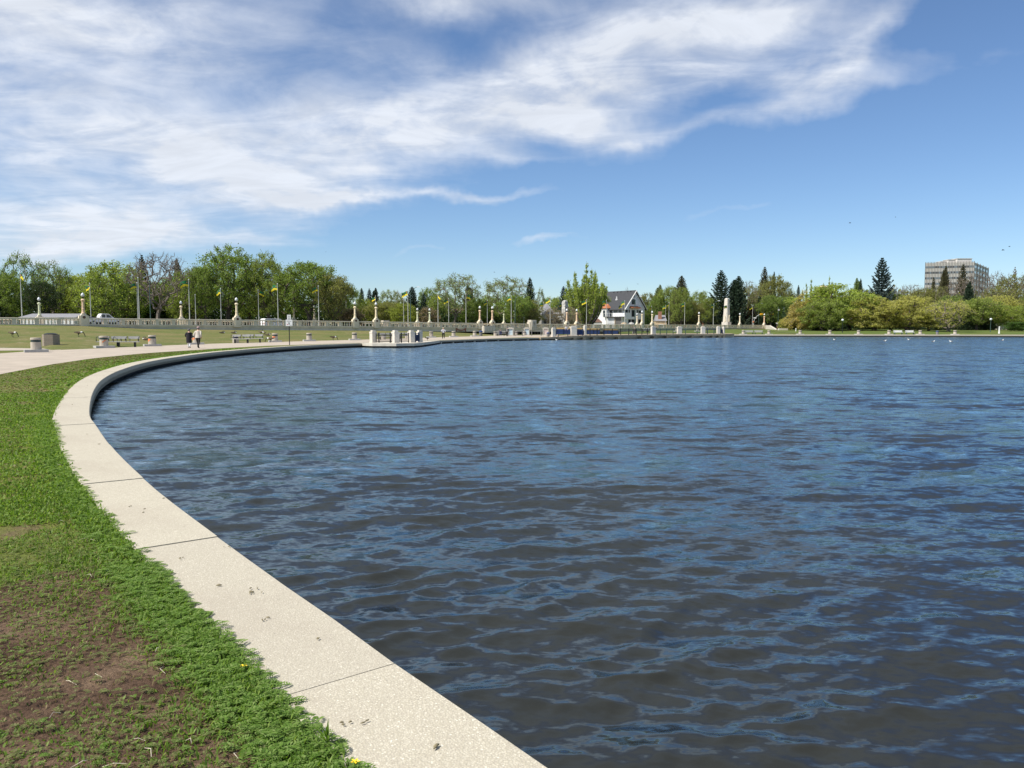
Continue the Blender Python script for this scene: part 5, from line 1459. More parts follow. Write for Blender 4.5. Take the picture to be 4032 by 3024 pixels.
# office tower
DT = 430.0; kT = DT / FPX
corner = np.array([U(3824.5) * DT, DT])
tw = thing('office_tower', 'wide concrete office tower with vertical fins rising over the trees', 'office building', (corner[0], corner[1], 2.0))
LA = np.array([-0.955, 0.297]); RA = np.array([0.62, 0.785])
uL = U(3634.5); uR = U(3881)
def hit(A, u):
    t = (u * corner[1] - corner[0]) / (A[0] - u * A[1]); return t
LL, LR = hit(LA, uL), hit(RA, uR)
topz = zat(1031, DT) - 2.0
c4 = [np.zeros(2), RA * LR, RA * LR + LA * LL, LA * LL]
obj('core', (MB().prism([tuple(q) for q in c4], 0, topz - 0.6), M['tower']), tw)
fl = face_frame(tuple(LA * LL) + (0,), -LA); fr = face_frame((0, 0, 0), RA)
NB = 32; bw = LL / NB; fh = 3.0
win_me = {}
floors = [topz - 2.55 - 3.05 * i for i in range(8)]
fin_me = MB().prism([(-0.14, 0), (0.14, 0), (0.14, topz), (-0.14, topz)], 0.0, 0.14, face_frame((0, 0, 0), -LA)).mesh('fin', M['fin'])
pane_me = MB().prism([(-bw / 2 + .1, 0), (bw / 2 - .1, 0), (bw / 2 - .1, 1.15), (-bw / 2 + .1, 1.15)], 0.02, 0.06, face_frame((0, 0, 0), -LA)).mesh('window', M['glass'])
pale_pane = mat('pale_glass', (0.13, 0.18, 0.22), 0.15, 0.1, 1)  # paler blue-grey glass for a random half of the panes
pane2 = pane_me.copy(); pane2.materials[0] = pale_pane
rt_ = random.Random(4)
for i in range(NB + 1):
    q = LA * (LL - i * bw); obj('fin', fin_me, tw, (q[0], q[1], 0.02))
for z in floors[:7]:
    for i in range(NB):
        q = LA * (LL - (i + .5) * bw); obj('window', pane2 if rt_.random() < .5 else pane_me, tw, (q[0], q[1], z - 0.9))
NR = 5; bR = LR / NR
for z in floors[:7]:
    for i in range(NR):
        obj('window', (MB().prism([(-bR / 2 + .12, 0), (bR / 2 - .12, 0), (bR / 2 - .12, 1.25), (-bR / 2 + .12, 1.25)], 0.02, 0.06, face_frame((0, 0, 0), RA)), M['glass']), tw, (RA[0] * bR * (i + .5), RA[1] * bR * (i + .5), z - 0.9))
for i in range(NR + 1):
    obj('fin', (MB().prism([(-.14, 0), (.14, 0), (.14, topz - .1), (-.14, topz - .1)], 0, 0.3, face_frame((0, 0, 0), RA)), M['fin']), tw, (RA[0] * bR * i, RA[1] * bR * i, 0.02))
def roof_box(x0, x1, y, back):
    d = DT + back; a = U(x0) * d - corner[0]; b = U(x1) * d - corner[0]; z = zat(y, d) - 2.0
    obj('roof_plant', (MB().box(((a + b) / 2, d - corner[1] + 2, (topz + z) / 2 - 1), (b - a, 5.5, z - topz + 2)).box(((a + b) / 2, d - corner[1] + 2, z + .12), (b - a + .5, 6, .22)), M['tower']), tw)
roof_box(3756, 3812, 1022.5, 4); roof_box(3721, 3752, 1026.5, 6); roof_box(3692, 3713, 1033.5, 8)
obj('antenna', (MB().tube([(U(3737) * 436 - corner[0], 6, topz), (U(3737) * 436 - corner[0], 6, topz + 2.2)], .08, 5), M['metal']), tw)

# ------------------------------------------------------------------ people
DG = None
def skin_mesh(name, nodes, edges, mats, levels=1, extra=None, cut=()):
    "nodes: name -> (pos, (rx, ry)); edges: (a, b, material index)"
    names = list(nodes); idx = {n: i for i, n in enumerate(names)}
    me = bpy.data.meshes.new(name + '_armature')
    me.from_pydata([nodes[n][0] for n in names], [(idx[a], idx[b]) for a, b, _ in edges], [])
    o = bpy.data.objects.new(name + '_armature', me); COL.objects.link(o)
    sk = o.modifiers.new('skin', 'SKIN'); sk.use_smooth_shade = True
    for i, n in enumerate(names):
        r = nodes[n][1]; r = r if hasattr(r, '__len__') else (r, r)
        me.skin_vertices[0].data[i].radius = r
        me.skin_vertices[0].data[i].use_root = (i == 0)
    sb = o.modifiers.new('sub', 'SUBSURF'); sb.levels = levels; sb.render_levels = levels
    bpy.context.view_layer.update()
    dg = bpy.context.evaluated_depsgraph_get()
    out = bpy.data.meshes.new_from_object(o.evaluated_get(dg), depsgraph=dg)
    out.name = name
    bpy.data.objects.remove(o); bpy.data.meshes.remove(me)
    out.materials.clear()
    for m in mats: out.materials.append(M[m])
    A = np.array([nodes[a][0] for a, b, _ in edges]); B_ = np.array([nodes[b][0] for a, b, _ in edges]); mi = np.array([m for *_, m in edges])
    c = np.array([p.center[:] for p in out.polygons])
    d = B_ - A; L2 = (d ** 2).sum(1)
    t = np.clip(((c[:, None, :] - A[None]) * d[None]).sum(2) / L2[None], 0, 1)
    dist = np.linalg.norm(c[:, None, :] - (A[None] + t[..., None] * d[None]), axis=2)
    out.polygons.foreach_set('material_index', mi[dist.argmin(1)].astype(np.int32))
    out.polygons.foreach_set('use_smooth', [True] * len(out.polygons))
    if extra is not None:
        bm = bmesh.new(); bm.from_mesh(out)
        for (vs, fs, m) in [(extra.v, extra.f, extra.m)]:
            bv = [bm.verts.new(v) for v in vs]
            for f, k in zip(fs, m):
                nf = bm.faces.new([bv[i] for i in f]); nf.material_index = k; nf.smooth = True
        bm.to_mesh(out); bm.free()
    return out

def person(label, loc, rz, h, top, legs, shoe, pose='walk', hair='hair', hat=None, coat=None, stride=0.16, arms=None, lean=0.02, shin=None, hairlen=0, wide=1.18):
    "a figure facing +y; one skinned body, hair or hat and loose clothing as children"
    H = h
    def q(x, y, z): return (x * H, y * H, z * H)
    N = {}
    st = stride
    sit = pose == 'sit'
    if sit:
        hipz = 0.27
        N['pelvis'] = (q(0, 0, hipz), (.085 * H, .065 * H)); up = hipz - .53
    else:
        N['pelvis'] = (q(0, 0, .53), (.082 * H, .062 * H)); up = 0
    N['waist'] = (q(0, lean * .5, .62 + up), (.076 * H, .058 * H))
    N['chest'] = (q(0, lean, .73 + up), (.088 * H, .064 * H))
    N['collar'] = (q(0, lean * 1.4, .805 + up), (.055 * H, .045 * H))
    N['neck'] = (q(0, lean * 1.6, .85 + up), (.033 * H, .033 * H))
    N['jaw'] = (q(0, lean * 1.6 + .022, .885 + up), (.043 * H, .046 * H))
    N['skull'] = (q(0, lean * 1.6 + .012, .935 + up), (.050 * H, .058 * H))
    N['crown'] = (q(0, lean * 1.6 + .006, .972 + up), (.030 * H, .034 * H))
    E = [('pelvis', 'waist', 1), ('waist', 'chest', 1), ('chest', 'collar', 1), ('collar', 'neck', 0), ('neck', 'jaw', 0), ('jaw', 'skull', 0), ('skull', 'crown', 0)]
    ar = arms or {-1: ((-.015, .62), (.05, .50)), 1: ((.02, .62), (-.05, .50))}
    fing = MB()
    for s_ in (-1, 1):
        k = 'L' if s_ < 0 else 'R'
        (ey, ez), (wy, wz) = ar[s_]
        N['sh' + k] = (q(s_ * .108, lean, .785 + up), (.042 * H, .040 * H))
        N['el' + k] = (q(s_ * .145, ey, ez + up), (.031 * H, .030 * H))
        N['wr' + k] = (q(s_ * .140, wy, wz + up), (.022 * H, .018 * H))
        dv = Vector((0, wy - ey, wz - ez)).normalized()
        hp = Vector((s_ * .138, wy, wz + up)) + dv * .05
        N['ha' + k] = (tuple(hp * H), (.022 * H, .012 * H))
        E += [('chest', 'sh' + k, 1), ('sh' + k, 'el' + k, 1), ('el' + k, 'wr' + k, 1), ('wr' + k, 'ha' + k, 0)]
        for fi in range(4):
            l = (.040, .047, .044, .034)[fi]; oy = (-.012, -.004, .004, .012)[fi]
            b = hp + Vector((0, oy, 0)) + dv * .006
            fing.tube([tuple(b * H), tuple((b + dv * l * .5) * H), tuple((b + dv * l * .8 + Vector((-s_ * .012, 0, 0))) * H)], [.0055 * H, .005 * H, .003 * H], 5, 0)
        b = hp - dv * .03 + Vector((0, .014, 0)); fing.tube([tuple(b * H), tuple((b + dv * .025 + Vector((-s_ * .005, .016, 0))) * H), tuple((b + dv * .045 + Vector((-s_ * .01, .012, 0))) * H)], [.006 * H, .0055 * H, .0035 * H], 5, 0)
        fwd = st * (-s_)                                  # the legs stride in turn
        N['hip' + k] = (q(s_ * .052, 0, .50 + up), (.058 * H, .058 * H))
        if sit:
            N['kn' + k] = (q(s_ * .065, .24, .285), (.040 * H, .040 * H)); N['an' + k] = (q(s_ * .065, .25, .05), (.026 * H, .028 * H)); N['to' + k] = (q(s_ * .07, .33, .022), (.026 * H, .018 * H))
        else:
            N['kn' + k] = (q(s_ * .054, fwd * .5 + .015, .285), (.041 * H, .042 * H))
            lift = .03 if fwd < 0 else 0
            N['an' + k] = (q(s_ * .052, fwd - (.02 if fwd < 0 else 0), .05 + lift), (.027 * H, .030 * H))
            N['to' + k] = (q(s_ * .060, fwd + .075, .020 + (lift * .2)), (.026 * H, .017 * H))
        E += [('pelvis', 'hip' + k, 2), ('hip' + k, 'kn' + k, 2), ('kn' + k, 'an' + k, 2 if shin is None else 4), ('an' + k, 'to' + k, 3)]
    # ears, nose, eyes and mouth
    hc = Vector((0, lean * 1.6 + .012, .925 + up))
    for s_ in (-1, 1):
        e = (hc + Vector((s_ * .050, -.004, 0))) * H; fing.box(tuple(e), (.012 * H, .018 * H, .034 * H), 0, 0, .8)
        e = (hc + Vector((s_ * .019, .054, .008))) * H; fing.box(tuple(e), (.012 * H, .008 * H, .006 * H), 0, 3)
    e = (hc + Vector((0, .062, -.012))) * H; fing.box(tuple(e), (.015 * H, .022 * H, .026 * H), 0, 0, .6)
    e = (hc + Vector((0, .058, -.036))) * H; fing.box(tuple(e), (.026 * H, .006 * H, .005 * H), 0, 3)
    body = skin_mesh('body', N, E, ['skin', top, legs, shoe] + ([shin] if shin else []), 1, fing)
    r = thing('person', label, 'person', loc, rz, 'people by the lake')
    obj('body', body, r)
    hb = hc * H
    if hat:
        mb = MB().lathe([(.055 * H, .010 * H), (.060 * H, .022 * H), (.058 * H, .05 * H), (.04 * H, .072 * H), (.01 * H, .08 * H)], 12, tuple(hb))
        mb.prism([(-.045 * H, .045 * H), (.045 * H, .045 * H), (.03 * H, .105 * H), (-.03 * H, .105 * H)], .012 * H, .020 * H, lambda a, b, hh: (hb.x + a, hb.y + b, hb.z + hh))
        obj('cap', (mb, M[hat], True), r)
    hr = MB().lathe([(.046 * H, -.03 * H - hairlen * H), (.057 * H, -.005 * H), (.060 * H, .02 * H), (.056 * H, .046 * H), (.036 * H, .064 * H), (.01 * H, .07 * H)] if not hat else [(.044 * H, -.035 * H), (.056 * H, -.005 * H), (.057 * H, .015 * H)], 12, (hb.x, hb.y - .014 * H, hb.z))
    obj('hair', (hr, M[hair], True), r)
    if coat:
        m, z0, z1, wd, hem = coat
        rings = MB(); n = 16; prof = []
        for t in np.linspace(0, 1, 6):
            z = z1 + (z0 - z1) * t
            prof.append((z, wd * (1 + (hem - 1) * t), .75 * wd * (1 + (hem - 1) * t)))
        vs, fs = [], []
        for (z, rx, ry) in prof:
            for i in range(n):
                a = 2 * PI * i / n; w_ = 1 + 0.04 * math.sin(3 * a + z * 20)
                vs.append((rx * H * math.cos(a) * w_, ry * H * math.sin(a) * w_ + lean * .6 * H * (z > .6), (z + up) * H))
        for i in range(len(prof) - 1):
            for j in range(n): fs.append((i * n + j, i * n + (j + 1) % n, (i + 1) * n + (j + 1) % n, (i + 1) * n + j))
        obj('coat', (rings.add(vs, fs), M[m], True), r)
    if wide != 1: r.scale = (wide, wide, 1)
    return r
q = G(745, 1371); person('person in a knee length black coat with white shins, walking away', (q[0], q[1], 0.006), rad(2), 1.58, 'coat', 'coat', 'shoe', hair='hair', coat=('coat', .27, .80, .105, 1.12), stride=.07, shin='white', arms={-1: ((-.03, .63), (.03, .58)), 1: ((0.0, .63), (-.03, .50))})
q = G(781, 1372.5); person('person in an oatmeal jacket, pink cap and black trousers, walking away', (q[0], q[1], 0.006), rad(-8), 1.74, 'jacket', 'trouser', 'trouser', hat='hat', coat=('jacket', .485, .79, .098, 1.12), stride=.10, arms={-1: ((-.045, .63), (.0, .55)), 1: ((-.05, .63), (-.01, .53))})
q = G(1746, 1335); person('person jogging in a white top and black leggings', (q[0], q[1], 0.006), rad(10), 1.66, 'lightgrey', 'trouser', 'white', stride=.11, hair='tan_hair' if 'tan_hair' in M else 'tan', arms={-1: ((-.05, .64), (.06, .62)), 1: ((-.06, .64), (.03, .60))})
q = G(1997, 1325.5); person('person in dark grey hooded top walking below the balustrade', (q[0], q[1], 0.006), rad(-15), 1.72, 'cloth_green', 'trouser', 'white', stride=.06, coat=('grey', .52, .82, .10, 1.05))
D = 150; person('person in a white and blue top standing behind the dock railing', (U(2230) * D, D, 0.34), rad(170), 1.74, 'lightgrey', 'cloth_blue', 'shoe', stride=.02, coat=('cloth_blue', .42, .62, .085, 1.05))
dp, _ = dock_pt(2527, 1.4); person('person in an olive coat and pale trousers sitting on the dock', dp, rad(25), 1.75, 'cloth_green', 'slab', 'shoe', pose='sit', hair='hat', coat=('cloth_green', .50, .82, .115, 1.1))
r = thing('stool', 'low folding stool under the seated person on the dock', 'stool', dp, rad(25)); obj('seat', (MB().box((0, 0, .36), (.42, .36, .04)), M['navy']), r)
for a in (-.16, .16):
    for b in (-.13, .13): obj('leg', (MB().tube([(a, b, 0), (-a, b, .35)], .015, 5), M['metal']), r)
dp, _ = dock_pt(2597, 1.0); person('person in black with jeans standing beside the broad dock pillar', dp, rad(150), 1.75, 'coat', 'denim', 'shoe', stride=.02)
q = G(1970, 1323); person('person in blue sitting on the bench under the bridge', (q[0], q[1] - .05, 0.06), rad(185), 1.72, 'cloth_blue', 'cloth_blue', 'shoe', pose='sit', stride=0)

# ------------------------------------------------------------------ geese, gulls, birds in flight
def goose_mesh(pose):
    N = {'body': ((0, 0, .36), (.125, .115)), 'rump': ((0, -.22, .37), (.085, .075)), 'tail': ((0, -.40, .39), (.035, .015)), 'breast': ((0, .19, .37), (.10, .095))}
    if pose == 'graze': N.update({'n1': ((0, .30, .40), (.05, .05)), 'n2': ((0, .40, .30), (.034, .034)), 'n3': ((0, .46, .14), (.028, .028)), 'head': ((0, .48, .06), (.034, .038)), 'bill': ((0, .52, .015), (.014, .010))})
    elif pose == 'alert': N.update({'n1': ((0, .27, .46), (.05, .05)), 'n2': ((0, .31, .60), (.034, .034)), 'n3': ((0, .32, .76), (.028, .028)), 'head': ((0, .36, .84), (.034, .040)), 'bill': ((0, .44, .83), (.014, .012))})
    else: N.update({'n1': ((0, .24, .45), (.05, .05)), 'n2': ((0, .22, .53), (.036, .036)), 'n3': ((0, .12, .56), (.030, .030)), 'head': ((0, .03, .54), (.034, .038)), 'bill': ((0, -.05, .51), (.014, .012))})
    E = [('body', 'rump', 0), ('rump', 'tail', 2), ('body', 'breast', 0), ('breast', 'n1', 1), ('n1', 'n2', 2), ('n2', 'n3', 2), ('n3', 'head', 2), ('head', 'bill', 2)]
    if pose != 'rest':
        for s_, k in ((-1, 'L'), (1, 'R')):
            N['h' + k] = ((s_ * .06, -.02, .27), (.03, .035)); N['k' + k] = ((s_ * .06, -.05, .15), (.012, .012)); N['a' + k] = ((s_ * .06, -.03, .03), (.010, .010)); N['t' + k] = ((s_ * .06, .06, .012), (.028, .008))
            E += [('body', 'h' + k, 0), ('h' + k, 'k' + k, 2), ('k' + k, 'a' + k, 2), ('a' + k, 't' + k, 2)]
    else:
        N = {k: ((p[0][0], p[0][1], p[0][2] - .24), p[1]) for k, p in N.items()}
    return skin_mesh('body', N, E, ['goose', 'white', 'black'], 1)
def make_goose(pose):
    me = goose_mesh(pose)
    def mk(label):
        r = thing('goose', label, 'goose', (0, 0, 0), 0, 'geese on the promenade'); obj('body', me, r)
        dz = -.24 if pose == 'rest' else 0
        for s_ in (-1, 1):
            obj('wing', (MB().add([(s_ * .125, .12, .40 + dz), (s_ * .13, -.05, .46 + dz), (s_ * .10, -.28, .44 + dz), (s_ * .03, -.42, .41 + dz), (s_ * .11, -.22, .34 + dz), (s_ * .135, 0, .34 + dz)], [(0, 1, 5), (1, 4, 5), (1, 2, 4), (2, 3, 4)]), M['goose']), r)
        return r
    return Series(mk)
Gz, Ga, Gr = make_goose('graze'), make_goose('alert'), make_goose('rest')
def lawn_h(x, y):
    "height and place of the left lawn under photo pixel x, y"
    yf = interp(x, PS) if x < 200 else interp(x, PF)
    a = G(x, yf + .6); D1 = bridge_D(x) + .3; z1 = zat(interp(x, WALLB), bridge_D(x)); b = np.array([U(x) * D1, D1, 0])
    best = None
    for t in np.linspace(0, 1, 200):
        q = a + (b - a) * t; z = z1 * t ** 1.15
        yy = HOR - (z - EYE) * FPX / q[1]
        if best is None or abs(yy - y) < best[0]: best = (abs(yy - y), q[0], q[1], z)
    return best[1:]
for (ser, x, y, rz, lab, s) in ((Gz, 51, 1327.5, -95, 'goose grazing on the lawn left of the litter bin', 1.25), (Gz, 311, 1326, -80, 'goose grazing between the litter bin and the bench', 1.25),
        (Gr, 573, 1340.5, 80, 'goose asleep with its head tucked, beside the orange bollard', 1.2), (Gr, 876, 1314, -60, 'resting goose on the lawn right of the man in the pale jacket', 1.2),
        (Gr, 922, 1314, -70, 'resting goose below the big lamp pedestal', 1.2), (Gz, 1029, 1319, -100, 'grazing goose, first of the huddle behind the bench', 1.2),
        (Ga, 1041, 1320, 60, 'goose with raised head in the huddle behind the bench', 1.0), (Gr, 1056, 1322, -80, 'goose sitting at the right of the huddle behind the bench', 1.2),
        (Gz, 1313, 1340, -60, 'goose feeding by the path between two bollards', 1.2)):
    p = lawn_h(x, y); ser.put(p, rad(rz), lab, (s, s, s))
q = G(1081, 1347.5); Gz.put((q[0] - .1, q[1] - 1.2, .01), rad(90), 'goose standing in front of the orange washed bollard', (1.2, 1.2, 1.2))
q = G(1684, 1341.5); Ga.put((q[0], q[1], 0.0), rad(-60), 'alert goose on the grass just past the jetty', (.95, .95, .95))
def gull(x, y, lab, rz):
    q = G(x, y, WATER_Z)
    r = thing('gull', lab, 'gull', (q[0], q[1], WATER_Z - .01), rad(rz), 'white gulls on the water')
    N = {'body': ((0, 0, .10), (.10, .09)), 'tail': ((0, -.28, .14), (.03, .015)), 'breast': ((0, .14, .12), (.08, .075)), 'neck': ((0, .20, .21), (.04, .04)), 'head': ((0, .24, .28), (.045, .05)), 'bill': ((0, .32, .27), (.012, .01))}
    gm = bpy.data.meshes.get('gull_body') or skin_mesh('gull_body', N, [('body', 'tail', 1), ('body', 'breast', 0), ('breast', 'neck', 0), ('neck', 'head', 0), ('head', 'bill', 1)], ['white', 'grey'], 1)
    obj('body', gm, r); r.scale = (.95, .95, .95)
for (x, y, lab, rz) in ((3286, 1340, 'white gull afloat below the green willow', 90), (3483, 1345, 'white gull afloat below the tall lone spruce', -90), (3579, 1339.5, 'white gull afloat below the second white bench', 80),
                        (3674, 1347.5, 'white gull afloat below the blue lidded shore bin', -80), (3745, 1347, 'white gull afloat below the forked willow', 60), (3946, 1343, 'white gull afloat near the monument wall', -70), (2193, 1341, 'white gull on the water at the start of the dock', 80)):
    gull(x, y, lab, rz)
def bird(x, y, D, lab, rz, s):
    r = thing('bird', lab, 'bird', P(x, y, D), rad(rz), 'birds in flight'); r.scale = (s, s, s)
    obj('body', (MB().tube([(0, -.22, 0), (0, -.1, .01), (0, .08, .01), (0, .2, 0), (0, .26, -.01)], [.01, .05, .055, .035, .01], 6), M['black']), r)
    for s_ in (-1, 1):
        obj('wing', (MB().add([(s_ * .03, .08, .02), (s_ * .22, .12, .12), (s_ * .5, .0, .08), (s_ * .22, -.06, .11), (s_ * .03, -.08, .02)], [(0, 1, 3, 4), (1, 2, 3)]), M['black']), r)
for (x, y, D, lab, rz, s) in ((3347, 878, 120, 'dark bird gliding high in the clear sky', 70, .75), (3526, 855, 160, 'dark bird higher than the others over the lake', 80, .6), (3950, 985, 120, 'dark bird with bent wings near the tower', 40, .9), (3975, 971, 150, 'dark bird just above its bent winged neighbour', 85, .8),
        (2400, 1079, 120, 'tiny bird between the poplars and the house roof', 20, .5), (2512, 1119, 110, 'bird right over the house gable', 10, .55), (1947, 1072, 110, 'tiny bird above the aspen crowns', 60, .45), (1283, 992, 110, 'tiny bird above the shoulder of the elms', 30, .4)):
    bird(x, y, D, lab, rz, s)

# ------------------------------------------------------------------ trees
def cards(centers, dirs, sizes, rng, aspect=0.55):
    "pointed leaf sprays: one rhombus each"
    n = len(centers)
    d = dirs / np.maximum(np.linalg.norm(dirs, axis=1), 1e-6)[:, None]
    r = rng.normal(size=(n, 3)); s = np.cross(d, r); s /= np.maximum(np.linalg.norm(s, axis=1), 1e-6)[:, None]
    L = sizes[:, None]
    a = centers - d * L * .5; b = centers + s * L * aspect * .5; c = centers + d * L * .5; e = centers - s * L * aspect * .5
    v = np.stack([a, b, c, e], 1).reshape(-1, 3)
    return v
def quad_mesh(name, v, m):
    me = bpy.data.meshes.new(name); nq = len(v) // 4
    me.vertices.add(len(v)); me.vertices.foreach_set('co', v.astype(np.float32).ravel())
    me.loops.add(nq * 4); me.loops.foreach_set('vertex_index', np.arange(nq * 4, dtype=np.int32))
    me.polygons.add(nq); me.polygons.foreach_set('loop_start', np.arange(0, nq * 4, 4, dtype=np.int32)); me.polygons.foreach_set('loop_total', np.full(nq, 4, np.int32))
    me.update(calc_edges=True); me.materials.append(m)
    return me
def tubes_mesh(name, segs, m, n=5):
    "segs: (p0, p1, r0, r1)"
    p0 = np.array([s[0] for s in segs]); p1 = np.array([s[1] for s in segs]); r0 = np.array([s[2] for s in segs]); r1 = np.array([s[3] for s in segs])
    d = p1 - p0; d /= np.maximum(np.linalg.norm(d, axis=1), 1e-9)[:, None]
    up = np.where(np.abs(d[:, 2:3]) < .9, np.array([[0, 0, 1.]]), np.array([[1., 0, 0]]))
    a = np.cross(d, up); a /= np.linalg.norm(a, axis=1)[:, None]; b = np.cross(d, a)
    t = np.arange(n) * 2 * PI / n
    ring = a[:, None] * np.cos(t)[None, :, None] + b[:, None] * np.sin(t)[None, :, None]
    V = np.concatenate([p0[:, None] + ring * r0[:, None, None], p1[:, None] + ring * r1[:, None, None]], 1)
    v = []
    q = V[:, [[k, (k + 1) % n, n + (k + 1) % n, n + k] for k in range(n)]]
    return quad_mesh(name, q.reshape(-1, 3), m)

def grow(attr, trunk_top, rng, sag=0.0, trunk_nodes=4, wob=0.02, multi=1):
    "limbs from the trunk to every attractor; unit tree (height 1)"
    nodes = [np.zeros(3)]; par = [-1]
    for k in range(1, trunk_nodes + 1):
        t = k / trunk_nodes; nodes.append(np.array([wob * math.sin(3 * t), wob * math.sin(2 * t + 1), 0]) + np.array([0, 0, trunk_top * t])); par.append(len(nodes) - 2)
    start = len(nodes) - 1
    depth = [0] * len(nodes)
    top = nodes[start].copy()
    order = np.argsort(np.linalg.norm((attr - top) * np.array([1, 1, .8]), axis=1))
    tips = []
    for i in order:
        a = attr[i]; na = np.array(nodes)
        dist = np.linalg.norm(na - a, axis=1)
        rad_n = np.linalg.norm(na - top, axis=1); ra = np.linalg.norm(a - top)
        cost = dist + 0.35 * np.maximum(0, rad_n - ra * .95) * 3 + 0.15 * rad_n
        cost[:max(1, start - 1)] += 1.0
        j = int(np.argmin(cost)); p = nodes[j]; L = dist[j]
        n = max(1, int(L / .06)); last = j
        off = rng.normal(size=3) * L * .065; off[2] += L * .09 - sag * L
        for k in range(1, n + 1):
            t = k / n; q = p + (a - p) * t + off * math.sin(PI * t)
            nodes.append(q); par.append(last); last = len(nodes) - 1
        tips.append(last)
    nodes = np.array(nodes); par = np.array(par)
    w = np.zeros(len(nodes)); w[tips] += 1
    for i in range(len(nodes) - 1, 0, -1): w[par[i]] += max(w[i], .5) if i not in () else 0
    return nodes, par, w
def limbs(nodes, par, w, r_tip, r_base, power=.46):
    wr = np.maximum(w, 1.0) ** power; R = r_tip + (r_base - r_tip) * (wr - 1) / max(wr.max() - 1, 1e-6)
    segs = []
    for i in range(1, len(nodes)):
        j = par[i]; ra = min(R[j], R[i] * 1.35); rb = R[i]
        if i <= 4: ra = R[j]
        segs.append((nodes[j], nodes[i], ra, rb))
    # root flare
    s = segs[0]; segs[0] = (s[0], s[1], s[2] * 1.35, s[3])
    return segs

def envelope(kind_, n, rng, base):
    out = []
    while len(out) < n:
        p = rng.uniform(-.5, .5, 3); z = rng.random()
        zt = (z - base) / (1 - base)
        if zt < 0: continue
        if kind_ == 'dome': r = .5 * math.sqrt(max(0, 1 - max(0, (zt - .35) / .65) ** 2.2)) * (.72 + .28 * min(1, zt / .3))
        elif kind_ == 'vase': r = .5 * (0.30 + .70 * min(1, zt / .62) ** .8) * math.sqrt(max(0, 1 - max(0, (zt - .6) / .4) ** 2.4))
        elif kind_ == 'oval': r = .5 * math.sin(PI * (0.10 + .88 * zt)) ** .75
        elif kind_ == 'cone': r = .5 * (1 - zt) ** .75 * min(1, (zt + .06) / .12)
        elif kind_ == 'round': r = .5 * math.sqrt(max(0, 1 - (2 * zt - 1) ** 2))
        q = math.hypot(p[0], p[1])
        if q > r: continue
        if q < r * .45 and zt < .75 and rng.random() < .75: continue
        out.append((p[0], p[1], z))
    a = np.array(out)
    # lumpy outline
    f = 1 + .13 * np.sin(a[:, 2] * 17 + a[:, 0] * 9) + .10 * np.sin(np.arctan2(a[:, 1], a[:, 0]) * 3 + a[:, 2] * 7)
    a[:, :2] *= f[:, None]
    return a

def make_broadleaf(seed, env, base, n_attr, leaves, clump, leaf, trunk=.030, droop=0.0, bark='bark', twig=.0035, up=.35, fine=True):
    rng = np.random.default_rng(seed)
    at = envelope(env, n_attr, rng, base)
    nodes, par, w = grow(at, base * .9 + .02, rng, sag=droop)
    segs = limbs(nodes, par, w, twig, trunk)
    if fine:                                             # fine twigs fanning from each tip
        for a in at:
            for k in range(3):
                d = rng.normal(size=3); d[2] += .6 - droop * 2; d /= np.linalg.norm(d)
                segs.append((a, a + d * clump * 1.1, twig * .8, twig * .35))
    tm = tubes_mesh('trunk', segs, M[bark], 4)
    cm = None
    if leaves:
        n = leaves * len(at)
        c = np.repeat(at, leaves, 0); off = rng.normal(size=(n, 3)) * clump * np.array([1, 1, .75]) * .62
        wgt = np.repeat(rng.uniform(.7, 1.25, len(at)), leaves)[:, None]
        c = c + off * wgt
        if droop: c[:, 2] -= droop * np.abs(rng.normal(size=n)) * clump * 1.6
        d = off / clump + rng.normal(size=(n, 3)) * .7; d[:, 2] += up - droop * 3
        v = cards(c, d, rng.uniform(.6, 1.4, n) * leaf, rng)
        cm = quad_mesh('crown', v, M['leaf'])
    return tm, cm

def make_poplar(seed, spires, leaf=.024, lv=150):
    rng = np.random.default_rng(seed); at = []; segs = []; L = []
    for (x, y, h, w_) in spires:
        n = 26
        pts = [np.array([x * .25 * min(1, t * 3) + x * .75 * t ** .6, y * .25 + y * .75 * t ** .6, h * t]) for t in np.linspace(0, 1, 12)]
        for a, b, t in zip(pts[:-1], pts[1:], np.linspace(1, .12, 11)): segs.append((a, b, .016 * t, .016 * t * .88))
        for k in range(60):
            t = rng.uniform(.10, .97); p = pts[int(t * 11)]; an = rng.uniform(0, 2 * PI); l = w_ * 2.1 * (1 - t) ** .95 * rng.uniform(.3, 1)
            q = p + np.array([math.cos(an) * l, math.sin(an) * l, l * 1.7 + .02]); segs.append((p, q, .004, .0015))
            m = max(4, int(lv / 10)); tt = rng.random(m)[:, None]; c = p + (q - p) * (.25 + .85 * tt) + rng.normal(size=(m, 3)) * .014
            L.append(c)
    c = np.concatenate(L); d = rng.normal(size=c.shape); d[:, 2] += 1.2
    return tubes_mesh('trunk', segs, M['greybark'], 4), quad_mesh('crown', cards(c, d, rng.uniform(.6, 1.4, len(c)) * leaf, rng), M['leaf'])

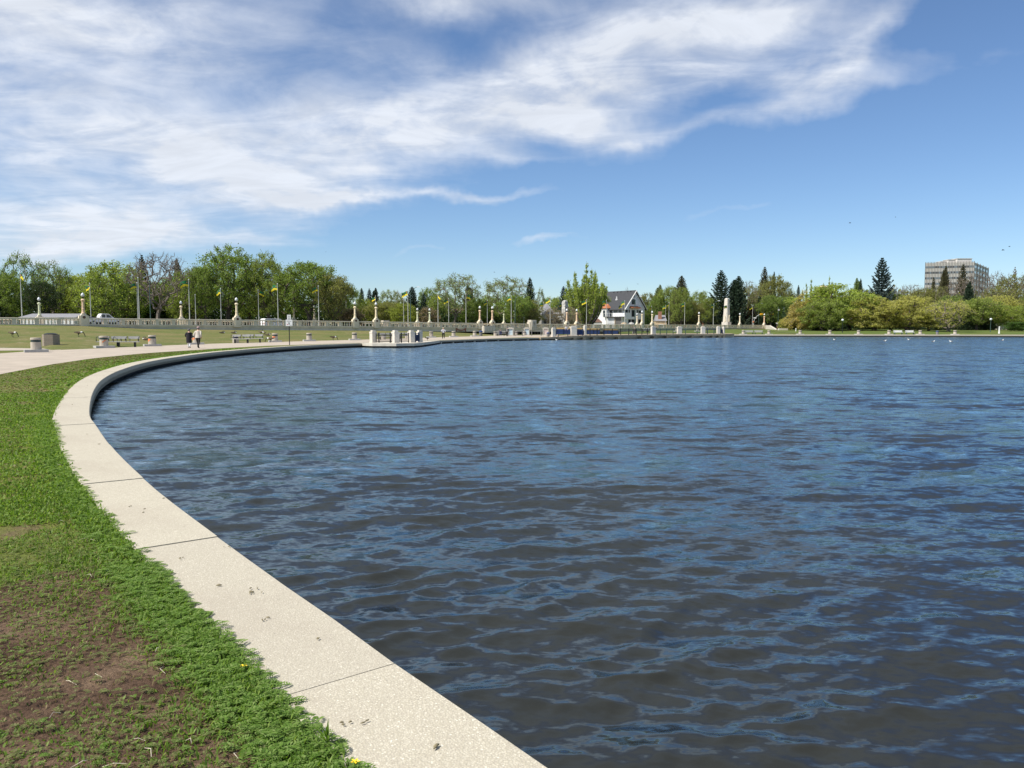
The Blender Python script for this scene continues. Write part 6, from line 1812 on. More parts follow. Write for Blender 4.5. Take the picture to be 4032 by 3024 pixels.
def make_spruce(seed, whorls=30, per=9, width=.5, twin=False, gap=1.0, lean=0.0, thin=1.0):
    "unit spruce: tiers of upturned boughs with hanging needles"
    rng = np.random.default_rng(seed); segs = []; C = []; Dd = []; Sz = []
    stems = [(0.0, 1.0)] if not twin else [(-.05, 1.0), (.07, .93)]
    for (sx, sh_) in stems:
        prev = np.array([0, 0, 0.]); 
        for k in range(1, 11):
            t = k / 10; q = np.array([sx * max(0, t - .5) * 2, 0, sh_ * t]); segs.append((prev, q, .018 * (1.05 - (k - 1) / 10), .018 * (1.05 - t))); prev = q
        for i in range(whorls):
            t = .07 + .92 * (i / (whorls - 1)) ** .92
            if twin and t < .5 and sx > 0: continue
            R = width * (1 - t) ** .74 * (.86 + .28 * rng.random()) + .010
            z = sh_ * t
            for j in range(per):
                an = 2 * PI * (j + rng.random() * .8) / per + i * 1.1; l = R * rng.uniform(.62, 1.12)
                if rng.random() > thin: continue
                b = np.array([sx * max(0, t - .5) * 2, 0, z]); dr = np.array([math.cos(an), math.sin(an), 0])
                m = max(3, int(l / .018)); pts = []
                for k in range(m + 1):
                    s = k / m; pts.append(b + dr * l * s + np.array([0, 0, -l * .30 * math.sin(PI * min(1, s * 1.05)) * (1.1 - t) + l * .10 * s ** 3 + l * .25 * t * s]))
                segs.append((pts[0], pts[m // 2], .004 * (1.1 - t), .003 * (1.1 - t))); segs.append((pts[m // 2], pts[m], .003 * (1.1 - t), .001))
                side = np.array([-dr[1], dr[0], 0])
                for k in range(1, m + 1):
                    s = k / m; wdt = l * .20 * (1 - s * .55) + .006
                    for sgn in (-1, -.35, .35, 1):
                        C.append(pts[k] + side * sgn * wdt * rng.uniform(.2, 1) + np.array([0, 0, -wdt * .45 * abs(sgn) * rng.random()])); Dd.append(dr * .8 + side * sgn * .9 + np.array([0, 0, -.35 + .5 * t])); Sz.append(.030 + .016 * rng.random())
    C = np.array(C); Dd = np.array(Dd) + rng.normal(size=C.shape) * .2
    return tubes_mesh('trunk', segs, M['bark'], 4), quad_mesh('crown', cards(C, Dd, np.array(Sz), rng, .5), M['needle'])

TREES = {
 'elm':    [make_broadleaf(11, 'dome', .22, 175, 78, .062, .027, .034), make_broadleaf(12, 'vase', .20, 175, 76, .062, .027, .036), make_broadleaf(13, 'dome', .18, 190, 74, .058, .026, .032)],
 'big':    [make_broadleaf(21, 'vase', .24, 215, 80, .057, .022, .034), make_broadleaf(22, 'dome', .24, 225, 78, .057, .022, .036)],
 'sparse': [make_broadleaf(31, 'oval', .20, 160, 36, .055, .024, .020, 0, 'greybark'), make_broadleaf(32, 'vase', .22, 180, 32, .052, .022, .022, 0, 'greybark')],
 'bare':   [make_broadleaf(41, 'vase', .24, 420, 3, .045, .015, .027, 0, 'greybark', .0026), make_broadleaf(42, 'dome', .2, 300, 7, .045, .017, .030, 0, 'greybark', .0032)],
 'budding':[make_broadleaf(45, 'dome', .2, 240, 40, .048, .022, .028, 0, 'greybark', .003), make_broadleaf(46, 'oval', .18, 230, 36, .048, .020, .026, 0, 'greybark', .003)],
 'willow': [make_broadleaf(51, 'dome', .12, 215, 80, .054, .026, .040, .05, 'bark'), make_broadleaf(52, 'dome', .10, 220, 78, .054, .025, .040, .05, 'bark')],
 'fork':   [make_broadleaf(55, 'vase', .10, 150, 40, .060, .027, .045, .03, 'greybark', .006)],
 'conical':[make_broadleaf(61, 'cone', .05, 230, 70, .052, .026, .024, 0, 'greybark')],
 'shrub':  [make_broadleaf(71, 'round', .02, 90, 60, .10, .055, .02, 0, 'bark', .006), make_broadleaf(72, 'dome', .02, 90, 40, .10, .055, .02, 0, 'greybark', .006)],
 'poplar': [make_poplar(81, [(0, 0, 1, .055)] + [(math.cos(q * 2.4) * .44 * ((q + 1) / 20) ** .5, math.sin(q * 2.4) * .44 * ((q + 1) / 20) ** .5, .93 - .34 * ((q + 1) / 20) ** .8 + .06 * math.sin(q * 5.3), .055) for q in range(20)]),
            make_poplar(82, [(0, 0, 1, .11), (-.18, .05, .86, .10), (.2, .05, .92, .10), (-.34, 0, .7, .09), (.36, 0, .76, .09)])],
 'spruce': [make_spruce(91), make_spruce(92, 27, 8, .46), make_spruce(93, 32, 9, .5, True)],
 'thinspruce': [make_spruce(95, 22, 7, .5, False, 1, 0, .8)],
}
BW = {}                                                   # true extents of each unit crown
for kname, lst in TREES.items():
    for i, (tm, cm) in enumerate(lst):
        me = cm or tm
        co = np.empty(len(me.vertices) * 3, np.float32); me.vertices.foreach_get('co', co); co = co.reshape(-1, 3)
        BW[(kname, i)] = (np.percentile(co[:, 0], 98.5) - np.percentile(co[:, 0], 1.5), np.percentile(co[:, 2], 99.7))
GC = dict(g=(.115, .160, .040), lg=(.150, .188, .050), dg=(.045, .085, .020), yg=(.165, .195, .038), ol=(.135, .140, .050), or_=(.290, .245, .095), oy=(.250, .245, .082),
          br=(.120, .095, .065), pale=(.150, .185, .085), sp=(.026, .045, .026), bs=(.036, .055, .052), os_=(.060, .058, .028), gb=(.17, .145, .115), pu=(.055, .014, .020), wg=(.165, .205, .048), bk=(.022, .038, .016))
rt2 = random.Random(17)
cnt = {}
def tree(kind_, x, top, wpx, D, colr, label, z0=None, cat='tree', grp='trees beyond the bridge', shear=0):
    lst = TREES[kind_]; i = cnt.get(kind_, 0) % len(lst); cnt[kind_] = cnt.get(kind_, 0) + 1
    tm, cm = lst[i]; bw, bh = BW[(kind_, i)]
    if z0 is None: z0 = 1.3 if x < 2900 else lawn_z(D)
    h = (zat(top, D) - z0) / bh; w_ = wpx * D / FPX / bw * (1.28 if kind_ == 'spruce' else 1.25 if kind_ in ('elm', 'willow', 'budding') else 1.0)
    names = {'spruce': 'spruce_tree', 'thinspruce': 'spruce_tree', 'shrub': 'shrub', 'willow': 'willow_tree', 'fork': 'willow_tree', 'poplar': 'poplar_tree', 'bare': 'bare_tree'}
    r = thing(names.get(kind_, 'broadleaf_tree'), label, 'shrub' if kind_ == 'shrub' else cat, (U(x) * D, D, z0), rt2.uniform(-.5, .5) + (PI if rt2.random() < .5 else 0), grp)
    r.scale = (w_, w_, h)
    obj('trunk', tm, r)
    if cm is not None:
        c = obj('crown', cm, r); b = GC[colr]; f = rt2.uniform(.92, 1.10)
        c.color = (b[0] * f, b[1] * f, b[2] * f, 1)
    return r
A_, B_ = 'trees behind the bridge approach', 'trees on the far shore'
TL = [
 ('spruce', -14, 1140, 60, 158, 'sp', 'dark spruce cut by the picture edge beside the tall feathery tree'),
 ('sparse', 88, 1000, 150, 168, 'g', 'tallest feathery topped tree rising behind the grey shed'),
 ('elm', 45, 1085, 110, 160, 'g', 'green tree filling in below the feathery topped one'),
 ('sparse', 210, 1030, 130, 165, 'g', 'airy spreading oak with a dark fork behind the grey shed'),
 ('big', 165, 1110, 130, 158, 'bk', 'dark low tree between the oak and the feathery one'),
 ('elm', 318, 1085, 120, 190, 'yg', 'yellow green tree behind the pinkish lamp'),
 ('elm', 440, 1038, 190, 162, 'lg', 'round elm above the pickup truck'),
 ('elm', 520, 1120, 110, 170, 'dg', 'smaller elm between the round one and the bare tree'),
 ('bare', 628, 1002, 230, 150, 'br', 'large leafless tree with a wide spreading crown'),
 ('spruce', 568, 1010, 44, 190, 'os_', 'brown tipped spruce peeking through the left of the bare crown'),
 ('spruce', 706, 1024, 36, 190, 'os_', 'brown tipped spruce peeking through the right of the bare crown'),
 ('elm', 600, 1110, 190, 185, 'g', 'green tree seen through the branches of the bare tree'),
 ('elm', 760, 1060, 130, 175, 'lg', 'light green elm between the bare tree and the tallest elm'),
 ('big', 905, 978, 240, 160, 'g', 'tallest elm of the grove with a lobed crown'),
 ('big', 810, 1055, 130, 155, 'g', 'lower elm leaning against the tallest one from the left'),
 ('big', 1055, 1003, 150, 160, 'lg', 'bright elm just right of the tallest one'),
 ('big', 1215, 1036, 230, 158, 'g', 'wide dome shaped elm above the park signs'),
 ('elm', 1140, 1075, 150, 170, 'g', 'elm filling the gap left of the dome shaped one'),
 ('elm', 1310, 1085, 110, 156, 'ol', 'olive elm drooping at the right end of the grove'),
 ('elm', 255, 1088, 120, 178, 'yg', 'yellow green crown filling the gap right of the airy oak'),
 ('elm', 385, 1092, 110, 180, 'g', 'green crown behind the left shoulder of the round elm'),
 ('elm', 490, 1075, 110, 178, 'lg', 'light crown on the right shoulder of the round elm'),
 ('elm', 690, 1085, 120, 184, 'g', 'green crown behind the right of the bare tree'),
 ('elm', 985, 1045, 120, 172, 'lg', 'bright crown in the notch right of the tallest elm'),
 ('elm', 1330, 1110, 110, 176, 'g', 'green crown behind the olive elm'),
 ('elm', 10, 1075, 120, 172, 'g', 'green crown at the edge left of the feathery tree'),
 ('sparse', 1395, 1142, 70, 200, 'g', 'small loose tree at the end of the elm grove'),
 ('spruce', 1426, 1137, 30, 240, 'sp', 'small pointed spruce left of the two rounder ones'),
 ('spruce', 1456, 1139, 30, 245, 'bs', 'rounder blue spruce behind the jetty lamp'),
 ('spruce', 1478, 1137, 34, 245, 'sp', 'dark spruce right above the jetty lamp'),
 ('shrub', 1380, 1215, 90, 165, 'br', 'brownish bush at the foot of the olive elm'),
 ('elm', 1430, 1178, 90, 205, 'yg', 'fresh green small tree below the three spruces'),
 ('budding', 1535, 1143, 80, 215, 'pale', 'pale grey green tree with thin upward branches'),
 ('budding', 1572, 1150, 50, 220, 'gb', 'greyish budding tree left of the arched street light'),
 ('elm', 1510, 1190, 110, 200, 'ol', 'olive bushy tree behind the jetty pillars'),
 ('spruce', 1624, 1132, 54, 215, 'sp', 'dark spruce at the arched street light'),
 ('spruce', 1670, 1155, 32, 230, 'sp', 'smaller dark spruce right of the street light one'),
 ('elm', 1690, 1138, 70, 240, 'g', 'green tree behind the smaller dark spruce'),
 ('shrub', 1690, 1210, 80, 195, 'br', 'brown twiggy bush behind the pale green lamps'),
 ('elm', 1590, 1195, 90, 195, 'yg', 'yellowish low tree left of the dark spruce'),
 ('sparse', 1795, 1082, 165, 210, 'pale', 'tall airy aspen with a leaning pale trunk'),
 ('elm', 1740, 1160, 80, 225, 'lg', 'leafy tree under the left side of the tall aspen'),
 ('spruce', 1846, 1124, 42, 235, 'os_', 'brownish spruce right of the tall aspen'),
 ('elm', 1868, 1175, 90, 215, 'g', 'green tree behind the first balcony'),
 ('sparse', 1876, 1128, 24, 230, 'pale', 'slim aspen sapling between the two airy aspens'),
 ('sparse', 1988, 1092, 165, 212, 'pale', 'second airy aspen with silvery leaves'),
 ('elm', 1930, 1165, 90, 220, 'lg', 'leafy tree under the left side of the second aspen'),
 ('elm', 2030, 1165, 100, 205, 'g', 'green tree below the second aspen on its right'),
 ('spruce', 2086, 1097, 44, 225, 'sp', 'ragged dark spruce beside the second aspen'),
 ('sparse', 2128, 1137, 40, 235, 'pale', 'slender pale aspen left of the steep grey roof'),
 ('elm', 2080, 1180, 80, 210, 'ol', 'bush like tree behind the crest block'),
 ('elm', 2180, 1172, 110, 300, 'lg', 'distant bright green tree behind the grey house'),
 ('budding', 2180, 1212, 55, 212, 'gb', 'greyish bush in front of the low house windows'),
 ('spruce', 2218, 1130, 38, 250, 'bs', 'blue spruce standing behind the mottled pylon'),
 ('budding', 2250, 1210, 50, 208, 'gb', 'reddish bare bush right of the mottled pylon'),
 ('poplar', 2308, 1058, 140, 222, 'wg', 'cluster of tall pointed poplars left of the white house'),
 ('elm', 2308, 1128, 118, 226, 'wg', 'leafy lower growth of the poplar cluster'),
 ('bare', 2468, 1133, 24, 300, 'br', 'bare tree top above the house ridge'),
 ('elm', 2555, 1158, 80, 285, 'ol', 'olive tree right of the house gable'),
 ('elm', 2590, 1168, 70, 262, 'g', 'green tree behind the brick chimney'),
 ('spruce', 2593, 1125, 40, 285, 'pale', 'pale green spruce top right of the house'),
 ('elm', 2634, 1131, 72, 262, 'lg', 'fresh elm between the pale spruce and the twin topped one'),
 ('spruce', 2681, 1090, 62, 252, 'os_', 'brownish twin topped spruce'),
 ('elm', 2680, 1135, 66, 245, 'lg', 'bright elm in front of the twin topped spruce'),
 ('elm', 2755, 1150, 85, 268, 'lg', 'bright leafy tree right of the twin topped spruce'),
 ('elm', 2725, 1190, 70, 250, 'ol', 'olive tree behind the short white lamp'),
 ('elm', 2795, 1175, 60, 262, 'lg', 'small bright tree touching the first obelisk spruce'),
 ('spruce', 2836, 1069, 72, 262, 'sp', 'tall dark spruce just left of the obelisk'),
 ('spruce', 2898, 1092, 66, 262, 'sp', 'dense dark spruce just right of the obelisk'),
 ('bare', 2940, 1108, 90, 275, 'gb', 'grey leafless tree right of the obelisk spruces'),
 ('budding', 2960, 1128, 100, 270, 'ol', 'olive budding tree behind the bare one'),
 ('elm', 2953, 1212, 32, 268, 'pu', 'small purple leaved tree by the white gable'),
 ('spruce', 2990, 1170, 44, 270, 'sp', 'dark spruce behind the traffic signal'),
 ('big', 3045, 1090, 150, 290, 'ol', 'broad olive tree beside the wing wall'),
 ('spruce', 3006, 1056, 46, 295, 'os_', 'olive spruce top standing above the broad tree'),
 ('spruce', 3041, 1075, 22, 310, 'sp', 'thin spruce tip above the broad olive tree'),
 ('elm', 3035, 1165, 75, 258, 'g', 'green tree with bare lower trunks behind the road sign'),
 ('elm', 3078, 1170, 70, 262, 'g', 'leafy tree between the broad olive one and the orange budded tree'),
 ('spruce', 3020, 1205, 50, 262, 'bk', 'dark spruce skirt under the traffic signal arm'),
]
for t in TL: tree(*t, grp=A_)
TR = [
 ('conical', 3156, 1152, 125, 212, 'or_', 'cone shaped tree in orange buds at the water'),
 ('shrub', 3098, 1255, 60, 216, 'oy', 'orange bush at the left foot of the cone shaped tree'),
 ('spruce', 3140, 1126, 22, 330, 'sp', 'small spruce tip behind the orange budded tree'),
 ('poplar', 3190, 1107, 62, 320, 'lg', 'bright pointed poplar tops left of the pale block'),
 ('poplar', 3260, 1106, 70, 330, 'wg', 'bright pointed poplar tops at the pale block'),
 ('willow', 3290, 1124, 235, 214, 'wg', 'huge green willow with dark arching limbs'),
 ('willow', 3238, 1178, 130, 205, 'lg', 'lower left half of the green willows over the lawn'),
 ('willow', 3345, 1165, 120, 222, 'g', 'green willow behind the tallest one to its right'),
 ('shrub', 3228, 1262, 70, 212, 'bk', 'dark bush between the orange tree and the willow trunk'),
 ('spruce', 3372, 1099, 36, 310, 'g', 'pair of green spruce tips right of the willow crown'),
 ('spruce', 3383, 1101, 24, 300, 'sp', 'dark spruce tip next to the green pair'),
 ('elm', 3410, 1142, 90, 265, 'ol', 'olive tree between the willow and the lone spruce'),
 ('spruce', 3465, 1021, 76, 262, 'bs', 'tall lone blue grey spruce above the orange willows'),
 ('willow', 3440, 1170, 150, 205, 'oy', 'golden orange willow left of the white benches'),
 ('willow', 3575, 1168, 190, 203, 'oy', 'large golden willow behind the white benches'),
 ('willow', 3508, 1195, 110, 209, 'or_', 'orange tinted willow between the two golden ones'),
 ('bare', 3520, 1125, 100, 300, 'br', 'row of grey bare crowns right of the lone spruce'),
 ('bare', 3585, 1122, 110, 305, 'br', 'grey bare crown left of the tower'),
 ('elm', 3500, 1150, 80, 268, 'lg', 'bright green crown just right of the lone spruce'),
 ('elm', 3620, 1140, 120, 262, 'ol', 'olive crown below the left end of the tower'),
 ('budding', 3685, 1130, 100, 258, 'ol', 'budding tree in front of the tower base'),
 ('spruce', 3712, 1053, 36, 300, 'os_', 'slim brownish spruce in front of the tower middle'),
 ('spruce', 3669, 1095, 24, 310, 'os_', 'short spruce in front of the tower left part'),
 ('spruce', 3783, 1046, 44, 295, 'os_', 'tallest spruce in front of the tower'),
 ('bare', 3770, 1092, 110, 272, 'br', 'leafless tree with pale limbs before the tower'),
 ('spruce', 3809, 1112, 38, 240, 'sp', 'green spruce below the tower corner'),
 ('bare', 3850, 1072, 110, 268, 'br', 'dark stemmed bare tree at the right end of the tower'),
 ('bare', 3920, 1072, 120, 280, 'br', 'wide pale bare crown right of the tower'),
 ('thinspruce', 3986, 1056, 34, 300, 'gb', 'thin ragged conifer rising at the right'),
 ('budding', 3990, 1085, 130, 275, 'ol', 'olive budding tree below the ragged conifer'),
 ('budding', 4040, 1078, 90, 280, 'br', 'brown budding crown at the picture edge'),
 ('elm', 3745, 1165, 110, 240, 'g', 'green tree behind the forked yellow willow'),
 ('fork', 3733, 1180, 160, 190, 'oy', 'forked willow with pale spreading limbs and yellow leaves'),
 ('willow', 3655, 1205, 110, 204, 'oy', 'smaller golden willow left of the forked one'),
 ('elm', 3845, 1175, 120, 214, 'lg', 'green tree with a pale stem right of the forked willow'),
 ('elm', 3925, 1165, 120, 225, 'oy', 'yellow green tree above the monument wall'),
 ('elm', 3990, 1205, 110, 214, 'wg', 'yellow green tree right of the monument wall'),
 ('budding', 3935, 1130, 140, 250, 'ol', 'brownish olive crown behind the monument tree'),
 ('elm', 4070, 1170, 110, 224, 'ol', 'olive tree at the picture edge behind the dark bushes'),
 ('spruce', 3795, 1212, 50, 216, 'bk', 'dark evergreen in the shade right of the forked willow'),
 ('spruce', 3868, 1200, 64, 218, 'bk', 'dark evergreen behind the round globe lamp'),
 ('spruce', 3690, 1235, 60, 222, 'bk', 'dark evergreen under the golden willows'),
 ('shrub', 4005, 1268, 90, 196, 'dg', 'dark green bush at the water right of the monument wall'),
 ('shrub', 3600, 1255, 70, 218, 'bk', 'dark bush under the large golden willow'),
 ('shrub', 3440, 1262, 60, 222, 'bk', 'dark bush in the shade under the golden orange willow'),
]
for t in TR: tree(*t, grp=B_)
for k_, (x, top, w_, D) in enumerate(((4130, 1120, 150, 240), (4210, 1180, 130, 215), (-90, 1050, 160, 165), (-190, 1080, 160, 160), (4260, 1100, 150, 270))):
    tree('elm', x, top, w_, D, 'g', ('tall green tree past the trees at the east edge', 'lower green tree past the trees at the east edge', 'tall green tree past the feathery one at the west edge', 'lower green tree past the feathery one at the west edge', 'distant green tree past the trees at the east edge')[k_], grp=A_ if x < 0 else B_)
# undergrowth and far woods that read as one mass
def mass(name, spans, colr, seed, per_px, leaf, label):
    rng = np.random.default_rng(seed); V = []
    for (x0, x1, t0, t1, D0, D1, zb) in spans:
        n = int((x1 - x0) * per_px)
        x = rng.uniform(x0, x1, n); D = rng.uniform(D0, D1, n)
        lump = .70 + .18 * np.sin(x * .11 + D) + .12 * np.sin(x * .043 + 1.3) + .1 * np.sin(x * .29)
        top = EYE + (HOR - (t0 + (t1 - t0) * (x - x0) / (x1 - x0))) / FPX * D
        z = zb + (top - zb) * lump * rng.random(n) ** .8
        c = np.stack([(x - 2016) / 3068 * D, D, z], 1); d = rng.normal(size=(n, 3)); d[:, 2] += .4
        V.append(cards(c, d, rng.uniform(.6, 1.5, n) * leaf, rng, .7))
    o = obj(name, quad_mesh(name, np.concatenate(V), M['leaf'])); b = GC[colr]; o.color = b + (1,)
    return kind(o, 'stuff', label)
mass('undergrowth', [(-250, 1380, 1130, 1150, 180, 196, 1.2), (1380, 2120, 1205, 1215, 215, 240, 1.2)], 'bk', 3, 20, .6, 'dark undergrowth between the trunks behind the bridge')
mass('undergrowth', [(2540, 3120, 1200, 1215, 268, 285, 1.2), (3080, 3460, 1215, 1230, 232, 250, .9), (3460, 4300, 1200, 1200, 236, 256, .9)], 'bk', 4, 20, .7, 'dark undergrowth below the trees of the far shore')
mass('far_woods', [(1380, 2350, 1180, 1180, 300, 330, 1.2), (2440, 3100, 1182, 1165, 330, 360, 1.2)], 'g', 5, 22, .9, 'green woods behind the bridge trees')
mass('far_woods', [(3080, 3480, 1150, 1145, 300, 330, 1.2), (3440, 4350, 1140, 1120, 300, 335, 1.2)], 'ol', 6, 26, .9, 'olive brown woods below the tower')

# ------------------------------------------------------------------ turf by the lake wall
def turf():
    rng = np.random.default_rng(9)
    oc = near_c + normals(near_c) * KW
    sel = (oc[:, 1] > -1)
    oy, ox = oc[sel, 1], oc[sel, 0]
    mono = np.maximum.accumulate(oy)
    def edge_x(Y): return np.interp(Y, mono, ox)
    def sample(n, y0, y1, pw=1.0):
        Y = y0 + (y1 - y0) * rng.random(n) ** pw
        e = edge_x(Y); wdt = np.minimum(.30 * Y + 2.2, 9)
        X = e - wdt * rng.random(n)
        keep = np.ones(n, bool)
        # inside of the path
        zc = Y * FW[1] - EYE * FW[2]
        cx = 2016 + FPX * X / zc; cy = 1512 - FPX * (Y * UP[1] - EYE * UP[2]) / zc
        keep &= cy > np.interp(cx, [q[0] for q in PN], [q[1] for q in PN]) + 1.5
        return X[keep], Y[keep], (edge_x(Y) - X)[keep]
    def nz(X, Y, s, ph): return .5 + .25 * (np.sin(X * s + ph + 1.7 * np.sin(Y * s * .7 + ph)) + np.sin(Y * s * 1.3 + 2 * ph + 1.3 * np.sin(X * s * .9)))
    def bare(X, Y, dist):
        "0 lush .. 1 bare earth"
        b = np.clip((5.6 - Y) / .8, 0, 1) * np.clip((dist - .04 - .36 * nz(X, Y, 5, 1)) / .30, 0, 1) * (.42 + .66 * nz(X, Y, 3.1, 2.2))
        b2 = np.clip((Y - 9) / 6, 0, 1) * np.clip((dist - .7) / 1.5, 0, 1) * (.15 + nz(X, Y, .7, 4)) * 1.1
        b3 = .75 * np.clip((nz(X, Y, 4.5, 7) - .66) / .12, 0, 1) + .5 * np.clip((nz(X, Y, 1.7, 3) - .62) / .2, 0, 1) * (dist > .3)
        return np.clip(np.maximum(np.maximum(b, b2), b3), 0, 1)
    groups = {}
    def blades(name, m, n, y0, y1, L, wd, pw=1.0, lie=.8, maxbare=1.0, mind=0.0, over=.05, label=''):
        X, Y, d = sample(n, y0, y1, pw)
        b = bare(X, Y, d); keep = rng.random(len(X)) > b * maxbare
        keep &= d > mind
        X, Y, d = X[keep], Y[keep], d[keep]; n = len(X)
        X = X + over * rng.random(n) ** 2
        lush = np.clip(1.25 - d * .55, .55, 1.2)
        l = L * rng.uniform(.55, 1.35, n) * lush * (1 + .015 * np.maximum(Y - 5, 0))
        w_ = wd * rng.uniform(.6, 1.4, n) * (1 + .035 * np.maximum(Y - 5, 0))
        a = rng.uniform(0, 2 * PI, n); tilt = rng.uniform(.15, 1.25, n) * lie
        dv = np.stack([np.cos(a) * np.sin(tilt), np.sin(a) * np.sin(tilt), np.cos(tilt)], 1)
        sd = np.stack([-np.sin(a), np.cos(a), np.zeros(n)], 1)
        p = np.stack([X, Y, np.full(n, .0)], 1)
        mid = p + dv * l[:, None] * .55; tip = p + dv * l[:, None]; tip[:, 2] -= l * .18
        v = np.stack([p, mid - sd * w_[:, None] * .5, tip, mid + sd * w_[:, None] * .5], 1).reshape(-1, 3)
        o = obj(name, quad_mesh(name, v, m)); return kind(o, 'stuff', label)
    blades('grass', M['blade'], 130000, 1.6, 8, .050, .0085, 1.2, 1.05, .98, 0, .05, 'short green grass along the lake wall')
    blades('grass', M['blade'], 130000, 6.5, 20, .052, .016, 1.1, 1.05, .95, 0, .05, 'short green grass along the lake wall')
    blades('grass', M['blade'], 90000, 17, 62, .035, .045, 1.0, 1.2, .9, 0, .0, 'grass strip between the path and the lake wall')
    blades('dry_grass', M['dryblade'], 26000, 1.6, 9, .045, .006, 1.0, 1.25, .35, .25, 0, 'dry stalks on the worn earth')
    blades('dry_grass', M['dryblade'], 60000, 9, 55, .035, .035, 1.0, 1.2, .2, .5, 0, 'yellowed grass beside the path')
    # feathery silverweed leaves hugging the kerb and the worn patch
    def ferny(n, y0, y1, dmax, m, L, name, label, bmax, dens=None, mind=0.0):
        Y = rng.uniform(y0, y1, n); d = mind + (dmax - mind) * rng.random(n) ** .9; X = edge_x(Y) - d
        if dens == 'edge': keep = rng.random(n) > np.clip((d - .10) / .27, 0, .93)
        else: keep = rng.random(n) > bmax * bare(X, Y, d)
        X, Y, d = X[keep], Y[keep], d[keep]; n = len(X)
        X = X + .05 * (d < .1)
        a = rng.uniform(0, 2 * PI, n); l = L * rng.uniform(.6, 1.35, n); el_ = rng.uniform(.02, .55, n); z = rng.uniform(.004, .035, n)
        V = []
        K = 6
        for k in range(K + 1):
            t = (k + .6) / (K + .6)
            along = np.stack([np.cos(a) * np.cos(el_), np.sin(a) * np.cos(el_), np.sin(el_)], 1)
            c = np.stack([X, Y, z], 1) + along * (l * t)[:, None]; c[:, 2] -= .35 * l * t * t
            c[:, 2] = np.maximum(c[:, 2], .006)
            lf = l * (.30 * math.sin(PI * (.18 + .72 * t)) + .04)
            sides = (-1, 1) if k < K else (0,)
            for s_ in sides:
                ang_ = a + s_ * 1.05
                dv = np.stack([np.cos(ang_), np.sin(ang_), np.full(n, .12)], 1); sd = np.stack([-np.sin(ang_), np.cos(ang_), np.zeros(n)], 1)
                wv = lf * .40
                m_ = c + dv * (lf * .5)[:, None]; m_[:, 2] += .12 * lf
                V.append(np.stack([c, m_ - sd * (wv * .5)[:, None], c + dv * lf[:, None], m_ + sd * (wv * .5)[:, None]], 1).reshape(-1, 3))
        o = obj(name, quad_mesh(name, np.concatenate(V), m)); kind(o, 'stuff', label)
    ferny(6000, 2.0, 5.4, .42, M['silver'], .070, 'silverweed', 'feathery silverweed leaves hugging the kerb', 0, 'edge')
    ferny(11000, 1.8, 6.0, 3.2, M['dull'], .040, 'silverweed', 'dull worn silverweed on the bare earth', .55, None, .25)
    ferny(3600, 2.0, 7.0, 3.6, M['silver'], .050, 'silverweed', 'small silverweed rosettes in the grass', .93, None, .2)
    ferny(3000, 5.0, 14.0, .35, M['silver'], .080, 'silverweed', 'leafy weeds along the kerb further on', 0, 'edge')
turf()
# worn earth below the thin turf
def soil():
    oc = near_c + normals(near_c) * (KW + .18)
    m, t, b = new_mat('worn_soil')
    pos = t.node('ShaderNodeNewGeometry').outputs['Position']
    n1 = t.noise(pos, 2.2, 6, .65).outputs['Fac']; n2 = t.noise(pos, 38, 5, .7).outputs['Fac']; n3 = t.noise(pos, 140, 3, .7).outputs['Fac']
    r = t.ramp(n1, [(.3, (.072, .043, .028)), (.50, (.135, .086, .056)), (.72, (.225, .155, .100))])
    r = t.mix(t.maprange(n2, .35, .75), r, t.mix(1.0, r, (.5, .48, .46), 'MULTIPLY'))
    r = t.mix(t.maprange(n3, .62, .72, 0, .6), r, (.24, .19, .13))
    t.link(r, b.inputs['Base Color']); b.inputs['Roughness'].default_value = .95; b.inputs['Specular IOR Level'].default_value = .1
    bm_ = t.node('ShaderNodeBump'); bm_.inputs['Distance'].default_value = .03; t.link(n2, bm_.inputs['Height']); t.link(bm_.outputs[0], b.inputs['Normal'])
    rng = np.random.default_rng(2)
    vs, fs = [], []
    sel = [i for i in range(len(oc)) if -2 < near_c[i, 1] < 6.2]
    for i in sel:
        p = oc[i]; n_ = normals(near_c)[i]; fade = min(1, max(0.05, (6.2 - near_c[i, 1]) / 1.5))
        for k in range(9): q = p + n_ * 3.4 * fade * k / 8; vs.append((q[0], q[1], .003 + .012 * rng.random() * (0 < k < 8)))
    for i in range(len(sel) - 1):
        for k in range(8): fs.append((i * 9 + k, (i + 1) * 9 + k, (i + 1) * 9 + k + 1, i * 9 + k + 1))
    kind(obj('soil', (MB().add(vs, fs), m, True)), 'structure')
soil()
# yellow flowers, a tuft leaning over the kerb, droppings
M['petal'] = mat('yellow_petal', (.82, .58, .02), .6, .05, 20)
for (x, y, lab) in ((959, 2628, 'yellow flower at the edge of the kerb beside the second joint'), (1399, 3006, 'yellow flower at the kerb edge at the bottom of the picture'), (187, 1621, 'tiny yellow flower beside the wide kerb joint')):
    q = G(x, y, .03); r = thing('flower', lab, 'flower', (q[0], q[1], 0.0), 0, 'yellow flowers along the kerb')
    obj('stem', (MB().tube([(0, 0, 0), (.004, 0, .035)], .0015, 4), M['silver']), r)
    pm_ = MB()
    for k in range(5):
        a = k * 2 * PI / 5
        pm_.add([(.003 * math.cos(a), .003 * math.sin(a), .036), (.013 * math.cos(a - .45), .013 * math.sin(a - .45), .041), (.020 * math.cos(a), .020 * math.sin(a), .040), (.013 * math.cos(a + .45), .013 * math.sin(a + .45), .041)], [(0, 1, 2, 3)])
    obj('petal', (pm_, M['petal']), r); obj('flower_centre', (MB().lathe([(.006, .035), (.005, .041), (.001, .043)], 8), M['petal']), r)
q = G(1290, 2925, .02)
r = thing('grass_tuft', 'upright grass tuft leaning over the kerb near the bottom edge', 'grass tuft', (q[0], q[1], .02))
rg = random.Random(6)
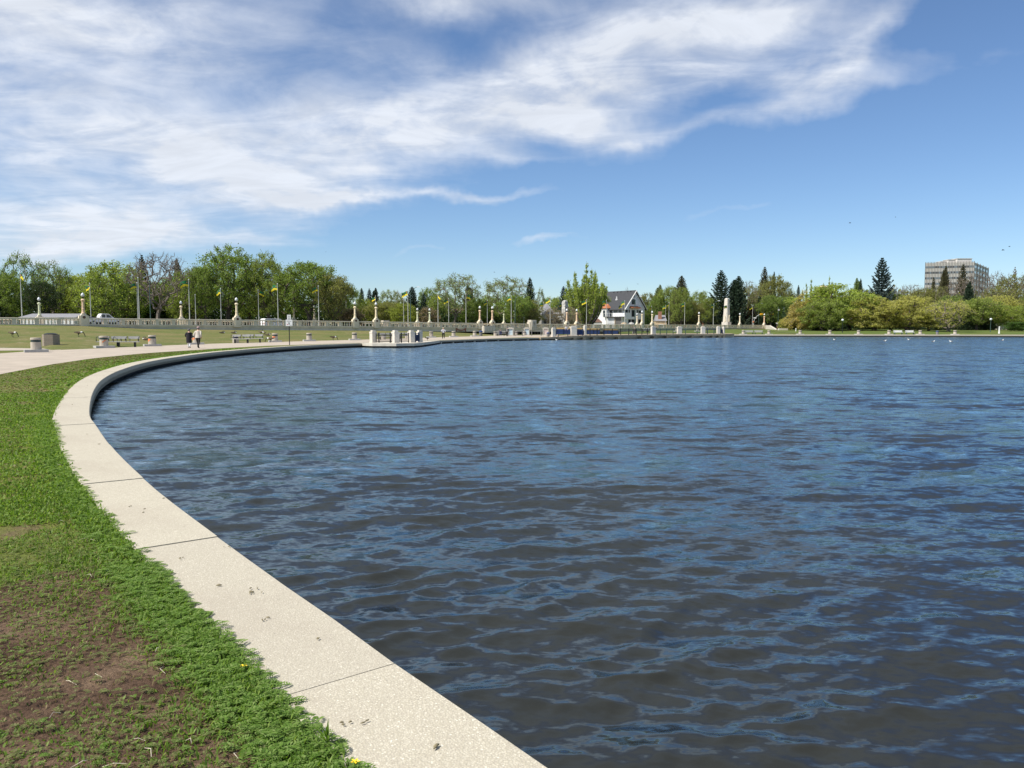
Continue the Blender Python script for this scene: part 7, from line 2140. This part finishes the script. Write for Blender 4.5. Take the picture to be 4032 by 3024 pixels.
for k in range(8):
    a = rg.uniform(0, 6.28); t = rg.uniform(.1, .7); l = rg.uniform(.06, .12); w_ = .006
    d = Vector((math.cos(a) * math.sin(t), math.sin(a) * math.sin(t), math.cos(t))); s_ = Vector((-math.sin(a), math.cos(a), 0)) * w_
    m_ = d * l * .5; tip = d * l + Vector((math.cos(a), math.sin(a), -.5)) * l * .15
    obj('blade', (MB().add([(0, 0, 0), tuple(m_ - s_), tuple(tip), tuple(m_ + s_)], [(0, 1, 2), (0, 2, 3)]), M['blade']), r)
def droppings():
    rng = random.Random(12); mb = MB()
    spots = [(995, 2318, 1), (1000, 2330, 1), (1010, 2325, 1), (978, 2335, .8), (1025, 2338, .8), (860, 2306, 1.5), (1040, 2440, 1), (573, 2017, 1), (1370, 2852, 1), (1745, 2936, 1.4), (1430, 2850, .8), (640, 1960, 1), (520, 1995, 1), (560, 2005, .8), (700, 2200, .8), (400, 1748, 1), (341, 1710, .8), (285, 1593, 1.3), (340, 1564, 1), (320, 1787, 1), (281, 1549, .8), (360, 1500, .8), (410, 1480, 1), (345, 1518, .9), (1250, 2520, .8), (900, 2150, .7)]
    for (x, y, s) in spots:
        q = G(x, y, .025); z = .026
        for k in range(rng.randint(1, 3)):
            c = (q[0] + rng.uniform(-.03, .03), q[1] + rng.uniform(-.03, .03), z); a = rng.uniform(0, PI)
            l = .012 * s * rng.uniform(.6, 1.2); mb.tube([(c[0] - l * math.cos(a), c[1] - l * math.sin(a), z + .002), (c[0], c[1], z + .004), (c[0] + l * math.cos(a), c[1] + l * math.sin(a), z + .002)], [.002 * s, .0045 * s, .002 * s], 6)
    o = obj('droppings', (mb, mat('droppings', (.20, .17, .10), .9, .25, 60), True)); kind(o, 'stuff', 'small goose droppings scattered on the kerb')
droppings()
def litter():
    rng = random.Random(31); mb = MB()
    for k in range(70):
        Y = 2.4 + 7 * rng.random() ** 1.6; e = float(np.interp(Y, near_c[near_c[:, 1] > 1.5][:, 1], near_c[near_c[:, 1] > 1.5][:, 0])) - KW
        X = e - rng.uniform(.05, 2.6); a = rng.uniform(0, 6.28); l = rng.uniform(.03, .09); c = rng.uniform(-.02, .02); z = .022
        mb.tube([(X, Y, z), (X + math.cos(a) * l * .5 - math.sin(a) * c, Y + math.sin(a) * l * .5 + math.cos(a) * c, z + .012), (X + math.cos(a) * l, Y + math.sin(a) * l, z)], [.0012, .0018, .001], 4)
    o = obj('straw', (mb, mat('bleached_straw', (.50, .44, .33), .9, .2, 30))); kind(o, 'stuff', 'bleached straws and twigs lying in the turf')
litter()
